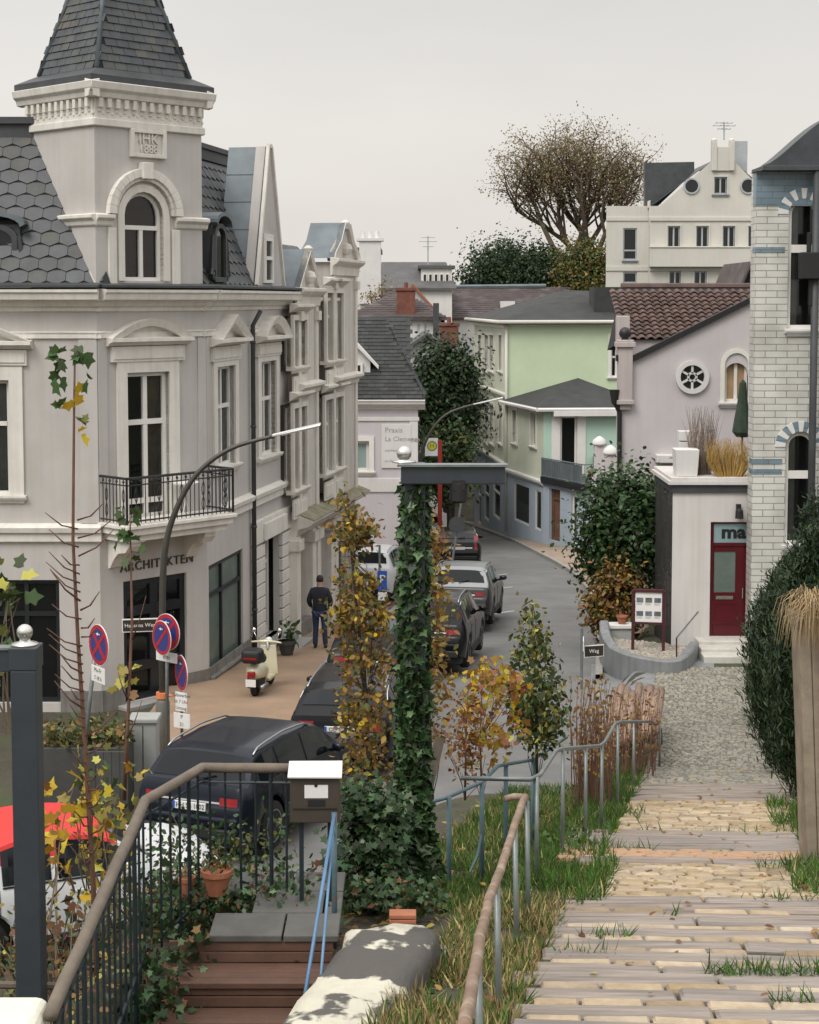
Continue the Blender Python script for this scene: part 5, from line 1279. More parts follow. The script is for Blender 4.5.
# front face curves back like the side: a bell-shaped hip
mb.fbox(fB, left[0][0], WB, left[0][1] - .10, left[0][1] - .005, -.8, .40); mb.build('roof', M['slate_c'], hb)
mb = MB(); mb.fbox(fB, -.05, WB, zTop, left[0][1] - .10, -.4, .2); mb.build('eaves', M['zinc_dark'], hb)
mb = MB(); pu = ub(811.5, 300)[0]; mb.tube([fB.p(pu, ub(811, 172)[1], .3), fB.p(pu, 1.6, .3)], .085, 8); mb.build('downpipe', M['zinc_dark'], hb, smooth=True)
mb = MB(); lu, lz = ub(806, 266); mb.fbox(fB, lu - .22, lu + .5, lz - .3, lz + .3, .12, .5); mb.fbox(fB, lu - .05, lu + .05, lz + .3, lz + .75, .2, .3); mb.fbox(fB, lu, lu + .12, lz - .9, lz - .3, .2, .35); mb.build('wall_lantern', M['jet'], hb, bevel=.02)

# ================================================================ white apartment building on the hill
Ya = 94.0; fa = fr_x(at(606, 250, Ya).x, Ya); ap_ = thing('apartment_building', fa.p(5, zg(13, 95), -4), 'cream apartment block with stepped gable and round windows on the hill', 'building')
ua = lambda px, y: fa.hit(px, y)
L_ = ua(648.5, 240)[0]; Wa = ua(778, 240)[0]; fa2 = Fr(fa.p(0, 0, .6), 0)
opsL = [fa.rect(623, 637, 228, 260), fa.rect(623, 637, 272, 287)]
mb = MB(); wall(mb, fa, 0, L_, 5, ua(630, 206)[1], opsL); mb.quad(fa.p(0, 5), fa.p(0, 20, 0), fa.p(0, 20, 0), fa.p(0, 5, -8)) if 0 else None
zl_ = ua(630, 206)[1]; mb.quad(fa.p(0, zl_), fa.p(1.0, zl_, -8), fa.p(1.0, 5, -8), fa.p(0, 5)); mb.quad(fa.p(0, zl_), fa.p(L_, zl_), fa.p(L_, zl_, -8), fa.p(1, zl_, -8)); mb.build('side_wing', [M['far_cream'], M['interior']], ap_)
opsM = [fa2.rect(a, b, 226, 248) for a, b in ((667.5, 680), (696, 708.5), (722.5, 735), (748, 760))] + [fa2.rect(a, b, 271, 288) for a, b in ((669, 681), (694, 706.5), (720.5, 734))]
zs3 = fa2.hit(700, 218)[1]; zg0 = fa2.hit(650, 200)[1]
opg = [fa2.rect(714, 727, 177, 194)]
mb = MB(); wall(mb, fa2, L_, Wa, 5, zs3, opsM)
gp = [fa2.hit(*q) for q in ((649, 218), (778, 218), (778, 198), (765, 192), (733, 160), (713, 160), (660, 206), (649, 206))]
ou = opg[0]; wall(mb, fa2, ou[0] - .4, ou[1] + .4, zs3, ou[3] + .3, opg)
gl = [q for q in gp]
mb.add([fa2.p(*q) for q in (gl[0], (ou[0] - .4, gl[0][1]), (ou[0] - .4, ou[3] + .3), gl[5], gl[6], gl[7])], [list(range(6))])
mb.add([fa2.p(*q) for q in ((ou[1] + .4, gl[0][1]), gl[1], gl[2], gl[3], gl[4], (ou[1] + .4, ou[3] + .3))], [list(range(6))])
mb.add([fa2.p(*q) for q in ((ou[0] - .4, ou[3] + .3), (ou[1] + .4, ou[3] + .3), gl[4], gl[5])], [(0, 1, 2, 3)])
mb.quad(fa2.p(L_, 5), fa2.p(L_, zg0), fa2.p(L_, zg0, -8), fa2.p(L_, 5, -8))
mb.build('wall', [M['far_cream'], M['interior']], ap_)
mb = MB()
for ya, yb in ((217, 221), (266, 271)): mb.fbox(fa2, L_ - .03, Wa, fa2.hit(700, yb)[1], fa2.hit(700, ya)[1], 0, .08); mb.fbox(fa, 0, L_, fa.hit(630, yb)[1], fa.hit(630, ya)[1], 0, .06)
a, b = fa2.hit(712, 162), fa2.hit(733, 138); mb.fbox(fa2, a[0], b[0], a[1] - .5, b[1] - .5, -.4, .12)
for px in (711.5, 729): q_ = fa2.hit(px, 160); mb.fbox(fa2, q_[0], q_[0] + .28, q_[1] - .6, b[1] - .2, -.3, .2); mb.lathe(fa2.p(q_[0] + .14, b[1] - .2), [(.18, 0), (.18, .1), (.05, .2)], 8)
mb.build('parapet', M['far_cream'], ap_, bevel=.02)
za_, zb_ = fa2.hit(700, 267)[1], fa2.hit(700, 248)[1]; mb = MB(); mb.fbox(fa2, L_ - .05, Wa, za_, zb_, .05, .5); mb.fbox(fa2, L_ - .08, Wa, zb_, zb_ + .08, .0, .55); mb.build('balcony', M['far_cream'], ap_, bevel=.02)
for o in opsL: window(ap_, fa, o, 'zinc_light', zs_=(.3,), pane='glass_dark', fw=.08, d=-.1, sill='zinc_light')
for o in opsM + opg: window(ap_, fa2, o, 'zinc_light', us=(.5,), pane='glass_dark', fw=.07, d=-.1, sill='zinc_light', sur='far_cream', surw=.08, curtain=('left', 'net_curtain'))
def round_win(par, fr, c, z, r, half=False):
    n = 20; mb = MB(); m_ = n // 2 if half else n
    ci = lambda q: [(c + q * math.cos((PI if half else 2 * PI) * k / (m_ if half else m_)), z + q * math.sin((PI if half else 2 * PI) * k / m_)) for k in range(m_ + (1 if half else 0))]
    ring(mb, fr, ci(r), ci(r * .8), -.02, .08); w_ = mb.build('round_window', M['zinc_light'], par); mb = MB(); v = ci(r * .85); mb.add([fr.p(*q, .01) for q in v], [list(range(len(v)))]); mb.build('pane', M['glass_dark'], w_)
for px in (691.5, 748): c, z = fa2.hit(px, 186); round_win(ap_, fa2, c, z, .46)
c, z = fa2.hit(720.5, 171); round_win(ap_, fa2, c, z, .42, True)
base = MB(); e = fa2.hit(652, 205); pk = fa2.hit(714, 160); y0_ = -.02
P = lambda q, d: fa2.p(q[0], q[1], d)
e = fa2.hit(649, 208); base.add([P(e, -.2), P(pk, -.2), P(pk, -8), P(e, -8)], [(0, 1, 2, 3)]); q2 = fa2.hit(733, 160); q3 = fa2.hit(779, 200); base.add([P(q2, -.2), P(q3, -.2), P(q3, -8), P(q2, -8)], [(0, 1, 2, 3)]); base.add([P(pk, -.2), P(q2, -.2), P(q2, -8), P(pk, -8)], [(0, 1, 2, 3)])
sl_ = [fa2.hit(*q) for q in ((648, 206), (660, 206), (698, 170), (698, 160), (648, 161))]; base.add([P(q, -1.2) for q in sl_], [list(range(5))]); base.add([P(sl_[4], -1.2), P(sl_[3], -1.2), P(sl_[3], -1.8), P(sl_[4], -1.8)], [(0, 1, 2, 3)]); base.add([P(sl_[0], -1.2), P(sl_[4], -1.2), P(sl_[4], -1.8), P(sl_[0], -1.8)], [(0, 1, 2, 3)])
arf = base.build('roof', M['slate'], ap_)
mb = MB(); a, b = fa2.hit(737, 168), fa2.hit(752, 139); mb.fbox(fa2, a[0], b[0], a[1] - 1.5, b[1], -2.5, -1.2); mb.build('chimney', M['zinc_light'], arf)
aerial(arf, 724, 140, 122, 94.2)
dq = simple('small_gabled_house', 'tiny dark timbered gable peeping over the pantile roof', 737, 775, 60, 292, 262, 5, 4, M['slate_under'], M['roof_brownish'], 'front', apx=750, ov=.25)
# ================================================================ cars
def paint_mat(name, c, metal=.3): return mat(name, c, .3, 0, metal=metal, coat=.18, spec=.3)
P_BLACK = paint_mat('paint_black', (.006, .006, .008)); P_BLUE = paint_mat('paint_night_blue', (.006, .009, .018), .2); P_WHITE = paint_mat('paint_white', (.62, .63, .64), 0)
P_GREY = paint_mat('paint_dark_grey', (.045, .043, .045), .5); P_SILVER = paint_mat('paint_silver', (.32, .33, .34), .6)
P_RED = mat('soft_top_red', (.62, .03, .025), .6, .08, 6)
TYRE = mat('tyre_rubber', (.012, .012, .012), .85, .1, 8); RIM = mat('alloy', (.38, .39, .4), .35, .05, metal=.9); TRIM = mat('black_plastic', (.012, .012, .013), .6, .1)
CHROME = mat('chrome', (.7, .7, .7), .15, 0, metal=1); TAIL = mat('tail_light_red', (.25, .006, .01), .25, .2, 8); LENS = mat('clear_lens', (.6, .6, .6), .15, 0, coat=1)
CGLASS = mat('car_glass', (.006, .008, .010), .06, 0, spec=.32)
SPECS = {
 'wagon': dict(L=4.7, w=.91, zb=.24, belt=[(0, .93), (.8, .95), (3.1, .92), (4.2, .86), (4.7, .70)], top=[(0, .70), (.03, .74), (.09, 1.0), (.3, 1.12), (.62, 1.34), (1.0, 1.42), (2.0, 1.455), (2.7, 1.44), (3.0, 1.39), (3.65, .98), (4.3, .88), (4.62, .76), (4.7, .62)], wheels=(.92, 3.78), wr=.335, wins=[(.5, 1.15), (1.23, 2.05), (2.13, 3.25)], rear=(.32, .62), front=(3.02, 3.62), rail=(.8, 2.8)),
 'suv': dict(L=4.5, w=.92, zb=.28, belt=[(0, 1.02), (.8, 1.06), (3.0, 1.02), (4.0, .98), (4.5, .82)], top=[(0, .76), (.03, .82), (.08, 1.06), (.22, 1.18), (.5, 1.52), (.75, 1.60), (1.6, 1.65), (2.4, 1.63), (2.75, 1.56), (3.4, 1.1), (4.1, 1.01), (4.42, .88), (4.5, .72)], wheels=(.88, 3.6), wr=.36, wins=[(.55, 1.1), (1.18, 2.0), (2.08, 3.05)], rear=(.24, .5), front=(2.8, 3.38), rail=(.6, 2.5)),
 'hatch': dict(L=4.0, w=.87, zb=.22, belt=[(0, .92), (.8, .95), (2.7, .92), (3.6, .86), (4.0, .70)], top=[(0, .68), (.03, .72), (.08, .98), (.2, 1.08), (.5, 1.36), (.8, 1.44), (1.6, 1.47), (2.2, 1.44), (2.5, 1.37), (3.1, .98), (3.7, .88), (3.93, .76), (4.0, .62)], wheels=(.75, 3.2), wr=.315, wins=[(.5, .95), (1.03, 1.7), (1.78, 2.75)], rear=(.22, .5), front=(2.52, 3.08), rail=None),
 'cabrio': dict(L=3.75, w=.86, zb=.2, belt=[(0, .88), (.7, .93), (2.4, .91), (3.3, .86), (3.75, .68)], top=[(0, .66), (.04, .70), (.1, .90), (.35, .98), (.75, 1.36), (1.1, 1.46), (1.6, 1.47), (1.95, 1.42), (2.2, 1.34), (2.75, .97), (3.3, .9), (3.65, .78), (3.75, .6)], wheels=(.7, 3.0), wr=.31, wins=[(.95, 1.5), (1.58, 2.45)], rear=(.5, .78), front=(2.25, 2.72), rail=None)}
SPECS['crossover'] = dict(SPECS['suv'], L=4.4, top=[(t, z if z < 1.1 else z - .1) for t, z in SPECS['suv']['top'][:-2]] + [(4.32, .88), (4.4, .7)], belt=[(t, z - .04) for t, z in SPECS['suv']['belt']])
def make_car(name, label, kind, rear, heading, paint, plate=None, group='parked cars', roof=None, bar_light=False, tall_light=False):
    S = SPECS[kind]; L = S['L']; w = S['w']; top, belt = interp(S['top']), interp(S['belt'])
    hd = Vector((math.sin(heading), math.cos(heading), 0)); c = Vector(rear) + hd * L / 2
    dz = zs(c.y + hd.y * L / 2) - zs(c.y - hd.y * L / 2)
    root = thing(name, c, label, 'car', group); root.rotation_euler = (math.atan2(dz if rear[2] < 2.5 else 0, L), 0, -heading)
    def prof(t):
        tp, bl = top(t), belt(t)
        e = min(1, t / .25, (L - t) / .35); ww = w * (.86 + .14 * math.sqrt(max(0, e)))
        zb = S['zb'] + .1 * (1 - min(1, t / .4)) + .06 * (1 - min(1, (L - t) / .5)); ra = S['wr'] + .07
        for tw in S['wheels']:
            if abs(t - tw) < ra: zb = max(zb, S['wr'] + math.sqrt(ra * ra - (t - tw) ** 2))
        bl = min(bl, tp - .012); gh = min(1, max(0, (tp - bl) / .5)); wr = ww * lerp(.93, .76, gh)
        zm = max(min(bl * .62, bl - .06), min(zb + .04, bl - .03)); zb = min(zb, zm - .02)
        return [(ww * .955, zb), (ww, zm), (ww * .985, lerp(zm, bl, .75)), (ww * .955, bl), (lerp(ww * .955, wr, .55), lerp(bl, tp - .05 * gh, .56)), (wr, tp - .055 * gh), (wr * .86, tp - .018 * gh), (wr * .45, tp - .004 * gh), (0, tp)]
    ts = sorted(set([0, .015, .03, .05, .07, .09, .12, .16, .2, .25] + [.3 + i * .06 for i in range(int((L - .5) / .06))] + [L - .2, L - .12, L - .06, L - .02, L]))
    mb = MB(); m = 0
    for t in ts:
        p = prof(t); full = [(-x, z) for x, z in p] + [(x, z) for x, z in p[-2::-1]]; m = len(full)
        for x, z in full: mb.v.append((x, t - L / 2, z))
    top_t0 = S['rear'][1] - .02
    for i in range(len(ts) - 1):
        for k in range(m - 1):
            a = i * m + k; mb.f.append([a, a + 1, a + 1 + m, a + m])
            kk = min(k, m - 2 - k); mb.m.append(1 if (roof and kk >= 4 and S['rear'][0] - .15 < ts[i] < S['front'][0]) else 0)
    mb.f.append(list(range(m))[::-1]); mb.m.append(0); b = (len(ts) - 1) * m; mb.f.append(list(range(b, b + m))); mb.m.append(0)
    body = mb.build('body', [paint, roof or paint], root, smooth=True, world=False)
    mod = body.modifiers.new('split', 'EDGE_SPLIT'); mod.split_angle = R(38)
    mb = MB(); mb.box(-w * .88, w * .88, -L / 2 + .12, L / 2 - .15, .2, .62); mb.build('underbody', TRIM, root, world=False)
    # glass on the sides
    def side(t, f, s_):
        p = prof(t); x0, z0 = p[3]; x1, z1 = p[4]; x2, z2 = p[5]
        x, z = (lerp(x0, x1, f / .56), lerp(z0, z1, f / .56)) if f < .56 else (lerp(x1, x2, (f - .56) / .44), lerp(z1, z2, (f - .56) / .44))
        return (s_ * (x + .008), t - L / 2, z + .002)
    for s_ in (-1, 1):
        for a, b_ in S['wins']:
            mb = MB(); n = 7
            for i in range(n):
                t0, t1 = lerp(a, b_, i / n), lerp(a, b_, (i + 1) / n)
                for f0, f1 in ((.08, .5), (.5, .9)):
                    q = [side(t0, f0, s_), side(t1, f0, s_), side(t1, f1, s_), side(t0, f1, s_)]; mb.quad(*(q if s_ > 0 else q[::-1]))
            mb.build('window', CGLASS, root, smooth=True, world=False)
        mb = MB(); a, b_ = S['wins'][0][0], S['wins'][-1][1]
        mb.tube([side(lerp(a, b_, k / 14), .04, s_) for k in range(15)], .011, 4)
        if kind in ('suv', 'wagon'): mb.tube([side(lerp(a, b_, k / 14), .95, s_) for k in range(15)], .011, 4)
        mb.build('window_trim', CHROME if kind in ('suv', 'wagon') else TRIM, root, world=False)
        mb = MB(); tm = S['wins'][-1][1] - .12; x, _, z = side(tm, .1, s_); mb.ball((x + s_ * .13, tm - L / 2, z + .06), .1, 10, (1.1, .6, .75)); mb.tube([(x, tm - L / 2, z), (x + s_ * .1, tm - L / 2, z + .03)], .03, 5); mb.build('mirror', paint, root, smooth=True, world=False)
        for a, b_ in S['wins'][-2:]:
            x, y, z = side(a + .12, 0, s_); mb = MB(); mb.box(min(x, x + s_ * .03), max(x, x + s_ * .03), y, y + .2, z - .14, z - .105); mb.build('door_handle', paint, root, world=False, bevel=.008)
            mb = MB()
            for tt in (a - .04,):
                p = prof(tt)
                mb.tube([(s_ * (p[k][0] + .001), tt - L / 2, p[k][1]) for k in range(0, 4)], .006, 4)
            mb.build('door_seam', TRIM, root, world=False)
        if S['rail']:
            mb = MB(); a, b_ = S['rail']; pts = []
            for k in range(13):
                t = lerp(a, b_, k / 12); p = prof(t)[5]; pts.append((s_ * (p[0] - .03), t - L / 2, p[1] + .02 + .05 * math.sin(PI * min(1, max(0, k / 12))) ** .35))
            mb.tube(pts, .017, 6); mb.build('roof_rail', RIM, root, smooth=True, world=False)
        mb = MB(); mb.box(*sorted((s_ * w * .9, s_ * (w + .004))), S['wheels'][0] + .42 - L / 2, S['wheels'][1] - .42 - L / 2, S['zb'] - .02, S['zb'] + .14); mb.build('sill_trim', TRIM, root, world=False, bevel=.02)
    def deck(nm, t0, t1, k_):
        mb = MB(); n = 6
        for i in range(n):
            ta, tb = lerp(t0, t1, i / n), lerp(t0, t1, (i + 1) / n); pa, pb = prof(ta), prof(tb)
            def row(p, t): w_ = p[5][0]; return [(x * w_ * k_, t - L / 2, z + .012) for x, z in ((-.9, p[5][1] + .012), (-.6, p[7][1] - .002), (0, p[8][1]), (.6, p[7][1] - .002), (.9, p[5][1] + .012))]
            A, B = row(pa, ta), row(pb, tb)
            for k in range(4): mb.quad(A[k], A[k + 1], B[k + 1], B[k])
        return mb.build(nm, CGLASS, root, smooth=True, world=False)
    deck('rear_window', *S['rear'], .98); deck('windscreen', *S['front'], .99)
    inv = sorted((z, t) for t, z in S['top'][:6]); yr = lambda z: float(np.interp(z, [q[0] for q in inv], [q[1] for q in inv])) - L / 2
    def rear_patch(nm, x0, x1, z0, z1, m_, off=.015, nx=6):
        mb = MB()
        for j in range(4):
            za, zb_ = lerp(z0, z1, j / 4), lerp(z0, z1, (j + 1) / 4)
            for i in range(nx):
                xa, xb = lerp(x0, x1, i / nx), lerp(x0, x1, (i + 1) / nx)
                cv = lambda x: .09 * max(0, abs(x) / w - .72) / .28
                mb.quad((xa, yr(za) - off + cv(xa), za), (xb, yr(za) - off + cv(xb), za), (xb, yr(zb_) - off + cv(xb), zb_), (xa, yr(zb_) - off + cv(xa), zb_))
        return mb.build(nm, m_, root, smooth=True, world=False)
    zl = belt(.1) - (.17 if kind != 'hatch' else .14)
    for s_ in (-1, 1):
        a, b_ = sorted((s_ * w * .5, s_ * w * .905))
        if tall_light: a, b_ = sorted((s_ * w * .68, s_ * w * .86)); rear_patch('tail_light', a, b_, zl - .05, top(.3) + .12, TAIL, .02, 3)
        else: rear_patch('tail_light', a, b_, zl, zl + (.15 if not bar_light else .11), TAIL, .022)
    if bar_light or tall_light: rear_patch('chrome_strip', -w * .6, w * .6, zl + .02, zl + .045, CHROME, .02)
    mb = MB(); mb.box(-w * .8, w * .8, -L / 2 - .045, -L / 2 + .1, .34, .5); mb.build('bumper_trim', TRIM, root, world=False, bevel=.03)
    mb = MB(); mb.box(-w * .84, w * .84, -L / 2 - .05, -L / 2 + .1, .52, .66); mb.build('bumper', paint, root, world=False, bevel=.045, seg=3)
    zp_ = zl + .02 if kind in ('wagon', 'hatch', 'cabrio') else zl - .04
    if kind == 'suv': zp_ = zl - .12
    fr = Fr((0, yr(zp_) - .03, 0), 0)
    mb = MB(); mb.box(-.26, .26, yr(zp_) - .03, yr(zp_), zp_ - .055, zp_ + .055); pl_ = mb.build('number_plate', M['plate_white'], root, world=False, bevel=.004)
    mb = MB(); mb.box(-.258, -.222, yr(zp_) - .033, yr(zp_) - .028, zp_ - .053, zp_ + .053); mb.build('plate_band', M['sign_parking_blue'], pl_, world=False)
    if plate: text('lettering', plate, fr, .02, zp_, .1, M['lettering'], pl_, d=.003, ext=.001, world=False, sx=.9)
    mb = MB(); za, zb_ = top(S['rear'][0]), 0; mb.tube([(0, S['rear'][0] - L / 2 - .03, za + .0), (.28, S['rear'][0] - L / 2 + .02, za + .07)], .012, 4); mb.build('wiper', TRIM, root, world=False)
    for tw in S['wheels']:
        for s_ in (-1, 1):
            r = S['wr']; cx = s_ * (w - .115)
            mb = MB(); mb.lathe((cx, tw - L / 2, r), [(r * .66, -.1), (r * .9, -.105), (r, -.07), (r, .07), (r * .9, .105), (r * .66, .1)], 22, (s_, 0, 0)); ty = mb.build('wheel', TYRE, root, smooth=True, world=False)
            mb = MB(); mb.lathe((cx, tw - L / 2, r), [(r * .66, .0), (r * .68, .1), (r * .62, .102), (r * .58, .06), (.07, .05), (.06, .09), (.0, .095)], 20, (s_, 0, 0), cap=False)
            for k in range(5):
                a_ = 2 * PI * k / 5; e_ = Vector((0, math.cos(a_), math.sin(a_))); n_ = Vector((0, -math.sin(a_), math.cos(a_))); o_ = Vector((cx + s_ * .075, tw - L / 2, r))
                q = [o_ + e_ * .05 - n_ * .035, o_ + e_ * r * .64 - n_ * .025, o_ + e_ * r * .64 + n_ * .025, o_ + e_ * .05 + n_ * .035]; mb.quad(*[v + Vector((s_ * .025, 0, 0)) for v in q])
            mb.build('rim', RIM, ty, smooth=False, world=False)
    return root
def road_pt(px, Y, dz=0): return Vector(((px - PX) / F * (Y - .0) * 1.0, Y, zs(Y) + .004 + dz))
make_car('parked_suv', 'night blue estate SUV with silver roof rails parked behind the mailbox railing', 'crossover', road_pt(184, 22.6), R(21), P_BLUE, 'HH SB 1802', bar_light=True)
audi = make_car('parked_estate', 'black estate car with red tail lights and white plate ahead of the blue SUV', 'wagon', road_pt(338, 27.4), R(6), P_BLACK, 'OD FS 891')
make_car('parked_hatchback', 'dark hatchback mostly hidden behind the golden beech sapling', 'hatch', road_pt(366, 33.4), R(4), P_BLUE)
make_car('parked_white_suv', 'white SUV parked against the lilac house', 'suv', Vector((-1.45, 49.6, zs(49.6) + .1)), R(9), P_WHITE)
make_car('black_suv', 'glossy black SUV with roof rails parked in the bay nearest the ivy post', 'suv', road_pt(425, 36.3), R(8.5), P_BLACK, bar_light=True)
make_car('grey_suv', 'dark grey car with pale roof parked just ahead of the black SUV', 'suv', road_pt(458, 44.3), R(8), P_GREY, roof=P_SILVER, bar_light=True)
make_car('tall_light_estate', 'black estate with tall red tail lights stopped on the bend', 'wagon', road_pt(458.5, 62), R(0), P_BLACK, tall_light=True)
make_car('silver_car', 'small silver car farthest up the street', 'hatch', road_pt(427, 73), R(-6), P_SILVER)
make_car('convertible', 'white convertible with closed bright red soft top behind the garden railing', 'cabrio', Vector((-5.75, 18.2, 2.5)), R(64), P_WHITE, roof=P_RED, group=None)

# ================================================================ scooter
sc = thing('scooter', G(263, 690, .12), 'cream scooter with black top box standing by the house wall', 'scooter', rz=-R(11)); sc.scale = (.92,) * 3
CREAM = mat('scooter_cream', (.58, .54, .38), .3, .04, coat=.6)
def sb(nm, f, m_, smooth=True, par=None, bevel=0): mb = MB(); f(mb); return mb.build(nm, m_, par or sc, smooth=smooth, world=False, bevel=bevel)
def tyre(y):
    def f(mb): mb.lathe((0, y, .25), [(.15, -.05), (.22, -.06), (.25, -.03), (.25, .03), (.22, .06), (.15, .05)], 16, (1, 0, 0))
    ty = sb('wheel', f, TYRE); sb('rim', lambda mb: mb.lathe((0, y, .25), [(.15, -.03), (.15, .03), (.05, .05)], 12, (1, 0, 0)), RIM, par=ty)
tyre(-.62); tyre(.62)
sb('rear_body', lambda mb: mb.tube([(0, -.86, .62), (0, -.7, .58), (0, -.45, .56), (0, -.15, .5), (0, -.02, .34)], [.1, .2, .23, .2, .12], 12), CREAM)
sb('floorboard', lambda mb: mb.box(-.2, .2, -.1, .38, .24, .31), CREAM, False, bevel=.02)
sb('leg_shield', lambda mb: mb.hexa([(-.27, .36, .28), (.27, .36, .28), (.24, .42, .28), (-.24, .42, .28), (-.2, .44, .98), (.2, .44, .98), (.17, .5, .98), (-.17, .5, .98)]), CREAM, False, bevel=.03)
sb('front_fender', lambda mb: mb.tube([(0, .86, .38), (0, .74, .5), (0, .6, .53), (0, .46, .45)], [.04, .1, .11, .08], 10), CREAM)
sb('steering_column', lambda mb: mb.tube([(0, .62, .3), (0, .4, 1.05)], .04, 8), RIM)
sb('handlebar', lambda mb: mb.tube([(-.36, .3, 1.06), (-.2, .38, 1.06), (0, .42, 1.06), (.2, .38, 1.06), (.36, .3, 1.06)], [.02, .025, .05, .025, .02], 8), CREAM)
sb('seat', lambda mb: mb.tube([(0, -.62, .8), (0, -.4, .83), (0, -.12, .78), (0, .0, .74)], [.1, .14, .13, .06], 10), TRIM)
sb('headlight', lambda mb: mb.lathe((0, .46, 1.06), [(.05, 0), (.09, .04), (.085, .08)], 12, (0, 1, 0)), LENS)
sb('tail_light', lambda mb: mb.box(-.09, .09, -.98, -.9, .5, .64), TAIL, False, bevel=.02)
sb('number_plate', lambda mb: mb.box(-.12, .12, -1.0, -.985, .3, .47), M['plate_white'], False, bevel=.004)
sb('exhaust', lambda mb: mb.tube([(.16, -.2, .2), (.18, -.75, .24)], [.04, .06], 8), RIM)
for s_ in (-1, 1):
    sb('mirror', lambda mb: (mb.tube([(s_ * .22, .36, 1.07), (s_ * .3, .34, 1.28)], .01, 4), mb.ball((s_ * .31, .34, 1.33), .06, 8, (1, .4, 1))), CHROME)
sb('engine', lambda mb: mb.box(-.17, .17, -.75, -.35, .2, .45), TRIM, False, bevel=.04)
sb('stand', lambda mb: mb.tube([(-.12, -.1, .25), (-.2, -.22, .0)], .015, 5), RIM)
bx_ = thing('top_box', sc.location + Vector((0, 0, 0)), 'black rounded top box on the cream scooter rack', 'box'); bx_.location = Vector(sc.location) + Matrix.Rotation(-R(11), 3, 'Z') @ Vector((0, -.75, .755)); bx_.rotation_euler = (0, 0, -R(11))
mb = MB(); mb.box(-.21, .21, -.2, .2, 0, .3); mb.build('shell', TRIM, bx_, world=False, bevel=.09, seg=4); mb = MB(); mb.box(-.14, .14, -.21, -.19, .1, .14); mb.build('reflector', TAIL, bx_, world=False)

# ================================================================ the man walking away
def skin_chain(name, verts, edges, radii, root_i, m_, parent, sub=2):
    me = bpy.data.meshes.new(name); me.from_pydata(verts, edges, []); me.materials.append(m_)
    o = bpy.data.objects.new(name, me); COL.objects.link(o); o.parent = parent
    sk = o.modifiers.new('skin', 'SKIN'); sk.use_smooth_shade = True
    for i, v in enumerate(me.skin_vertices[0].data): v.radius = radii[i]; v.use_root = (i == root_i)
    su = o.modifiers.new('sub', 'SUBSURF'); su.levels = sub; su.render_levels = sub
    return o
pg = G(320, 648, .12); pe = thing('person', pg, 'man in dark navy jacket and blue jeans walking away along the brown pavement', 'person', rz=-R(6)); pe.scale = (1.02,) * 3
SKIN = mat('skin', (.42, .25, .18), .6, .06); JACK = mat('jacket_navy', (.012, .014, .024), .8, .2, 6, .02, 30); JEAN = mat('jeans_blue', (.022, .036, .075), .85, .25, 6, .02, 60); SHOE = mat('shoe_black', (.015, .013, .012), .6, .1); HAIR = mat('hair_dark', (.02, .015, .012), .7, .2, 20)
# one body surface, skin only visible at neck, face and hands
bv = [(0, 0, .98), (0, 0, 1.15), (0, -.01, 1.38), (0, .01, 1.5), (0, .035, 1.58), (0, .05, 1.68),
      (-.19, -.01, 1.42), (-.26, -.02, 1.16), (-.22, .13, .98), (-.19, .17, .93), (.19, -.01, 1.42), (.26, -.02, 1.16), (.22, .13, .98), (.19, .17, .93),
      (-.1, 0, .92), (-.1, .03, .5), (-.11, -.02, .1), (.1, 0, .92), (.11, -.02, .5), (.13, .0, .1)]
be = [(0, 1), (1, 2), (2, 3), (3, 4), (4, 5), (2, 6), (6, 7), (7, 8), (8, 9), (2, 10), (10, 11), (11, 12), (12, 13), (0, 14), (14, 15), (15, 16), (0, 17), (17, 18), (18, 19)]
br_ = [(.12, .08), (.11, .08), (.11, .06), (.055, .055), (.075, .085), (.078, .09), (.06, .06), (.045, .045), (.034, .034), (.03, .04), (.06, .06), (.045, .045), (.034, .034), (.03, .04), (.08, .085), (.055, .055), (.04, .04), (.08, .085), (.055, .055), (.04, .04)]
skin_chain('body', bv, be, br_, 0, SKIN, pe)
jv = [(0, 0, .9), (0, 0, 1.12), (0, -.012, 1.34), (0, .012, 1.51), (-.18, -.012, 1.42), (-.27, -.025, 1.16), (-.23, .11, 1.0), (.18, -.012, 1.42), (.27, -.025, 1.16), (.23, .11, 1.0)]
skin_chain('jacket', jv, [(0, 1), (1, 2), (2, 3), (2, 4), (4, 5), (5, 6), (2, 7), (7, 8), (8, 9)], [(.195, .15), (.185, .14), (.19, .135), (.085, .08), (.088, .085), (.07, .07), (.055, .055), (.088, .085), (.07, .07), (.055, .055)], 1, JACK, pe)
tv = [(0, 0, .95), (-.1, 0, .86), (-.105, .03, .5), (-.115, -.02, .06), (.1, 0, .86), (.115, -.02, .5), (.135, .0, .06)]
skin_chain('trousers', tv, [(0, 1), (1, 2), (2, 3), (0, 4), (4, 5), (5, 6)], [(.15, .12), (.1, .105), (.076, .076), (.064, .064), (.1, .105), (.076, .076), (.064, .064)], 0, JEAN, pe)
for x, y in ((-.115, 0), (.135, .02)):
    skin_chain('shoe', [(x, y - .07, .05), (x, y + .05, .05), (x, y + .17, .04)], [(0, 1), (1, 2)], [(.045, .045), (.05, .045), (.045, .035)], 0, SHOE, pe, 1)
mb = MB(); mb.ball((0, .032, 1.695), .098, 14, (.92, 1.0, 1.05)); mb.build('hair', HAIR, pe, smooth=True, world=False)
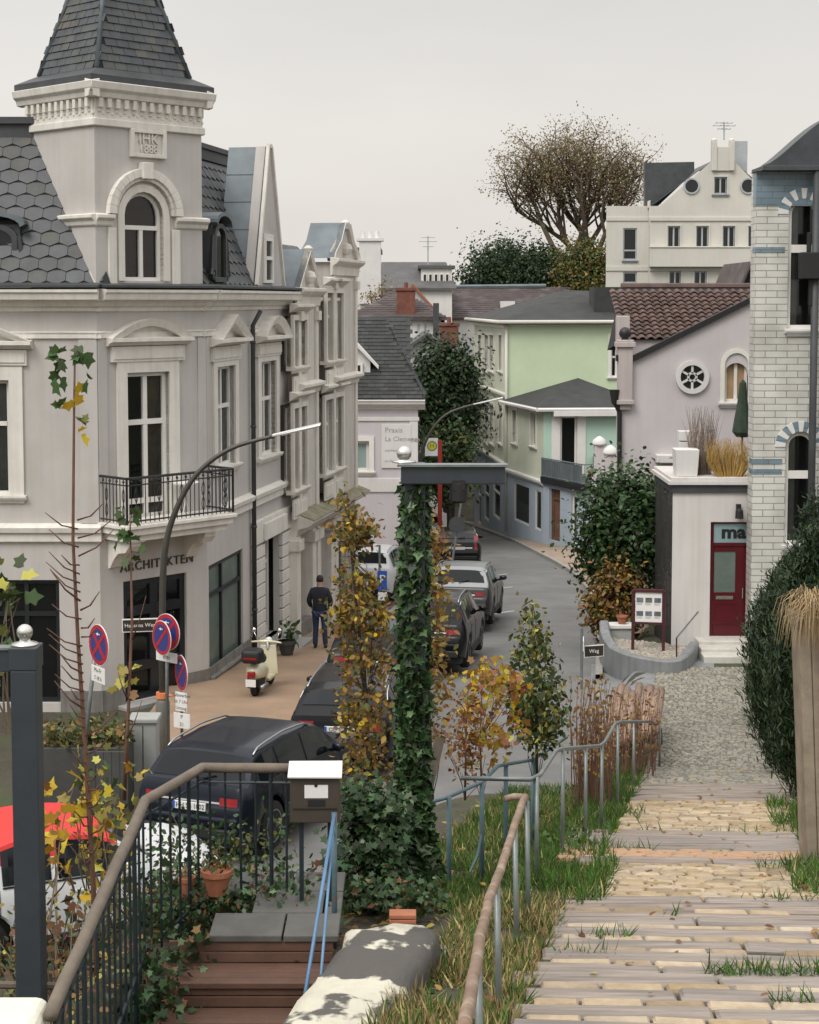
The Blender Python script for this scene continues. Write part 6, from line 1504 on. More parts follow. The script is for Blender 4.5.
for s_ in (-1, 1):
    mb = MB(); mb.ball((s_ * .088, .055, 1.645), .028, 8, (.4, .8, 1.2)); mb.build('ear', SKIN, pe, smooth=True, world=False)
    # fingers of the hands held together in front
    for k in range(4): skin_chain('finger', [(s_ * (.19 - k * .012), .17, .955 - k * .02), (s_ * (.16 - k * .01), .205, .945 - k * .02), (s_ * (.12 - k * .008), .215, .94 - k * .02)], [(0, 1), (1, 2)], [(.011, .011), (.01, .01), (.008, .008)], 0, SKIN, pe, 1)
    skin_chain('thumb', [(s_ * .19, .16, .97), (s_ * .165, .19, .99), (s_ * .14, .2, .995)], [(0, 1), (1, 2)], [(.013, .013), (.011, .011), (.009, .009)], 0, SKIN, pe, 1)
mb = MB(); mb.ball((0, .15, 1.655), .018, 8, (.8, 1, 1.3)); mb.build('nose', SKIN, pe, smooth=True, world=False)
# ================================================================ foliage kit
LEAFSHAPES = {
 'leaf': [(0, 0), (.3, .26), (.65, .24), (1, 0), (.65, -.24), (.3, -.26)],
 'ivy': [(0, 0), (-.08, .38), (.3, .3), (.42, .5), (.6, .2), (1, 0), (.6, -.2), (.42, -.5), (.3, -.3), (-.08, -.38)],
 'maple': [(0, 0), (.08, .36), (.32, .27), (.58, .46), (.68, .2), (1, 0), (.68, -.2), (.58, -.46), (.32, -.27), (.08, -.36)],
 'needle': [(0, .07), (.6, .1), (1, 0), (.6, -.1), (0, -.07)],
 'blade': [(0, .045), (.5, .035), (1, 0), (.5, -.035), (0, -.045)]}
def leaves(name, pts, size, mats_, parent=None, shape='leaf', seed=1, up=.3, out=None, weights=None, var=.35, fold=.25, kind=None, droop=0, along=None):
    """one mesh of many small leaves; pts (N,3) world"""
    rg = np.random.default_rng(seed); P = np.asarray(pts, float); n = len(P)
    nv = rg.normal(size=(n, 3)); nv /= np.linalg.norm(nv, axis=1)[:, None]; nv[:, 2] += up
    if out is not None:
        o = P - np.asarray(out, float); o /= (np.linalg.norm(o, axis=1)[:, None] + 1e-6); nv += o * .8
    nv /= np.linalg.norm(nv, axis=1)[:, None]
    a = rg.normal(size=(n, 3)) if along is None else np.asarray(along, float) + rg.normal(size=(n, 3)) * .25
    a -= nv * (a * nv).sum(1)[:, None]; a /= np.linalg.norm(a, axis=1)[:, None]; a[:, 2] -= droop
    b = np.cross(nv, a); s = size * (1 + rg.uniform(-var, var, n))
    sh = np.array(LEAFSHAPES[shape]); k = len(sh)
    V = P[:, None, :] + s[:, None, None] * (a[:, None, :] * sh[None, :, 0, None] + b[:, None, :] * sh[None, :, 1, None] + nv[:, None, :] * (np.abs(sh[None, :, 1, None]) * fold - .12 * sh[None, :, 0, None] ** 2))
    off = wloc(parent) if parent else Vector((0, 0, 0)); V = V.reshape(-1, 3) - np.array(off)
    me = bpy.data.meshes.new(name); me.vertices.add(n * k); me.vertices.foreach_set('co', V.ravel().astype(np.float32))
    me.loops.add(n * k); me.loops.foreach_set('vertex_index', np.arange(n * k, dtype=np.int32))
    me.polygons.add(n); me.polygons.foreach_set('loop_start', np.arange(0, n * k, k, dtype=np.int32))
    for m in mats_: me.materials.append(m)
    w_ = np.array(weights or [1] * len(mats_), float); w_ /= w_.sum()
    me.polygons.foreach_set('material_index', rg.choice(len(mats_), n, p=w_).astype(np.int32)); me.update(calc_edges=True); me.validate()
    o = bpy.data.objects.new(name, me); COL.objects.link(o)
    if parent: o.parent = parent
    if kind: o['kind'] = kind
    return o
def clumps(c, rad, nclump, per, cr, seed, shell=.55, zpow=1, flat=1):
    """points of leaves: clumps spread through an ellipsoid with gaps between"""
    rg = np.random.default_rng(seed); d = rg.normal(size=(nclump, 3)); d /= np.linalg.norm(d, axis=1)[:, None]
    r = rg.uniform(shell ** 3, 1, nclump) ** (1 / 3); C = np.array(c) + d * r[:, None] * np.array(rad)
    q = np.repeat(C, per, 0) + rg.normal(size=(nclump * per, 3)) * np.repeat(rg.uniform(.6, 1.3, nclump), per)[:, None] * np.array([cr, cr, cr * flat])
    return q
def column_pts(prof, n, seed, clump=0, cs=.1):
    """leaves along a vertical column: prof = [(x,y,z,r)]"""
    rg = np.random.default_rng(seed); pr = np.array(prof, float); L_ = np.linspace(0, 1, len(pr)); m = n if not clump else max(1, n // clump)
    cdf = np.cumsum(np.interp(np.linspace(0, 1, 400), L_, pr[:, 3]) ** 1.4 + 1e-6); t = np.interp(rg.uniform(0, 1, m), cdf / cdf[-1], np.linspace(0, 1, 400)); c = np.stack([np.interp(t, L_, pr[:, i]) for i in range(4)], 1); th = rg.uniform(0, 2 * PI, m); rr = c[:, 3] * np.sqrt(rg.uniform(.15, 1, m))
    P = c[:, :3] + np.stack([np.cos(th) * rr, np.sin(th) * rr, rg.normal(size=m) * .03], 1)
    if clump: P = np.repeat(P, clump, 0) + rg.normal(size=(m * clump, 3)) * cs
    return P
def limb(mb, a, b, r0, r1, bend=.15, n=6, seed=0, sides=7):
    r_ = random.Random(seed); a, b = Vector(a), Vector(b); L_ = (b - a).length
    o1 = Vector((r_.uniform(-1, 1), r_.uniform(-1, 1), r_.uniform(-.3, .6))) * L_ * bend; pts = []
    for i in range(n + 1):
        t = i / n; pts.append(a + (b - a) * t + o1 * math.sin(PI * t) + Vector((r_.uniform(-1, 1), r_.uniform(-1, 1), r_.uniform(-1, 1))) * L_ * .012)
    mb.tube(pts, [lerp(r0, r1, i / n) for i in range(n + 1)], sides, cap=False); return pts
LM = leafmat
G_DARK = LM('leaf_dark_green', (.026, .048, .018)); G_MID = LM('leaf_mid_green', (.055, .095, .03)); G_IVY = LM('leaf_ivy', (.034, .068, .026), .3, .15); G_IVY2 = LM('leaf_ivy_pale', (.095, .15, .065), .3, .15)
G_LAUR = LM('leaf_laurel', (.045, .09, .03), .3, .15); G_OLIVE = LM('leaf_olive', (.13, .125, .035)); Y_LEAF = LM('leaf_yellow', (.52, .33, .03), .5, .35); Y_PALE = LM('leaf_pale_yellow', (.42, .36, .08), .5, .35)
O_LEAF = LM('leaf_ochre', (.33, .19, .045), .5, .3); B_LEAF = LM('leaf_brown', (.2, .10, .045), .6, .2); R_LEAF = LM('leaf_russet', (.3, .11, .05), .5, .25); YEW = LM('yew_needle', (.017, .034, .012), .5, .1); YEW2 = LM('yew_needle_light', (.04, .065, .018), .5, .1)
GR1 = LM('grass_green', (.075, .15, .022), .6, .3); GR2 = LM('grass_dark', (.045, .095, .018), .6, .3); GR_DRY = LM('grass_straw', (.36, .27, .12), .7, .2); GR_TAN = LM('grass_tan', (.26, .19, .09), .7, .2)
TWIG = LM('twig_leaf', (.10, .08, .035), .7, .1)
mk('bark', (.075, .055, .042), .9, .3, 6, .06, 18); mk('bark_red', (.15, .075, .05), .75, .25, 8, .02, 30); mk('bark_pale', (.16, .12, .085), .8, .25, 8); mk('bark_dark', (.03, .025, .02), .9, .3, 6)

# ---------------------------------------------------------------- distant trees
Yt = 128; bt = thing('bare_tree', at(583, 262, Yt), 'big spreading tree with thinning brownish foliage on the hilltop', 'tree')
base = at(586, 290, Yt); mb = MB(); rg = random.Random(5); ccen = at(573, 182, Yt); k = Yt / F
def crown_pt(th, ph, f): return ccen + Vector((math.cos(th) * math.cos(ph) * 76 * k * f, math.sin(th) * math.cos(ph) * 60 * k * f, math.sin(ph) * 52 * k * f))
tips = []
stems = [(-72, 12), (-50, -18), (-30, -35), (-8, -42), (10, -45), (30, -36), (52, -20), (66, 5), (-20, 5), (20, 0)]
for i, (dx, dy) in enumerate(stems):
    s0 = base + Vector((rg.uniform(-1.6, 1.6), rg.uniform(-1, 1), 1.6)); e_ = at(573 + dx * .78, 205 + dy * .55, Yt + rg.uniform(-3, 3))
    pts = limb(mb, s0, e_, .26, .10, .14, 8, i, 7)
    for j in range(10):
        st = pts[rg.choice([4, 5, 6, 7, 8])]; th, ph = rg.uniform(0, 2 * PI), rg.uniform(-.35, 1.5)
        tx = max(-74, min(74, dx * .95 + rg.uniform(-34, 34))); zm = 48 * math.sqrt(max(.05, 1 - (tx / 78) ** 2)); tgt = ccen + Vector((tx * .92 * k, rg.uniform(-50, 50) * k * math.sqrt(max(.05, 1 - (tx / 78) ** 2)), zm * k * rg.choice([rg.uniform(-.35, .6), rg.uniform(.4, 1)])))
        p2 = limb(mb, st, tgt, .1, .03, .14, 5, i * 50 + j, 5)
        for q in range(7):
            s3 = p2[rg.choice([2, 3, 4, 5])]; e3 = s3 + Vector((rg.uniform(-1, 1), rg.uniform(-1, 1), rg.uniform(-.35, 1))) * 1.7
            p3 = limb(mb, s3, e3, .035, .014, .15, 3, i * 999 + j * 31 + q, 3); tips += p3[1:]
for i in range(3): limb(mb, base + Vector((rg.uniform(-.8, .8), 0, -4)), base + Vector((rg.uniform(-.6, .6), 0, 2)), .6, .35, .05, 4, i)
mb.build('trunk', mat('bark_beech', (.10, .075, .055), .9, .3, 3), bt, smooth=True)
tp = np.array([tuple(t) for t in tips]); rgn = np.random.default_rng(2); P = np.repeat(tp, 9, 0) + np.clip(rgn.normal(size=(len(tp) * 9, 3)), -1.3, 1.3) * .5
TB1 = LM('thin_leaf_brown', (.27, .21, .12), .8, .35); TB2 = LM('thin_leaf_olive', (.25, .23, .11), .8, .35); TB3 = LM('thin_leaf_russet', (.27, .185, .12), .8, .35)
leaves('crown', P, .17, [TB1, TB2, TB3], bt, 'leaf', 3)
def crown_tree(name, label, px0, px1, y0, y1, Y, mats_, seed, n=70, per=60, ls=.5, cr=.7, weights=None, group=None, dense=.3, trunk=True, zbase=None, shape='leaf', dep=.6):
    c = at((px0 + px1) / 2, (y0 + y1) / 2, Y); rx = (px1 - px0) / 2 * Y / F; rz = (y1 - y0) / 2 * Y / F
    b = Vector((c.x, c.y, c.z - rz - 1 if zbase is None else zbase)); t = thing(name, b, label, 'tree' if 'tree' in name else 'shrub', group)
    mb = MB(); limb(mb, b, (c.x, c.y, c.z), rx * .08 + .05, .06, .06, 5, seed)
    r_ = random.Random(seed)
    for i in range(9):
        th = r_.uniform(0, 2 * PI); limb(mb, (c.x, c.y, lerp(b.z, c.z, .6)), (c.x + math.cos(th) * rx * .8, c.y + math.sin(th) * rx * dep, c.z + r_.uniform(-.5, .8) * rz), .07, .025, .12, 4, seed * 20 + i, 5)
    mb.build('trunk', M['bark_dark'], t, smooth=True)
    P = clumps(c, (rx * .9, max(rx * dep, .3), rz * .9), n, per, cr, seed, dense); leaves('crown', P, ls, mats_, t, shape, seed, .4, out=tuple(c), weights=weights)
    return t
crown_tree('evergreen_tree', 'broad dark evergreen tree left of the bare tree behind the roofs', 458, 574, 244, 312, 124, [G_DARK, YEW, G_MID], 21, 170, 130, .24, .7, [3, 2, 1])
crown_tree('yellowing_tree', 'yellowing shrubby tree between the evergreen and the apartment block', 556, 612, 240, 305, 120, [G_OLIVE, G_MID, O_LEAF], 22, 80, 110, .22, .55, [3, 2, 1])
crown_tree('street_tree', 'dark dense tree beyond the lilac house at the end of the street', 415, 475, 338, 462, 76, [G_DARK, YEW, G_MID], 23, 150, 130, .2, .48, [3, 2, .8], zbase=-3)
crown_tree('garden_tree', 'round mid green bush under the dark street tree', 420, 472, 425, 500, 74, [G_MID, G_DARK, G_OLIVE], 24, 70, 90, .19, .38, [3, 2, 1], zbase=-3)
crown_tree('bare_bush', 'thin pale bush beside the far white block', 366, 394, 290, 312, 88, [TB1, TB2, TB3], 25, 18, 30, .16, .4)
# right-hand shrubs by the white shop
crown_tree('laurel_bush', 'large glossy green laurel bush against the mauve house', 577, 672, 466, 600, 41.8, [G_LAUR, G_DARK, G_MID], 26, 150, 90, .15, .28, [3, 2, 2], zbase=1.0)
crown_tree('beech_hedge', 'russet and yellow leaved hedge under the laurel bush', 590, 640, 560, 650, 40.3, [O_LEAF, B_LEAF, G_OLIVE, G_MID], 27, 70, 60, .13, .2, [3, 3, 2, 1], zbase=1.0)

# ---------------------------------------------------------------- yew shrubs along the path
def yew(label, px, Y, w_, ytop, seed, n):
    z0 = zp(Y) - .05; c = at(px, 700, Y); zt = at(px, ytop, Y).z; t = thing('yew_shrub', (c.x, Y, z0), label, 'shrub', 'yew shrubs along the path')
    H = zt - z0; prof = [(c.x, Y, z0 + .1, w_ * .45), (c.x - .02, Y, z0 + H * .2, w_ * .85), (c.x, Y, z0 + H * .45, w_), (c.x, Y, z0 + H * .7, w_ * .85), (c.x + .05, Y, z0 + H * .88, w_ * .5), (c.x + .05, Y, zt, .05)]
    mb = MB(); limb(mb, (c.x, Y, z0 - .1), (c.x, Y, z0 + H * .8), .09, .02, .03, 5, seed); mb.build('trunk', M['bark_dark'], t)
    P = column_pts(prof, n, seed, 14, .075); al = np.zeros_like(P); al[:, 2] = .9; al += (P - np.array([c.x, Y, 0])) * np.array([.5, .5, 0])
    leaves('foliage', P, .095, [YEW, G_DARK, YEW2], t, 'needle', seed, .1, out=(c.x, Y, z0 + H / 2), weights=[4, 2, 1], along=al); return t
yew('dark yew shrub nearest the wooden planter', 812, 21.5, .55, 532, 31, 24000)
yew('dark yew shrub in the middle of the three by the path', 797, 25.0, .74, 548, 32, 27000)
yew('dark yew shrub closest to the red shop door', 786, 30, .78, 562, 33, 25000)
yew('tall dark yew shrub rising in front of the brick house window', 815, 28.5, .62, 488, 34, 17000)

# ---------------------------------------------------------------- ivy clad pergola post
YP = 13.5; pb = at(415, 866, YP); tp_ = at(415, 463, YP)
pg_ = thing('pergola_post', (pb.x, YP, pb.z), 'ivy clad post with steel ball finial and a dark cross beam carrying a lamp', 'post')
mb = MB(); mb.box(tp_.x - .085, tp_.x + .085, YP - .085, YP + .085, pb.z - .6, tp_.z); mb.build('post', M['anthracite'], pg_, bevel=.008)
mb = MB(); a, b = at(401, 482, YP), at(504, 464.5, YP); mb.box(a.x, b.x, YP - .17, YP - .088, a.z, b.z); mb.build('beam', M['anthracite'], pg_, bevel=.008)
mb = MB(); mb.box(a.x - .03, b.x + .02, YP - .2, YP - .06, b.z, b.z + .018); mb.build('beam_cap', M['galv'], pg_)
q = at(404, 454, YP); mb = MB(); mb.ball((q.x, YP, q.z + .005), .063, 16); mb.lathe((q.x, YP, b.z + .018), [(.1, 0), (.1, .012), (.03, .025), (.03, .05)], 14); mb.build('ball_finial', M['steel_bright'], pg_, smooth=True)
q = at(458, 490, YP); mb = MB(); mb.lathe((q.x, YP - .13, q.z - .03), [(.05, -.06), (.075, -.04), (.075, .1), (.04, .14)], 14); mb.box(q.x - .05, q.x + .05, YP - .2, YP - .17, q.z + .02, q.z + .1); mb.build('lamp', M['jet'], pg_, smooth=False)
mb = MB(); s0, s1 = at(425, 800, 13.7), at(440, 738, 13.9); mb.tube([s0, s1], .045, 6); mb.build('brace', M['wood_weathered'], pg_)
prof = []
for yy, r in ((476, .085), (520, .11), (600, .13), (700, .14), (760, .135), (820, .155), (870, .24)): q = at(415 if yy < 600 else 413, yy, YP); prof.append((q.x - .0, YP, q.z, r))
iv = thing('ivy', (pb.x, YP, pb.z), 'green ivy climbing the full height of the pergola post', 'ivy')
mb = MB()
for i in range(5): mb.tube([(prof[k][0] + math.cos(i * 1.3 + k) * .1, YP + math.sin(i * 1.3 + k) * .1, prof[k][2]) for k in range(6, -1, -1)], .012, 4)
mb.build('stem', M['bark'], iv)
leaves('foliage', column_pts(prof, 7600, 41), .066, [G_IVY, G_IVY2, G_DARK, G_MID], iv, 'ivy', 41, .15, weights=[4, 2.2, 2, 1], droop=.35, var=.5, out=(pb.x, YP, 7))
# ivy mound under the mailbox and beside the post
def mound(name, label, c, rad, n, per, cr, size, mats_, seed, shape='ivy', weights=None, cat='shrub', group=None, up=.5):
    t = thing(name, (c[0], c[1], c[2] - rad[2]), label, cat, group); P = clumps(c, rad, n, per, cr, seed, .35)
    mb = MB(); r_ = random.Random(seed)
    for i in range(10): q = P[r_.randrange(len(P))]; limb(mb, (c[0] + r_.uniform(-.1, .1), c[1], c[2] - rad[2]), q, .014, .005, .15, 4, seed + i, 4)
    mb.build('stem', M['bark'], t); leaves('foliage', P, size, mats_, t, shape, seed, up, weights=weights, out=(c[0], c[1], c[2] - rad[2])); return t
q = at(373, 845, 12.7); mound('ivy_mound', 'thick dark ivy heaped beside the mailbox', (q.x, q.y, q.z), (.24, .36, .5), 80, 46, .08, .066, [G_IVY, G_DARK, G_IVY2], 42, weights=[3, 3, 1])
q = at(395, 890, 12.2); mound('ivy_patch', 'low ivy and leaf litter at the foot of the pergola post', (q.x, q.y, q.z), (.4, .35, .08), 36, 14, .06, .055, [G_IVY, G_MID, G_IVY2, B_LEAF], 43, weights=[3, 2, 1, .5])

# ---------------------------------------------------------------- golden saplings etc.
def sapling(name, label, pts, Y, prof_px, n, size, mats_, seed, weights=None, shape='leaf', clump=7, cs=.06, bark='bark', r0=.022, cat='tree', droop=.1):
    W = [at(x, y, Y) for x, y in pts]; t = thing(name, W[0], label, cat)
    mb = MB(); mb.tube(W, [lerp(r0, r0 * .3, i / (len(W) - 1)) for i in range(len(W))], 7); r_ = random.Random(seed)
    prof = [(at(x, y, Y).x, Y, at(x, y, Y).z, r * Y / F) for x, y, r in prof_px]; P = column_pts(prof, n, seed, clump, cs)
    for i in range(26):
        q = Vector(P[r_.randrange(len(P))]); zz = q.z - abs(q.x - W[-1].x) * .8 - .1; c = min(range(len(W)), key=lambda j: abs(W[j].z - zz)); s0 = Vector(W[c])
        limb(mb, s0, q, r0 * .35, .004, .06, 3, seed + i, 4)
    mb.build('trunk', M[bark], t, smooth=True); leaves('crown', P, size, mats_, t, shape, seed, .3, weights=weights, droop=droop); return t
sapling('beech_sapling', 'slim golden beech sapling in front of the black estate car', [(372, 850), (366, 700), (352, 560), (347, 492)], 15,
        [(346, 494, 4), (347, 503, 7), (348, 512, 2), (352, 524, 16), (353, 535, 22), (352, 546, 12), (352, 553, 1), (352, 564, 1), (354, 578, 18), (356, 592, 24), (360, 612, 30), (356, 630, 22), (364, 655, 30), (358, 676, 18), (366, 705, 30), (362, 730, 22), (368, 765, 28), (368, 800, 16)], 2900, .062, [O_LEAF, G_OLIVE, B_LEAF, Y_LEAF], 51, [4, 4.5, 1.6, .6])
sapling('beech_sapling', 'golden brown beech sapling half hidden behind the ivy clad post', [(432, 800), (428, 680), (425, 510)], 16.5,
        [(424, 515, 8), (424, 540, 17), (428, 570, 18), (432, 600, 18), (428, 640, 20), (430, 680, 22), (428, 720, 18), (425, 760, 14)], 1700, .066, [O_LEAF, B_LEAF, G_OLIVE, Y_PALE], 52, [4, 2, 2, 1])
sapling('pointed_tree', 'small pointed green tree with yellowing tips beside the road', [(537, 790), (536, 700), (532, 600)], 19.5,
        [(531, 605, 2), (532, 625, 9), (534, 650, 17), (536, 680, 24), (537, 705, 26), (538, 725, 24), (540, 745, 14)], 2100, .07, [G_MID, G_DARK, G_OLIVE, Y_PALE], 53, [3, 1, 3, 1.2], 'leaf', 8, .07, droop=.4)
sapling('autumn_shrub', 'autumn shrub with yellow leaves at the top and russet leaves below', [(482, 800), (480, 740), (483, 662)], 18,
        [(484, 660, 10), (492, 680, 30), (495, 705, 34), (488, 730, 34), (482, 760, 26)], 480, .08, [Y_LEAF, O_LEAF, R_LEAF, Y_PALE], 54, [4, 2, 2, 2], 'maple', 4, .06, 'bark_red', .014, 'shrub')
sapling('russet_shrub', 'upright russet stemmed shrub left of the yellow leaves', [(465, 800), (466, 740), (468, 690)], 17.6,
        [(468, 690, 10), (466, 715, 18), (464, 745, 20), (466, 775, 18)], 430, .055, [R_LEAF, B_LEAF, O_LEAF], 55, [3, 3, 1], 'leaf', 4, .05, 'bark_red', .014, 'shrub')
mb = MB()
# dry stalks on the bank above the road
def stalks(label, px0, px1, y0, y1, Yf, n, seed, lf=True):
    r_ = random.Random(seed); c = at((px0 + px1) / 2, y1, Yf); t = thing('dry_shrub', (c.x, Yf, zg(c.x, Yf)), label, 'shrub'); mb = MB(); tips = []
    for i in range(n):
        x = r_.uniform(px0, px1); Y = Yf + r_.uniform(-1.2, 1.2); b = at(x, y1, Y); b.z = zg(b.x, Y) - .05; e_ = at(x + r_.uniform(-9, 9), r_.uniform(y0, lerp(y0, y1, .5)), Y)
        if e_.z < b.z + .2: continue
        p = limb(mb, b, e_, .011, .004, .06, 4, seed * 77 + i, 4); tips += p[2:]
    mb.build('stem', M['bark_red'], t)
    if lf: leaves('foliage', np.repeat(np.array([tuple(q) for q in tips]), 3, 0) + np.random.default_rng(seed).normal(size=(len(tips) * 3, 3)) * .05, .06, [B_LEAF, O_LEAF, GR_TAN], t, 'leaf', seed, .1)
stalks('dense reddish brown dry stalks on the bank beside the handrail', 574, 612, 676, 800, 21.5, 75, 61)
stalks('loose dry stems next to the log palisade', 606, 655, 690, 770, 25, 60, 62)

# ---------------------------------------------------------------- bare sapling with a few leaves, front left
def bare(label, pts, Y, r0, seed, twigs, leafpts, mats_, lsize, group='bare saplings'):
    W = [at(x, y, Y) for x, y in pts]; t = thing('bare_sapling', W[0], label, 'tree', group); mb = MB(); mb.tube(W, [lerp(r0, .006, i / (len(W) - 1)) for i in range(len(W))], 7)
    for (x0, y0, x1, y1) in twigs:
        a = at(x0, y0, Y); b = at(x1, y1, Y - .15); m_ = (a + b) / 2 + Vector((0, 0, -.03)); mb.tube([a, m_, b], [.008, .006, .003], 4)
    mb.build('trunk', M['bark_red'], t, smooth=True)
    for k, (mi, pp) in enumerate(leafpts):
        P = [tuple(at(x, y, Y - .02)) for x, y in pp]; leaves('foliage', P, lsize, [mats_[mi]], t, 'maple', seed + k, .4, var=.2, droop=.2)
    return t
rt = random.Random(9)
tw1 = []
for y in range(520, 870, 9):
    x = lerp(75, 93, max(0, (y - 450) / 500)); s_ = rt.choice([-1, 1]); l_ = rt.uniform(12, 36) if y < 760 else rt.uniform(8, 22); tw1.append((x, y, x + s_ * l_, y - l_ * rt.uniform(.5, 1.1)))
bare('tall bare sapling with green and yellow leaves only at its tip', [(99, 1010), (93, 880), (86, 760), (78, 640), (73, 540), (74, 420), (75, 345)], 10.6, .02, 71, tw1,
     [(0, [(70 + rt.uniform(-16, 20), rt.uniform(342, 378)) for _ in range(16)]), (0, [(58, 352), (54, 379), (88, 378), (56, 405), (60, 406), (86, 382)]), (1, [(76, 392), (82, 398), (74, 402), (80, 404)]), (2, [(78, 418), (84, 422)]), (1, [(78, 432), (82, 434)])],
     [G_MID, Y_LEAF, G_OLIVE], .095)
tw2 = [(132, 640, 146, 596), (128, 700, 118, 672), (126, 740, 142, 700)]
bare('thin sapling with a leafy top in front of the black entrance door', [(124, 800), (128, 720), (132, 620), (130, 515)], 12.5, .018, 72, tw2, [(0, [(130 + rt.uniform(-14, 14), rt.uniform(505, 560)) for _ in range(22)]), (1, [(128 + rt.uniform(-12, 14), rt.uniform(665, 700)) for _ in range(9)]), (2, [(128, 720), (122, 735), (133, 690)])], [G_MID, Y_PALE, B_LEAF], .085)
def litterbush(name, label, px0, px1, y0, y1, Y, n, size, mats_, weights, seed, shape='maple', stems=14, dep=.4, cat='shrub', up=.3):
    a, b = at(px0, y1, Y), at(px1, y0, Y); rg = np.random.default_rng(seed); c = (a + b) / 2; t = thing(name, (c.x, Y, a.z), label, cat)
    m = max(1, n // 5); C = np.stack([rg.uniform(a.x, b.x, m), Y + rg.uniform(-dep, dep, m), a.z + (b.z - a.z) * rg.beta(1.4, 1.3, m)], 1); P = np.repeat(C, 5, 0) + rg.normal(size=(m * 5, 3)) * .06
    mb = MB(); r_ = random.Random(seed)
    for i in range(stems): q = P[r_.randrange(len(P))]; limb(mb, (r_.uniform(a.x, b.x), Y + r_.uniform(-dep, dep), a.z - .3), q, .009, .003, .08, 4, seed + i, 4)
    mb.build('stem', M['bark_pale'], t); leaves('foliage', P, size, mats_, t, shape, seed, up, weights=weights); return t
litterbush('maple_shrub', 'yellow leaved maple shrub in front of the convertible', 84, 128, 772, 900, 11.6, 210, .08, [Y_LEAF, Y_PALE, G_OLIVE, G_MID], [3, 3, 2, 2], 81)
litterbush('maple_shrub', 'yellow and orange leaves close behind the dark gate post', 40, 66, 790, 860, 10.2, 40, .1, [Y_LEAF, O_LEAF], [2, 1], 82, stems=6)
litterbush('garden_shrub', 'mixed green shrubs behind the dark garden railing', 150, 292, 822, 905, 12.6, 1100, .05, [G_MID, G_IVY, G_OLIVE, GR2], [3, 3, 2, 1], 83, 'leaf', 30)
litterbush('bramble', 'brown withered bramble leaves below the convertible', 60, 190, 890, 970, 12.0, 480, .06, [B_LEAF, G_MID, R_LEAF, G_OLIVE], [3, 2, 1, 1], 84, 'leaf', 34)
litterbush('bramble', 'tangle of bare brown stems and leaves left of the gate post', 0, 70, 905, 1000, 10.6, 330, .06, [B_LEAF, G_DARK, G_OLIVE, Y_PALE], [3, 2, 1, .5], 85, 'leaf', 46)
litterbush('garden_twig', 'leafy green twigs at the left picture edge before the shop window', 0, 14, 556, 690, 10.0, 46, .09, [G_MID, G_OLIVE, Y_PALE], [3, 1, 1], 86, 'maple', 5, .15)
litterbush('ivy_carpet', 'green ivy trailing along the railing and over the wooden steps', 132, 200, 950, 1030, 10.5, 620, .06, [G_IVY, G_DARK, G_IVY2, B_LEAF], [4, 3, 1.5, .7], 87, 'ivy', 10, .4)
litterbush('ivy_fringe', 'ivy and fallen leaves along the back of the landing', 150, 330, 880, 922, 11.6, 2200, .05, [G_IVY, G_MID, B_LEAF, G_IVY2], [3, 2, 1, 1.4], 88, 'ivy', 10, .35)
litterbush('weed', 'green leafy weed between the handrail posts', 545, 590, 828, 850, 16.3, 160, .07, [GR1, G_MID], [2, 1], 89, 'leaf', 6, .2)

# ---------------------------------------------------------------- grass
def grass(name, zones, seed, mats_, weights, h=.2, lab=None):
    rg = np.random.default_rng(seed); P = []; S = []
    for (fx0, fx1, y0, y1, n) in zones:
        y = rg.uniform(y0, y1, n); cl = rg.normal(size=n) * .0; t = rg.uniform(0, 1, n); x = np.array([pl(a) for a in y]) + fx0 + (fx1 - fx0) * t + cl
        keep = np.sin(x * 5.1 + y * 2.3) + np.sin(x * 2.2 - y * 4.1) + rg.uniform(-1, 1, n) > -.7
        for a, b in zip(x[keep], y[keep]): P.append((a, b, zg(a, b) - .015 if (a - pl(b) < 0 or a - pl(b) > 2.1) else zp(b) - .02))
    P = np.array(P); al = np.zeros_like(P); al[:, 2] = 1.6; al[:, :2] += rg.normal(size=(len(P), 2)) * .5
    o = leaves(name, P, h, mats_, None, 'blade', seed, -.3, weights=weights, var=.55, fold=.1, along=al, kind='stuff'); o['label'] = lab; return o
grass('grass', [(-2.3, .05, 12.6, 27, 62000), (-.4, .2, 12.7, 15.2, 2500), (-.5, .1, 21, 27, 2500), (2.0, 2.9, 12.4, 19, 6500), (1.75, 2.3, 13.2, 15.0, 900), (1.8, 2.5, 17.5, 20.8, 1500)], 91, [GR1, GR2, G_OLIVE, GR_DRY], [5, 3, .8, .4], .125, 'green grass growing beside the stairs')
grass('dry_grass', [(-.85, -.08, 8.0, 12.8, 13000), (-2.4, -1.0, 17, 26, 5000), (-1.6, -.6, 19, 27, 2500)], 92, [GR_DRY, GR_TAN, GR1, GR2, G_OLIVE], [3, 2.5, 2.4, 1.2, 1.2], .13, 'straw coloured and green grass along the rusty handrail')
grass('step_grass', [(1.0, 1.9, 10.15, 10.3, 300), (.1, .5, 11.3, 11.4, 60), (2.2, 2.6, 11.0, 11.2, 150), (.0, .4, 10.7, 10.8, 70), (1.4, 1.7, 9.4, 9.5, 60), (.6, .8, 12.1, 12.2, 40), (1.2, 2.1, 12.8, 12.9, 90), (0, .5, 15.9, 16.1, 80), (.2, 2, 17.5, 17.6, 120), (-.1, .3, 18, 20.5, 300), (1.5, 1.9, 14, 15, 120)], 93, [GR1, GR2], [2, 1], .1, 'tufts of grass growing between the sleepers')
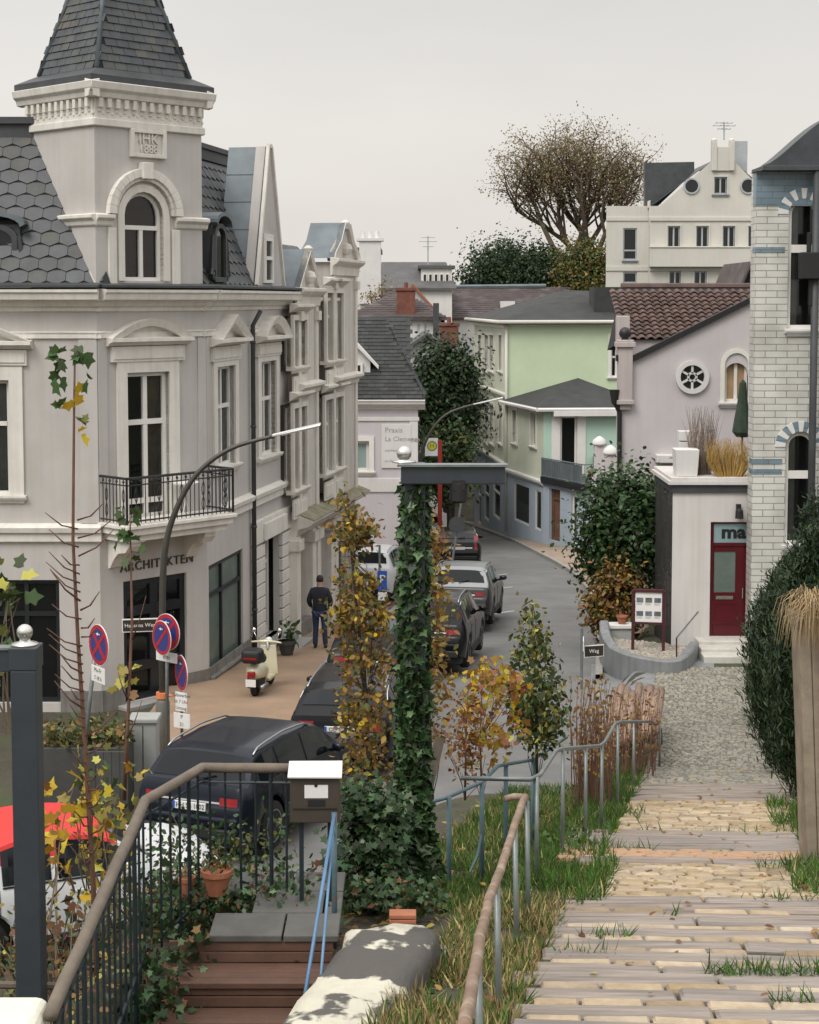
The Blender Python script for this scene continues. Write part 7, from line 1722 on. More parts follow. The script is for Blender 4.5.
# fallen leaves and litter on the ground near the stairs and in the garden
rg = np.random.default_rng(94); P = []
for _ in range(1500):
    y = rg.uniform(9, 26); x = pl(y) + rg.uniform(-2.6, 2.6); P.append((x, y, (zp(y) + .012) if 0 < x - pl(y) < 2.1 else zg(x, y) + .03))
P = [p for p in P if not (0 < p[0] - pl(p[1]) < 2.1) or rg.uniform() < .2]
for _ in range(1400): x = rg.uniform(-3.2, .2); y = rg.uniform(8.5, 13.5); P.append((x, y, zg(x, y) + rg.uniform(.0, .05)))
o = leaves('fallen_leaves', P, .07, [B_LEAF, O_LEAF, Y_PALE, G_OLIVE], None, 'leaf', 94, 2.5, weights=[4, 2, 1, 1], kind='stuff'); o['label'] = 'fallen autumn leaves scattered on the ground'
# undergrowth covering the garden bank between the stair and the road
P = []
for _ in range(9000):
    y = rg.uniform(11.3, 21.5); x = rg.uniform(-6, .3)
    if x < -2.4 and rg.uniform() < .45: continue
    if y < 12.6 and x > -1.6: continue
    P.append((x, y, zg(x, y) + abs(rg.normal()) * .13))
o = leaves('undergrowth', P, .085, [G_IVY, G_DARK, G_MID, B_LEAF, G_OLIVE], None, 'ivy', 95, .6, weights=[3, 3, 2, 1.2, 1], kind='stuff'); o['label'] = 'ivy and weeds covering the garden bank'
# ================================================================ garden stair, railing and walls in the foreground
zl_ = 5.76
wsx = thing('wooden_steps', (-1.0, 10.2, 5.2), 'brown decking steps with ribbed treads going up to the slab landing', 'steps')
mb = MB(); Yn = 10.7; zt = zl_ - .02
for k in range(6):
    z1 = zt - .17 * (k + 1); y0, y1 = Yn - .31 * (k + 1), Yn - .31 * k
    for j in range(4): mb.box(-1.62, -.50, y0 + j * .0785 - .02 * (j == 0), y0 + j * .0785 + .073, z1 - .04, z1)
    for j in range(2): mb.box(-1.61, -.51, y1 - .0, y1 + .022, z1 + j * .078, z1 + j * .078 + .072)
mb.build('tread', M['decking'], wsx, bevel=.006)
ld = thing('landing', (-.9, 11.3, zl_ - .1), 'grey paving slab landing at the top of the wooden steps', 'landing')
mb = MB(); y = 10.68
for row, dy in enumerate((.42, .42, .4)):
    x = -1.35 + (row % 2) * .25
    while x < -.5:
        x1 = min(x + .5, -.47); mb.box(x + .006, x1 - .006, y + .006, y + dy - .006, zl_ - .045, zl_ + rnd.uniform(-.004, .004)); x = x1
    y += dy
mb.build('slab', M['slab_grey'], ld, bevel=.008)
rl = thing('garden_railing', at(200, 900, 11.5), 'dark garden railing with a thick weathered wooden handrail', 'railing')
H = [at(50, 1016, 7.55), at(145, 801, 10.7), at(202, 768, 11.55), at(294, 769, 11.5)]
mb = MB()
def rr(a, b, n=6): return [a + (b - a) * (i / n) for i in range(n + 1)]
pts = rr(H[0], H[1], 8) + rr(H[1], H[2], 3)[1:] + rr(H[2], H[3], 4)[1:]
mb.tube([p + Vector((rnd.uniform(-.004, .004), 0, rnd.uniform(-.004, .004))) for p in pts], .036, 9); mb.build('handrail', M['wood_weathered'], rl, smooth=True)
seg_ = [(H[0], H[1], 16), (H[1], H[2], 6), (H[2], H[3], 6)]
mbr = MB()
for a, b, n in seg_:
    for i in range(n):
        p = a + (b - a) * ((i + .5) / n); big = (i % 9 == 4)
        mb = MB(); zb_ = max(5.35, min(5.7, zg(p.x, p.y) + .05)); r_ = .016 if big else .0095; mb.tube([(p.x, p.y, zb_ - (.3 if big else 0)), (p.x, p.y, p.z - .01)], r_, 6); mb.build('baluster', M['baluster_dark'], rl)
    mbr.tube([a + Vector((0, 0, -.1)), b + Vector((0, 0, -.1))], .01, 5); mbr.tube([Vector((a.x, a.y, 5.68)), Vector((b.x, b.y, 5.68))], .013, 5)
mbr.build('rail', M['baluster_dark'], rl)
bx = thing('mailbox', at(317, 822, 11.25), 'brown metal mailbox with pale lid hung at the end of the railing', 'mailbox')
fm2 = Fr((at(290, 800, 11.25).x, 11.25, 0), R(1)); u1, z0 = fm2.hit(340, 823); _, z1 = fm2.hit(317, 777)
mb = MB(); mb.fbox(fm2, 0, u1, z0, z1, -.16, 0); mb.build('box', M['mailbox_brown'], bx, bevel=.008)
mb = MB(); mb.hexa([fm2.p(-.015, z1, .035), fm2.p(u1 + .015, z1 - .004, .035), fm2.p(u1 + .015, z1 + .05, -.18), fm2.p(-.015, z1 + .05, -.18), fm2.p(-.015, z1 + .014, .035), fm2.p(u1 + .015, z1 + .01, .035), fm2.p(u1 + .015, z1 + .066, -.18), fm2.p(-.015, z1 + .066, -.18)]); mb.build('lid', M['far_white'], bx, bevel=.004)
a, b, c_, d_ = fm2.rect(304.5, 328, 785, 798); mb = MB(); mb.fbox(fm2, a, b, c_, d_, 0, .004); mb.build('name_label', M['sign_white'], bx)
a, b, c_, d_ = fm2.rect(308, 325, 800, 806); mb = MB(); mb.fbox(fm2, a, b, c_, d_, 0, .006); mb.fbox(fm2, .02, u1 - .02, z0 + .1, z0 + .106, 0, .008); mb.lathe(fm2.p(u1 * .52, z1 - .06, .0), [(.012, 0), (.012, .008)], 10, fm2.N); mb.build('slot', M['jet'], bx)
mb = MB(); mb.fbox(fm2, .06, .09, zl_ - .2, z0, -.1, -.06); mb.fbox(fm2, u1 - .09, u1 - .06, zl_ - .2, z0, -.1, -.06); mb.build('leg', M['baluster_dark'], bx)
for (tx, ty, bx_0, by_, lb) in ((334, 815, 304, 1002, 'blue painted handrail bar slanting beside the wooden steps, the longer of two'), (333, 832, 321, 975, 'shorter blue painted bar just right of the long blue handrail bar')):
    p0, p1 = at(tx, ty, 11.1), at(bx_0, by_, 9.75); t = thing('stair_handrail', p1, lb, 'handrail', 'blue bars beside the wooden steps')
    mb = MB(); mb.tube([p0, p1], .013 if tx == 334 else .010, 7); mb.build('bar', M['blue_rail'], t, smooth=True)
    if tx == 334: mb = MB(); q = Vector((p0.x, 11.12, 0)); mb.tube([(q.x, 11.12, zl_ - .3), (q.x, 11.12, p0.z + .01)], .02, 7); mb.build('post', M['teal_rail'], t, smooth=True)
# flower pots on the landing edge
def pot(c, r, h, lb, m_='terracotta', plant=None, seed=1, group=None, cat='flower pot'):
    t = thing('flower_pot', c, lb, cat, group); mb = MB(); mb.lathe(c, [(r * .62, 0), (r * .95, h * .8), (r * 1.05, h * .8), (r * 1.05, h), (r * .92, h), (r * .9, h * .86), (0, h * .86)], 18, cap=False); mb.build('pot', M[m_], t, smooth=False)
    if plant: mats_, n, sz, hh = plant; rg_ = np.random.default_rng(seed); th = rg_.uniform(0, 6.28, n); q = rg_.uniform(0, 1, n); P = np.stack([c[0] + np.cos(th) * r * q * 1.1, c[1] + np.sin(th) * r * q * 1.1, c[2] + h + rg_.uniform(0, hh, n)], 1); leaves('plant', P, sz, mats_, t, 'leaf', seed, .4)
    return t
q = at(217, 904, 11.45); pot((q.x, q.y, 5.765), .11, .18, 'terracotta flower pot with a wilted plant at the railing', plant=([G_MID, G_OLIVE, B_LEAF], 50, .05, .12), seed=3)
q = at(187, 900, 11.5); pot((q.x, q.y, q.z + .03), .06, .14, 'small narrow orange pot left of the terracotta flower pot', plant=([B_LEAF, G_OLIVE], 14, .05, .06), seed=4)
q = at(267, 918, 10.75); t = thing('fallen_bag', (-2.35, 10.0, zg(-2.35, 10)), 'small orange yellow lantern lying in the ivy', 'lantern')
P0 = next(p for p in (at(112, 958, 13 - k * .02) for k in range(250)) if p.z >= zg(p.x, p.y) + .06); t.location = P0; mb = MB(); mb.lathe(P0 - Vector((0, 0, .06)), [(.03, 0), (.06, .02), (.062, .12), (.045, .15), (.02, .155)], 12); mb.build('shade', mat('lantern_orange', (.55, .27, .03), .6, .2, 8), t, smooth=True); t.name = 'lantern'
mb = MB(); mb.tube([P0 + Vector((-.04, 0, .09)), P0 + Vector((0, 0, .16)), P0 + Vector((.04, 0, .09))], .004, 5); mb.build('handle', M['jet'], t)
# low wall with flaking cream paint right of the steps
wl = thing('garden_wall', (-.3, 9.0, 5.3), 'low garden wall with flaking cream paint over dark stone', 'wall')
def ridge_wall(mb, cl, z0f, wd, n=26, seed=2):
    r_ = random.Random(seed); rows = []
    for i in range(n + 1):
        t = i / n; x, y, z = cl(t); a = []
        for u, dz in ((-.5, -1.0), (-.5, -.10), (-.46, -.03), (-.3, 0), (0, .004), (.3, -.01), (.46, -.04), (.5, -.12), (.5, -1.0)): a.append((x + u * wd + r_.uniform(-.012, .012), y + r_.uniform(-.01, .01), z + dz + r_.uniform(-.028, .028)))
        rows.append(a)
    m = 9
    for a in rows: mb.v.extend(a)
    for i in range(n):
        for k in range(m - 1): q = i * m + k; mb.f.append([q, q + 1, q + 1 + m, q + m]); mb.m.append(0)
    mb.f.append(list(range(m))[::-1]); mb.f.append(list(range(n * m, n * m + m))); mb.m += [0, 0]
    for f in range(len(mb.f)): mb.f[f] = mb.f[f][::-1]
mb = MB(); ridge_wall(mb, lambda t: (lerp(-.80, -.10, t), lerp(7.2, 10.5, t), lerp(6.06, 5.9, t)), None, .62); mb.build('wall_body', M['paint_cream_wall'], wl, smooth=True)
mb = MB(); g1 = at(395, 940, 10.7); 
gv = thing('gravel_bed', at(415, 925, 11.0), 'small bed of pale gravel at the end of the painted wall', 'gravel'); gv['kind'] = 'stuff'
r_ = random.Random(4)
for i in range(900): x, y = r_.gauss(.02, .13), r_.gauss(10.95, .22); z = zg(x, y) + .03 + r_.uniform(-.01, .02); s_ = r_.uniform(.012, .024); mb.hexa([(x - s_, y - s_, z - s_), (x + s_, y - s_ * .8, z - s_), (x + s_ * .9, y + s_, z - s_), (x - s_, y + s_ * .9, z - s_), (x - s_ * .6, y - s_ * .6, z + s_ * .6), (x + s_ * .7, y - s_ * .5, z + s_ * .7), (x + s_ * .5, y + s_ * .6, z + s_ * .6), (x - s_ * .6, y + s_ * .5, z + s_ * .7)])
mb.build('gravel', M['gravel'], gv, kind='stuff')
mb = MB(); o = None
cb = at(402, 918, 11.3); t = thing('clay_block', cb, 'reddish clay block lying beside the gravel', 'block'); mb = MB(); 
for k in range(3): mb.box(cb.x - .09, cb.x + .1, cb.y - .06, cb.y + .06, cb.z - .06 + k * .036, cb.z - .06 + k * .036 + .031)
mb.build('block', M['terracotta'], t, bevel=.006)
# cream wall cap bottom left
wc_ = thing('wall_cap', at(20, 1024, 7.6), 'rounded cream wall cap in the bottom left corner', 'wall'); mb = MB(); p = at(-30, 1012, 7.6); q = at(46, 1012, 7.6)
mb.box(p.x, q.x, 6.2, 7.75, 5.6, p.z + .03); mb.build('cap', M['wall_white'], wc_, bevel=.07, seg=4)
# dark gate post
Yg = 9.0; gp = thing('gate_post', at(29, 1005, Yg), 'dark square gate post with a steel ball on top', 'post')
p0, p1 = at(16, 1000, Yg), at(42, 640, Yg); zb_ = 4.0; xc = at(28.5, 800, Yg).x; hw = .073
mb = MB(); mb.box(xc - hw, xc + hw, Yg - hw, Yg + hw, zb_, at(28, 668, Yg).z); mb.box(xc - hw - .006, xc + hw + .006, Yg - hw - .006, Yg + hw + .006, at(28, 668, Yg).z, at(28, 645, Yg).z); mb.build('post', M['anthracite'], gp, bevel=.007)
mb = MB(); zz = at(28, 645, Yg).z; mb.lathe((xc - .005, Yg, zz), [(.075, 0), (.075, .01), (.03, .022), (.028, .035)], 16); mb.ball((xc - .005, Yg, zz + .072), .046, 16); mb.build('ball_finial', M['steel_bright'], gp, smooth=True)
mb = MB(); a, b = at(-60, 670, Yg), at(15, 648, Yg); mb.box(a.x, xc - hw, Yg - .05, Yg + .02, a.z, b.z); mb.build('beam', M['anthracite'], gp, bevel=.006)
mb = MB(); mb.box(a.x, xc - hw, Yg - .06, Yg + .03, b.z, b.z + .012); mb.build('beam_cap', M['galv'], gp)
mb = MB(); a = at(-30, 984, Yg); mb.tube([a, at(60, 986, Yg + .1)], .022, 7); mb.build('rail', M['wood_weathered'], gp)

# ================================================================ tubular handrails along the stair
def GPh(px, py, dz):
    r = ray(px, py); lo, hi = 3, 45
    for _ in range(50):
        m = (lo + hi) / 2; q = CAM + r * (m / r.y)
        if q.z > zp(m) + dz: lo = m
        else: hi = m
    return CAM + r * (lo / r.y)
hr = thing('handrail', at(530, 920, 12.4), 'rusty thick tube handrail in the foreground with thin steel posts', 'handrail', 'stair handrails')
pts = [(525, 797, 12.2), (521, 806, 11.9), (510, 840, 10.6), (500, 872, 9.6), (489, 900, 8.8), (480, 938, 7.6), (473, 980, 6.5), (464, 1030, 5.6)]
W = [at(x, y, Y) for x, y, Y in pts]; sm = []
for i in range(len(W) - 1):
    for j in range(4): sm.append(W[i] + (W[i + 1] - W[i]) * (j / 4) + Vector((rnd.uniform(-.003, .003), 0, rnd.uniform(-.003, .003))))
sm.append(W[-1]); mb = MB(); mb.tube(sm, .0275, 10); mb.tube([at(505, 799, 12.25), at(514, 796.5, 12.25), W[0]], .026, 9); mb.build('rail', M['rust_rail'], hr, smooth=True)
for x, y, Y in ((527, 800, 12.2), (515, 824, 11.1), (497, 880, 9.3), (478, 950, 7.3)):
    p = at(x, y, Y); mb = MB(); z0_ = zp(Y) - .35; mb.tube([(p.x + .02, Y, z0_), (p.x, Y, p.z - .01)], .019, 8); mb.build('post', M['galv'], hr, smooth=True)
hs_ = thing('handrail', at(540, 890, 14), 'galvanised steel handrail with stepped bends along the middle of the stair', 'handrail', 'stair handrails')
pp = [(461, 778, 14.2), (530, 779.5, 14.0), (540, 775, 14.2), (556, 751, 15.3), (562, 749, 15.6), (600, 746, 17.8), (605, 742, 18.2), (615, 724, 19.6), (620, 722, 20), (650, 721.5, 25.2), (658, 724, 26)]
mb = MB(); W = [at(*p) for p in pp]; mb.tube(W, .021, 8); p = W[-1]; mb.tube([p, p + Vector((.06, .05, -.1)), p + Vector((.07, .06, -.35))], .02, 7); mb.build('rail', M['galv'], hs_, smooth=True)
for x, y, Y in ((537, 777, 14.1), (563, 749, 15.6), (586, 747.5, 16.9), (602, 746, 17.9), (618, 722.5, 19.9), (634, 722, 22.5), (660, 726, 26)):
    p = at(x, y, Y); mb = MB(); mb.tube([(p.x, Y, zg(p.x, Y) - .25), (p.x, Y, p.z)], .019, 8); mb.build('post', M['galv'], hs_, smooth=True)
ht = thing('handrail', at(450, 870, 16.5), 'old teal painted handrail on the grass bank beyond the ivy post', 'handrail', 'stair handrails')
pp = [(398, 811, 15.6), (446, 798, 16.5), (482, 782, 17), (498, 766, 17.6), (508, 764, 18), (532, 760, 19.5), (545, 752, 20.5), (567, 737, 22)]
mb = MB(); mb.tube([at(*p) for p in pp], .02, 8); mb.build('rail', M['teal_rail'], ht, smooth=True)
for x, y, Y in ((449, 797, 16.5), (482, 782, 17), (506, 764, 18), (533, 760, 19.5)):
    p = at(x, y, Y); mb = MB(); mb.tube([(p.x, Y, zg(p.x, Y) - .2), (p.x, Y, p.z)], .026, 8); mb.build('post', M['teal_rail'], ht, smooth=True)
mb = MB(); a = at(482, 832, 17); b = at(470, 872, 16.8); mb.tube([a, (a + b) / 2 + Vector((.02, 0, -.03)), b], .016, 6); mb.build('strut', M['teal_rail'], ht)
hq = thing('handrail', at(600, 727, 25), 'thin pale rail continuing beyond the dry stalks towards the road', 'handrail', 'stair handrails'); mb = MB(); W = [at(577, 734, 23), at(600, 727, 24.5), at(652, 716, 28), at(657, 722, 28.1)]; mb.tube(W, .02, 7); mb.build('rail', M['galv'], hq)
for k, p in enumerate(W[1:3]): mb = MB(); mb.tube([(p.x, p.y, zg(p.x, p.y) - .2), p], .018, 7); mb.build('post', M['galv'], hq)
# log palisade on the bank
for k in range(9):
    px = 612 + k * 5.8 + rnd.uniform(-1.5, 1.5); Y = 27.5 + rnd.uniform(-1.2, 1.6); a = at(px - 3, 748 - k * 2, Y - 1.2); b = at(px + 4, 690 + rnd.uniform(-5, 6), Y + 2.2); a.z = max(a.z, zg(a.x, a.y) - .1)
    t = thing('bank_log', a, 'weathered pinkish timber log lying up the bank beside the cobbles', 'log', 'logs on the bank'); mb = MB(); d = b - a; mb.tube([a, a + d * .5 + Vector((0, 0, .02)), b], [.075, .085, .07], 8)
    mb.build('log', mat('log_timber', (.30, .2, .15), .85, .3, 6, .05, 25) if k == 0 else bpy.data.materials['log_timber'], t, smooth=True)
# wooden planter with dry ornamental grass at the right edge
wp = thing('wooden_planter', at(815, 860, 15.0), 'tall weathered wooden planter at the right edge', 'planter'); zb_ = zp(15) - .1; p = at(803, 860, 15.0); q = at(799, 618, 15.0); 
mb = MB(); [mb.hexa([(p.x + .05 + k * .1, 15, zb_), (p.x + .145 + k * .1, 15, zb_), (p.x + .145 + k * .1, 15.35, zb_), (p.x + .05 + k * .1, 15.35, zb_), (q.x + k * .11, 15, q.z), (q.x + .105 + k * .11, 15, q.z), (q.x + .105 + k * .11, 15.35, q.z), (q.x + k * .11, 15.35, q.z)]) for k in range(5)]; mb.build('box', mat('planter_wood', (.27, .22, .165), .85, .3, 4, .04, 30, streak=.35), wp, bevel=.01)
mb = MB(); mb.box(q.x - .02, q.x + .03, 14.96, 15.38, q.z - .1, q.z + .015); mb.build('rim', M['wood_weathered'], wp, bevel=.008)
og = thing('ornamental_grass', (q.x + .25, 15.1, q.z), 'arching dry ornamental grass spilling over the wooden planter', 'plant')
mb = MB(); r_ = random.Random(8)
for i in range(420):
    a = Vector((q.x + r_.uniform(.05, .5), 15.0 + r_.uniform(-.05, .3), q.z - .02)); dx, dy = r_.uniform(-.3, .2), r_.uniform(-.5, .15); h = r_.uniform(.05, .3)
    mb.tube([a, a + Vector((dx * .4, dy * .5, h)), a + Vector((dx * .8, dy * .9, h * .7)), a + Vector((dx, dy * 1.05, h * .2 - r_.uniform(.05, .3)))], [.004, .004, .003, .001], 3, cap=False)
mb.build('blade', mat('straw_blade', (.36, .26, .14), .7, .2, 8), og)
lw = thing('retaining_wall', at(795, 860, 18), 'low white kerb wall under the yew shrubs', 'wall'); mb = MB()
a0, a1 = Vector((pl(15.6) + 2.36, 15.4, 0)), Vector((pl(21) + 2.2, 20.4, 0)); n = 8
for k in range(n):
    A, B = a0 + (a1 - a0) * (k / n), a0 + (a1 - a0) * ((k + 1) / n); z0_, z1_ = zp(A.y), zp(B.y)
    mb.hexa([(A.x, A.y, z0_ - .3), (A.x + .16, A.y, z0_ - .3), (B.x + .16, B.y - .01, z1_ - .3), (B.x, B.y - .01, z1_ - .3), (A.x, A.y, z0_ + .3), (A.x + .16, A.y, z0_ + .3), (B.x + .16, B.y - .01, z1_ + .3), (B.x, B.y - .01, z1_ + .3)])
mb.build('kerb_block', M['concrete'], lw, bevel=.012)

# ================================================================ street corner by the shop
sbd = thing('notice_board', at(647, 652, 36.6), 'white notice board with six small pictures on two dark red posts', 'notice board')
fs_ = Fr((at(632, 640, 36.8).x, 36.8, 0), R(-9)); u0, zA = fs_.hit(633, 622); u1, zB_ = fs_.hit(664, 591); zA = fs_.hit(648, 622)[1]; zB_ = fs_.hit(648, 592)[1]; zg0 = fs_.hit(632, 656)[1]
for u in (u0, u1): mb = MB(); mb.fbox(fs_, u - .035, u + .035, zg0 - .2, zB_ + .03, -.04, .04); mb.build('post', M['maroon_post'], sbd, bevel=.006)
mb = MB(); mb.fbox(fs_, u0 + .05, u1 - .04, zA, zB_, -.03, .025); bo = mb.build('board', M['sign_white'], sbd, bevel=.006)
mb = MB(); mb.fbox(fs_, u0, u1, zB_, zB_ + .06, -.05, .06); mb.fbox(fs_, u0 + .04, u1 - .03, zA - .05, zA, -.04, .04); mb.build('frame', M['maroon_post'], sbd)
PIC = [mat('photo_%d' % i, c, .4, .5, 14) for i, c in enumerate([(.12, .13, .15), (.16, .17, .2), (.14, .13, .12)])]
for i in range(3):
    for j in range(2):
        cu, cz = lerp(u0 + .05, u1 - .04, (i + .5) / 3), lerp(zA, zB_, .27 + j * .45); mb = MB(); mb.fbox(fs_, cu - .075, cu + .075, cz - .045, cz + .065, .025, .03); mb.build('picture', PIC[(i + j) % 3], bo)
        mb = MB(); [mb.fbox(fs_, cu - .075, cu + .05, cz - .075 - k * .025, cz - .066 - k * .025, .025, .028) for k in range(2)]; mb.build('caption', M['lettering_grey'], bo)
cwl = [(604, 640, 38.3), (606, 652, 37.4), (614, 662, 36.7), (628, 671, 36.0), (650, 677, 35.5), (672, 681, 35.3), (684, 676, 35.9), (694, 662, 37.2)]
cw = thing('curved_wall', at(650, 680, 35.6), 'low curved grey rendered wall round the gravel bed at the street corner', 'wall')
mb = MB(); C_ = [at(x, y, Y) for x, y, Y in cwl]; C2 = []
for i in range(len(C_) - 1):
    for j in range(4):
        t = j / 4; p0, p1, p2, p3 = C_[max(0, i - 1)], C_[i], C_[i + 1], C_[min(len(C_) - 1, i + 2)]
        C2.append(.5 * ((2 * p1) + (p2 - p0) * t + (2 * p0 - 5 * p1 + 4 * p2 - p3) * t * t + (3 * p1 - p0 - 3 * p2 + p3) * t ** 3))
C2.append(C_[-1]); tops = [lerp(2.45, 2.17, min(1, i / 8)) for i in range(len(C2))]
for i in range(len(C2)):
    d = (C2[min(i + 1, len(C2) - 1)] - C2[max(i - 1, 0)]); n_ = Vector((d.y, -d.x, 0)).normalized() * .11; zt_ = tops[i]
    for s_, z in ((1, .9), (1, zt_ - .03), (.7, zt_), (-.7, zt_), (-1, zt_ - .03), (-1, .9)): mb.v.append((C2[i].x + n_.x * s_, C2[i].y + n_.y * s_, z))
for i in range(len(C2) - 1):
    for k in range(5): q = i * 6 + k; mb.f.append([q, q + 1, q + 7, q + 6]); mb.m.append(0)
mb.f.append([0, 1, 2, 3, 4, 5][::-1]); mb.f.append(list(range(len(mb.v) - 6, len(mb.v)))); mb.m += [0, 0]; mb.build('wall_body', M['concrete_grey'], cw, smooth=False)
gb2 = thing('gravel', at(648, 660, 36.6), 'pale gravel bed inside the curved grey wall', 'gravel'); gb2['kind'] = 'stuff'; mb = MB(); poly = [(p.x, p.y) for p in C2] ; mb.prism(poly, 1.2, 2.05); mb.build('gravel_base', M['gravel'], gb2, kind='stuff')
mb = MB(); r_ = random.Random(6); xs_, ys2 = [p[0] for p in poly], [p[1] for p in poly]
for i in range(900):
    x, y = r_.uniform(min(xs_), max(xs_)), r_.uniform(min(ys2), max(ys2))
    if in_poly((x, y), poly): s_ = r_.uniform(.02, .05); z = 2.05; mb.hexa([(x - s_, y - s_, z - s_), (x + s_, y - s_ * .8, z - s_), (x + s_ * .9, y + s_, z - s_), (x - s_, y + s_ * .9, z - s_), (x - s_ * .6, y - s_ * .6, z + s_ * .6), (x + s_ * .7, y - s_ * .5, z + s_ * .7), (x + s_ * .5, y + s_ * .6, z + s_ * .6), (x - s_ * .6, y + s_ * .5, z + s_ * .7)])
mb.build('pebble', mat('pebble_pale', (.42, .37, .31), .85, .4, 9), gb2, kind='stuff')
ss = thing('street_sign', at(582, 680, 35), 'street corner sign post with two black and white name plates at right angles', 'sign'); p = at(582, 628, 35.2); mb = MB(); mb.tube([(p.x, p.y, 1.3), (p.x, p.y, p.z)], .03, 8); mb.build('post', M['galv'], ss)
def plate(par, fr, u0, u1, z0, z1, t, ms=(M['sign_white'], M['sign_brown']), size=.1):
    mb = MB(); mb.fbox(fr, u0, u1, z0, z1, -.01, .01); s_ = mb.build('name_plate', ms[0], par, bevel=.004); mb = MB(); mb.fbox(fr, u0 + .015, u1 - .015, z0 + .02, z1 - .02, .01, .014); i_ = mb.build('plate_face', ms[1], s_)
    if t: text('lettering', t, fr, (u0 + u1) / 2, (z0 + z1) / 2, size, M['sign_white'], i_, d=.015, ext=.001)
fp = Fr((p.x, p.y, 0), R(18)); _, za = fp.hit(594, 657); _, zb_ = fp.hit(594, 645); plate(ss, fp, .05, .52, za, zb_, 'Weg', size=.12)
fp = Fr((p.x, p.y, 0), R(70)); za, zb_ = at(578, 655, 35).z, at(578, 634, 35).z; plate(ss, Fr((p.x - .02, p.y - .5, 0), R(84)), .0, .5, (za + zb_) / 2 - .09, (za + zb_) / 2 + .14, None)
jb = thing('junction_box', at(619, 637, 38.2), 'small grey utility box with pale lid behind the gravel bed', 'box'); p = at(620, 628, 38.4); mb = MB(); mb.box(p.x - .27, p.x + .27, 38.3, 38.6, 1.6, p.z); mb.build('cabinet', M['bin_grey'], jb, bevel=.01); mb = MB(); mb.box(p.x - .3, p.x + .3, 38.25, 38.65, p.z, p.z + .1); mb.build('lid', M['far_white'], jb, bevel=.02)
q = at(622, 619, 38.4); pot((q.x, q.y, p.z + .1), .13, .2, 'round terracotta pot on the pale lidded utility box')
dr_ = thing('door_rail', at(680, 672, 35.8), 'thin dark handrail beside the steps of the red shop door', 'handrail'); mb = MB(); a, b, c_ = at(677, 672, 35.9), at(676.5, 638, 35.9), at(698, 612, 37.5); mb.tube([a - Vector((0, 0, .4)), b], .018, 7); mb.build('post', M['maroon_post'], dr_); mb = MB(); mb.tube([b, c_], .02, 7); mb.build('rail', M['galv'], dr_)
# roof terrace of the shop
tz = zk + .09
pl_w = thing('white_planter', fk.p(.35, tz), 'big square white planter on the shop roof terrace', 'planter'); a, b, c_, d_ = fk.rect(676, 700, 450, 479); mb = MB(); mb.hexa([fk.p(a + .04, tz, -.1), fk.p(b - .04, tz, -.1), fk.p(b - .04, tz, -.6), fk.p(a + .04, tz, -.6), fk.p(a, d_, -.06), fk.p(b, d_, -.06), fk.p(b, d_, -.64), fk.p(a, d_, -.64)]); mb.build('pot', M['far_white'], pl_w, bevel=.015)
def reeds(name, lb, px0, px1, y0, y1, n, m_, seed, d=-.3):
    t = thing(name, fk.p(fk.hit(px0, 470)[0], tz, d), lb, 'plant'); mb = MB(); r_ = random.Random(seed); u0, u1 = fk.hit(px0, 460, d)[0], fk.hit(px1, 460, d)[0]; zt_ = fk.hit((px0 + px1) / 2, y0, d)[1]; zb_ = fk.hit(px0, y1, d)[1]
    for i in range(n):
        u = r_.uniform(u0, u1); dd = d + r_.uniform(-.25, .25); h = (zt_ - zb_) * r_.uniform(.5, 1.05); l_ = r_.uniform(-.16, .16); a = fk.p(lerp(u, (u0 + u1) / 2, .5), zb_, dd)
        mb.tube([a, fk.p(u, zb_ + h * .6, dd), fk.p(u + l_, zb_ + h, dd + r_.uniform(-.1, .15))], [.008, .006, .003], 3, cap=False)
    mb.build('blade', m_, t); return t
reeds('ornamental_grass', 'golden ornamental grass on the roof terrace beside the brick house', 706, 752, 438, 478, 420, mat('golden_blade', (.42, .27, .08), .7, .25, 6), 71)
reeds('ornamental_grass', 'tall greyish seed stalks rising behind the white planter', 688, 716, 408, 478, 150, mat('seed_stalk', (.2, .15, .12), .8, .25, 6), 72, -.7)
pt_ = fk.p(fk.hit(683, 440, -1)[0], tz, -1.0); t = thing('stacked_box', pt_, 'pale slatted box behind the white planter', 'box'); u0, u1, z0, z1 = fk.rect(679, 691, 430, 452, -1.0); mb = MB()
for k in range(4): mb.fbox(fk, u0, u1, lerp(tz, z1, k / 4), lerp(tz, z1, (k + .88) / 4), -1.3, -.98)
mb.build('slat', M['far_white'], t, bevel=.008)
um_ = thing('parasol', fk.p(fk.hit(743, 470, -.9)[0], tz, -.9), 'closed dark green parasol on the roof terrace', 'parasol'); uu, zt_ = fk.hit(743, 383, -.9); zb_ = fk.hit(743, 437, -.9)[1]; mb = MB(); mb.lathe(fk.p(uu, zb_, -.9), [(.14, 0), (.24, .12), (.2, .4), (.13, .8), (.08, zt_ - zb_), (.02, zt_ - zb_ + .08)], 9); mb.build('canopy', mat('parasol_green', (.03, .05, .03), .85, .3, 5), um_); mb = MB(); mb.tube([fk.p(uu, tz, -.9), fk.p(uu, zb_ + .1, -.9)], .025, 7); mb.build('pole', M['wood_weathered'], um_)
for k in range(3):
    q = fk.p(fk.hit(655 + 0, 470)[0], tz) if 0 else None
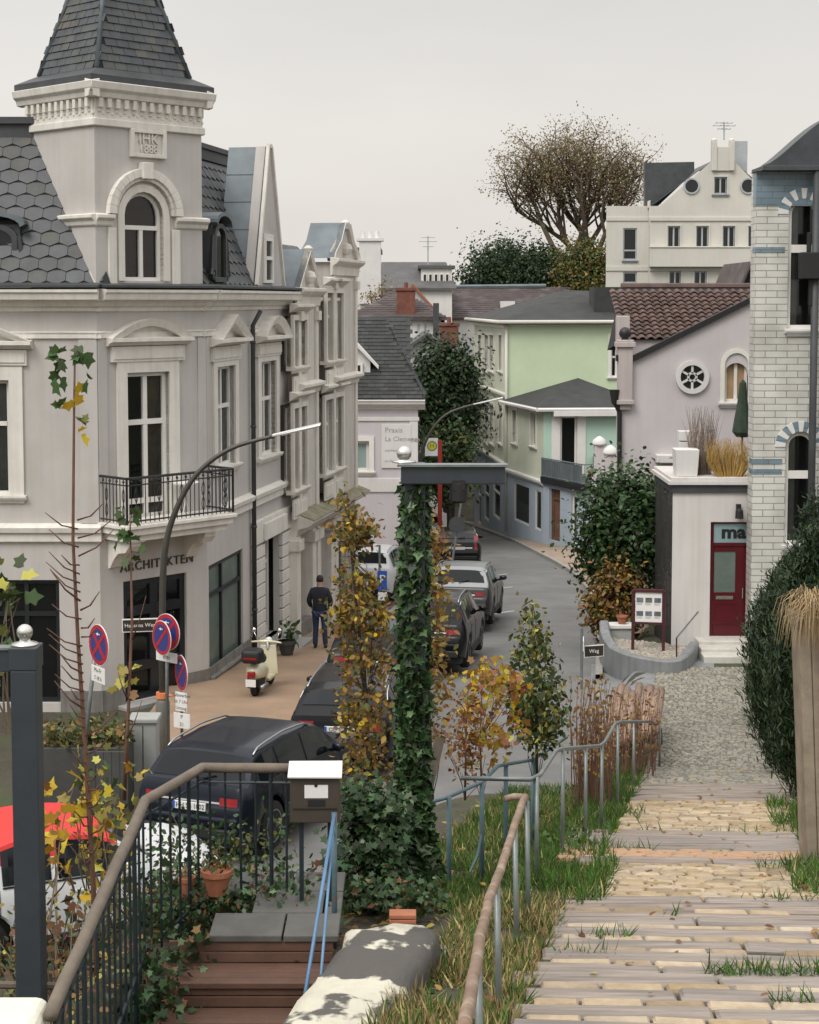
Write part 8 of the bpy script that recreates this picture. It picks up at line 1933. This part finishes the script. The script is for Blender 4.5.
# terrace gate pillars by the green house
for k, (px, yt, yb) in enumerate(((599.5, 437, 505), (610.5, 446, 505))):
    Y = 60 - k * 2; p = at(px, yt, Y); t = thing('gate_pillar', (p.x, Y, zs(Y)), ['white round capped pillar nearer the terrace railing', 'white round capped pillar next to the black downpipe'][k], 'pillar', 'white pillars by the green house'); w_ = .19; mb = MB(); mb.box(p.x - w_, p.x + w_, Y - w_, Y + w_, zs(Y) - .3, p.z - .3); mb.build('shaft', M['mauve'], t, bevel=.02); mb = MB(); mb.lathe((p.x, Y, p.z - .3), [(.27, 0), (.27, .08), (.22, .2), (.1, .3), (.03, .33)], 14); mb.build('cap', M['far_white'], t, smooth=True)
gw = thing('garden_wall', (7.3, 60, zs(60)), 'blue white garden wall beneath the white pillars', 'wall'); mb = MB(); a, b = at(592, 500, 60.6), at(618, 500, 60.6); mb.box(a.x, b.x, 60.5, 60.8, zs(60) - .5, at(600, 478, 60.6).z); mb.build('wall_body', M['house_blue'], gw)
q = at(592, 474, 75.5); pot((q.x, 75.5, zTe + .28), .2, .35, 'terracotta pot on the terrace of the green house', plant=([G_MID], 20, .12, .2), seed=9)
gr = thing('barbecue_stand', (at(602, 470, 76).x, 76, zTe + .28), 'dark covered barbecue on the green house terrace', 'barbecue'); p = at(602, 460, 76); mb = MB(); mb.box(p.x - .4, p.x + .4, 75.8, 76.3, zTe + .6, p.z + .2); mb.build('body', M['jet'], gr, bevel=.05); mb = MB(); [mb.tube([(p.x + s_ * .3, 76, zTe + .28), (p.x + s_ * .3, 76, zTe + .7)], .03, 5) for s_ in (-1, 1)]; mb.build('leg', M['jet'], gr)

# ================================================================ lamps, signs and the rest of the street
def arc_lamp(label, base, pts, r0, Y, head):
    t = thing('street_lamp', base, label, 'street lamp', 'arched street lamps'); W = [at(*p) for p in pts]; S = []
    for i in range(len(W) - 1):
        for j in range(5):
            q = j / 5; p0, p1, p2, p3 = W[max(0, i - 1)], W[i], W[i + 1], W[min(len(W) - 1, i + 2)]; S.append(.5 * ((2 * p1) + (p2 - p0) * q + (2 * p0 - 5 * p1 + 4 * p2 - p3) * q * q + (3 * p1 - p0 - 3 * p2 + p3) * q ** 3))
    S.append(W[-1]); S = [Vector((W[0].x, W[0].y, base[2] - .3))] + S; n = len(S); mb = MB(); mb.tube(S, [lerp(r0, r0 * .5, i / n) for i in range(n)], 10); mb.build('pole', M['lamp_metal'], t, smooth=True)
    a, b = at(*head[0]), at(*head[1]); d = (b - a); n_ = Vector((-d.y, d.x, 0)).normalized() * .1; mb = MB(); up = Vector((0, 0, .05)); mb.hexa([a - n_ * .6, b - n_, b + n_, a + n_ * .6, a - n_ * .5 + up, b - n_ * .7 + up, b + n_ * .7 + up, a + n_ * .5 + up]); hd = mb.build('lamp_head', M['lamp_head'], t, bevel=.015)
    mb = MB(); q0, q1 = a + d * .2, a + d * .95; dn = Vector((0, 0, -.015)); mb.hexa([q0 - n_ * .5 + dn, q1 - n_ * .7 + dn, q1 + n_ * .7 + dn, q0 + n_ * .5 + dn, q0 - n_ * .5, q1 - n_ * .7, q1 + n_ * .7, q0 + n_ * .5]); mb.build('lens', LENS, hd); return t
YL = 27.5; bl = at(163, 735, YL); bl.z = zs(YL) + .1
lamp1 = arc_lamp('tall arched street lamp in front of the corner house entrance', bl, [(162, 640, YL), (164, 560, YL), (174, 515, YL), (196, 475, YL), (230, 449, YL), (274, 436, YL)], .062, YL, ((272, 437, YL), (321, 425.5, YL)))
mb = MB(); mb.lathe(bl, [(.12, -.2), (.12, at(163, 702, YL).z - bl.z), (.085, at(163, 698, YL).z - bl.z)], 12); mb.build('base', M['post_olive'], lamp1, smooth=True)
mb = MB(); z_ = at(163, 695, YL).z; mb.lathe((bl.x, YL, z_ - .05), [(.11, 0), (.11, .1)], 12); a = at(178, 692, YL); mb.tube([(bl.x, YL - .05, z_), (at(184, 692, YL).x, YL - .1, z_ + .03)], .02, 5); st = thing('strap', (bl.x, YL, z_), 'orange strap tying the signs to the lamp post', 'strap'); mb.build('band', M['orange_strap'], st)
YL2 = 66; b2 = at(417, 520, YL2); b2.z = zs(YL2)
arc_lamp('distant pale arched street lamp reaching in front of the green house', b2, [(417, 500, YL2), (420, 460, YL2), (430, 433, YL2), (447, 414, YL2), (475, 404, YL2)], .08, YL2, ((473, 405, YL2), (503, 398, YL2)))
def round_sign(parent, c, r, ang, kind, tilt=0):
    fr = Fr((c.x, c.y, 0), ang); z = c.z; n = 28; ci = lambda q: [(q * math.cos(2 * PI * k / n), z + q * math.sin(2 * PI * k / n)) for k in range(n)]
    mb = MB(); mb.fprism(fr, ci(r), -.012, .0); d = mb.build('disc', M['sign_white'], parent)
    mb = MB(); ring(mb, fr, ci(r * .97), ci(r * .78), .0, .004); bars = [PI / 4] + ([3 * PI / 4] if kind == 'no_stop' else [])
    for a_ in bars:
        e_, f_ = (math.cos(a_), math.sin(a_)), (-math.sin(a_), math.cos(a_)); w_ = r * .095; L_ = r * .82
        mb.fprism(fr, [(e_[0] * s1 * L_ + f_[0] * s2 * w_, z + e_[1] * s1 * L_ + f_[1] * s2 * w_) for s1, s2 in ((-1, -1), (1, -1), (1, 1), (-1, 1))], .0, .007 if a_ < 1 else .0085)
    mb.build('red_symbol', M['sign_red'], d)
    mb = MB(); mb.fprism(fr, ci(r * .79), 0, .003); mb.build('blue_field', M['sign_blue'], d)
    mb = MB(); s_ = r * .2; mb.fprism(fr, [(-s_, z + r * .52), (0, z + r * .44), (0, z + r * .62)][::1], .009, .012); mb.fbox(fr, 0, s_, z + r * .505, z + r * .555, .009, .012); mb.build('arrow', M['sign_white'], d)
    return fr
def sub_plate(parent, fr, w_, z0, z1, lines, u0=0):
    mb = MB(); mb.fbox(fr, u0 - w_, u0 + w_, z0, z1, -.01, .002); p = mb.build('sub_plate', M['sign_white'], parent, bevel=.004); n = len(lines)
    for i, l_ in enumerate(lines): text('lettering', l_, fr, u0, lerp(z1, z0, (i + .5) / n), (z1 - z0) / n * .75, M['lettering'], p, d=.003, ext=.001)
Y1 = 24.0; c = at(98.5, 645, Y1); s1 = thing('traffic_sign', at(90, 740, Y1), 'no stopping sign on a leaning post at the far left', 'traffic sign', 'no stopping signs'); fr = round_sign(s1, c, .31, R(-52), 'no_stop'); fr.o = Vector((c.x, c.y, 0)); sub_plate(s1, fr, .21, at(96, 683, Y1).z, at(96, 667, Y1).z, ['Mo-Fr', '7-18 h'], -.03)
mb = MB(); p = at(80, 790, Y1 + .32); mb.tube([p, at(98, 626, Y1 + .32)], .032, 8); mb.build('post', M['galv'], s1, smooth=True)
Y2 = 26.9; s2 = thing('traffic_sign', at(167, 760, Y2), 'no stopping sign with white plate on the street lamp, behind the smaller no parking sign', 'traffic sign', 'no stopping signs'); c = at(167, 632, Y2 + .15); fr = round_sign(s2, c, .31, R(-40), 'no_stop'); sub_plate(s2, fr, .26, at(166, 664, Y2).z, at(166, 654, Y2).z, ['frei'], -.02); mb = MB(); mb.tube([at(167, 760, Y2 + .2), at(167, 615, Y2 + .2)], .03, 8); mb.build('post', M['galv'], s2, smooth=True)
s3 = thing('traffic_sign', at(160, 760, Y2), 'smaller no parking sign overlapping the no stopping sign on the lamp post', 'traffic sign', 'no stopping signs'); c = at(161.5, 638, Y2 - .1); round_sign(s3, c, .29, R(-50), 'no_park'); mb = MB(); mb.tube([at(162, 655, Y2 + .0), at(162, 622, Y2 + .0)], .022, 8); mb.build('bracket', M['galv'], s3)
s4 = thing('traffic_sign', at(181, 735, Y2), 'lower no parking sign over two paper notices right of the lamp post', 'traffic sign', 'no stopping signs'); c = at(181, 673, Y2); fr = round_sign(s4, c, .30, R(-62), 'no_park'); fr2 = Fr((c.x, c.y - .02, 0), R(-30)); sub_plate(s4, fr2, .12, at(181, 711, Y2).z, at(181, 692, Y2).z, ['Halteverbot', 'ab 7 Uhr', 'Umzug']); sub_plate(s4, fr2, .17, at(181, 728, Y2).z, at(181, 713, Y2).z, ['P', '31'], .01); mb = MB(); mb.tube([at(182, 740, Y2 + .06), at(181, 655, Y2 + .06)], .025, 8); mb.build('post', M['galv'], s4, smooth=True)
sn = thing('street_name_sign', at(140, 626, 27.2), 'dark brown street name plate mounted on the street lamp', 'sign'); c = at(122, 626, 27.3); frn = Fr((c.x, c.y, 0), R(10)); u1 = frn.hit(158, 627)[0]; z0, z1 = frn.hit(140, 632)[1], frn.hit(140, 618.5)[1]; plate(sn, frn, 0, u1, z0, z1, 'Hansens Weg', size=.092)
# bins, planter and cabinets in front of the corner house
ub_ = thing('utility_cabinet', at(143, 770, 25.5), 'pale grey green utility cabinet in front of the entrance', 'cabinet'); p0, p1 = at(131, 770, 25.5), at(157, 718, 25.5); zz = zs(25.5); mb = MB(); mb.box(p0.x, p1.x, 25.4, 25.75, zz - .2, p1.z - .06); mb.build('cabinet', M['bin_grey'], ub_, bevel=.012); mb = MB(); mb.box(p0.x - .03, p1.x + .03, 25.36, 25.8, p1.z - .06, p1.z + .02); mb.build('lid', M['bin_grey'], ub_, bevel=.02); mb = MB(); xm = (p0.x + p1.x) / 2; mb.box(xm - .006, xm + .006, 25.392, 25.4, zz + .1, p1.z - .1); mb.build('door_seam', M['jet'], ub_)
pd = thing('planter_box', at(85, 780, 24.8), 'long dark planter box with green plants before the shop window', 'planter'); p0, p1 = at(40, 800, 24.6), at(126, 748, 24.6); mb = MB(); mb.box(p0.x, p1.x, 24.6, 25.3, zs(24.6) - .2, p1.z); mb.build('box', M['planter_dark'], pd, bevel=.015)
P = np.stack([np.random.default_rng(3).uniform(p0.x, p1.x, 900), np.random.default_rng(4).uniform(24.6, 25.3, 900), p1.z + np.abs(np.random.default_rng(5).normal(size=900)) * .14], 1); pt2 = thing('planter_plants', (p0.x, 24.9, p1.z), 'low mixed plants growing in the dark planter box', 'plant'); leaves('foliage', P, .1, [G_OLIVE, G_MID, GR_TAN, O_LEAF], pt2, 'leaf', 5, .5, weights=[3, 3, 2, .6])
pd2 = thing('brown_screen', at(105, 780, 24.2), 'dark brown board screen behind the convertible', 'screen'); p0, p1 = at(88, 800, 23.8), at(128, 752, 23.8); mb = MB()
for k in range(5): mb.box(lerp(p0.x, p1.x, k / 5), lerp(p0.x, p1.x, (k + .95) / 5), 23.8, 23.84, zs(24) - .2, p1.z)
mb.build('board', M['planter_dark'], pd2)
# parking sign post, mobile sign, bus stop
ps = thing('parking_sign', at(382, 620, 41), 'blue parking sign with a red topped post in front of the white SUV', 'traffic sign'); Yp = 41.0; fr = Fr((at(378, 600, Yp).x, Yp, 0), 0); u0, u1, z0, z1 = fr.rect(378, 387, 571, 591); mb = MB(); mb.fbox(fr, u0, u1, z0, z1, -.01, .005); pn = mb.build('panel', M['sign_parking_blue'], ps, bevel=.004); text('lettering', 'P', fr, (u0 + u1) / 2, (z0 + z1) / 2 + .02, .36, M['sign_white'], pn, d=.008, ext=.001); mb = MB(); mb.fbox(fr, u0, u1, z0 - .24, z0 - .03, -.01, .005); mb.build('sub_plate', M['sign_white'], ps); mb = MB(); p = at(379.5, 545, Yp); mb.tube([(p.x, Yp + .03, zs(Yp) - .1), (p.x, Yp + .03, p.z)], .03, 7); mb.build('post', M['galv'], ps)
ms = thing('mobile_sign', at(455, 572, 58), 'round sign seen from behind on a leaning pole with a dark foot', 'traffic sign'); Ym_ = 58.0; b = at(449, 569, Ym_); b.z = zs(Ym_) + .02; tt = at(462, 497, Ym_); mb = MB(); mb.tube([b, tt], .04, 8); mb.build('pole', M['galv'], ms); mb = MB(); mb.lathe(b, [(.55, 0), (.5, .14), (.1, .2)], 14); mb.build('foot', M['jet'], ms); c = at(457, 525, Ym_ - .1); mb = MB(); mb.lathe(c, [(.3, 0), (.3, .02)], 24, (.1, 1, 0)); mb.build('disc', M['zinc_dark'], ms)
bs = thing('bus_stop_sign', at(436, 500, 68), 'white bus stop flag with a green letter H on a red post', 'sign'); Yb_ = 68.0; fr = Fr((at(425, 445, Yb_).x, Yb_, 0), 0); u0, u1, z0, z1 = fr.rect(425, 438, 438, 456); mb = MB(); mb.fbox(fr, u0, u1, z0, z1, -.02, .01); pn = mb.build('flag', M['sign_white'], bs); uu, zz = fr.hit(432, 446); n = 20
mb = MB(); mb.fprism(fr, [(uu + .2 * math.cos(2 * PI * k / n), zz + .2 * math.sin(2 * PI * k / n)) for k in range(n)], .01, .014); mb.build('disc', M['yellow'], pn); mb = MB(); ring(mb, fr, [(uu + .21 * math.cos(2 * PI * k / n), zz + .21 * math.sin(2 * PI * k / n)) for k in range(n)], [(uu + .165 * math.cos(2 * PI * k / n), zz + .165 * math.sin(2 * PI * k / n)) for k in range(n)], .014, .018); mb.build('disc_ring', M['green_sign'], pn); text('lettering', 'H', fr, uu, zz, .26, M['green_sign'], pn, d=.016, ext=.002); mb = MB(); p = at(440, 440, Yb_); mb.box(p.x - .09, p.x + .09, Yb_ - .05, Yb_ + .05, zs(Yb_), p.z); mb.build('post', mat('post_red', (.3, .03, .02), .5, .1), bs)
# bollards and the small things on the far pavement
for k, (px, yb, yt, Y) in enumerate(((474.5, 520, 494, 72), (490.5, 527, 503, 67), (519, 537, 513, 61))):
    p = G(px, yb, .12); Y = p.y; z0 = p.z; t = thing('bollard', (p.x, Y, z0), ['slim grey bollard farthest along the right pavement', 'slim grey bollard in the middle of the right pavement', 'slim grey bollard nearest on the right pavement'][k], 'bollard', 'bollards on the right pavement'); mb = MB(); mb.lathe((p.x, Y, z0), [(.06, 0), (.06, .9), (.07, .92), (.07, 1.0), (.02, 1.04)], 10); mb.build('post', M['post_olive'], t, smooth=True)
for k, (px, r, h, lb) in enumerate(((480, .42, .55, 'dark bushy potted shrub outside the blue shopfront'), (470, .2, .3, 'low potted plant beside the bushy potted shrub'))):
    p = G(px, 514, .12); Y = p.y; z0 = p.z; t = thing('potted_shrub', (p.x, Y, z0), lb, 'plant'); mb = MB(); mb.lathe((p.x, Y, z0), [(.22, 0), (.3, .4), (.26, .4)], 12); mb.build('pot', M['terracotta'], t); P = clumps((p.x, Y, z0 + .4 + h * .7), (r, r, h), 24, 26, .1, 60 + k, .2); leaves('foliage', P, .13, [G_MID, G_DARK, G_OLIVE], t, 'leaf', 60 + k, .4)
p = G(466, 512, .12); Ys, z0 = p.y, p.z; ab = thing('sandwich_board', p, 'small white sandwich board on the pavement by the blue shopfront', 'sign')
for s_ in (-1, 1):
    mb = MB(); y0, y1 = Ys + s_ * .27, Ys + s_ * .02; mb.hexa([(p.x - .32, y0, z0), (p.x + .32, y0, z0), (p.x + .32, y0 + .04, z0), (p.x - .32, y0 + .04, z0), (p.x - .32, y1, z0 + 1.05), (p.x + .32, y1, z0 + 1.05), (p.x + .32, y1 + .04, z0 + 1.05), (p.x - .32, y1 + .04, z0 + 1.05)]); mb.build('panel', M['far_white'], ab)
rw_ = thing('stone_wall', (1.4, 100, zs(100)), 'pale rubble retaining wall with plants at the end of the street', 'wall'); mb = MB(); r_ = random.Random(3)
for i in range(7):
    for j in range(4): x = .2 + i * .42 + (j % 2) * .2; y = 100 - i * .1; z = zs(100) + 1 + j * .42; mb.hexa([(x, y, z), (x + .38, y, z), (x + .38, y + .4, z), (x, y + .4, z), (x + .02, y + r_.uniform(-.05, .05), z + .38), (x + .36, y + r_.uniform(-.05, .05), z + .38), (x + .36, y + .4, z + .38), (x + .02, y + .4, z + .38)])
mb.build('rubble', mat('rubble', (.26, .235, .19), .9, .4, 2.5, .05, 10), rw_, bevel=.04)
# scooter side: flower pot by the wall and plants
q = G(287, 655, .12); pot((q.x, q.y, q.z), .22, .35, 'dark potted plant against the rusticated doorway', 'planter_dark', ([G_DARK, G_MID], 60, .16, .4), 12)
# small table and chair on the balcony
bt_ = thing('balcony_table', fC.p(1.9, Z_BAND1 + .02, .45), 'small pale folding table on the wrought iron balcony', 'table'); mb = MB(); c = fC.p(1.9, 0, .45); mb.lathe((c.x, c.y, Z_BAND1 + .7), [(.3, 0), (.3, .03)], 18); mb.build('tabletop', M['far_white'], bt_)
for s_ in (-1, 1): mb = MB(); mb.tube([fC.p(1.9 - .2 * s_, Z_BAND1 + .02, .45 + .12 * s_), fC.p(1.9 + .18 * s_, Z_BAND1 + .7, .45 - .1 * s_)], .014, 5); mb.build('leg', M['far_white'], bt_)
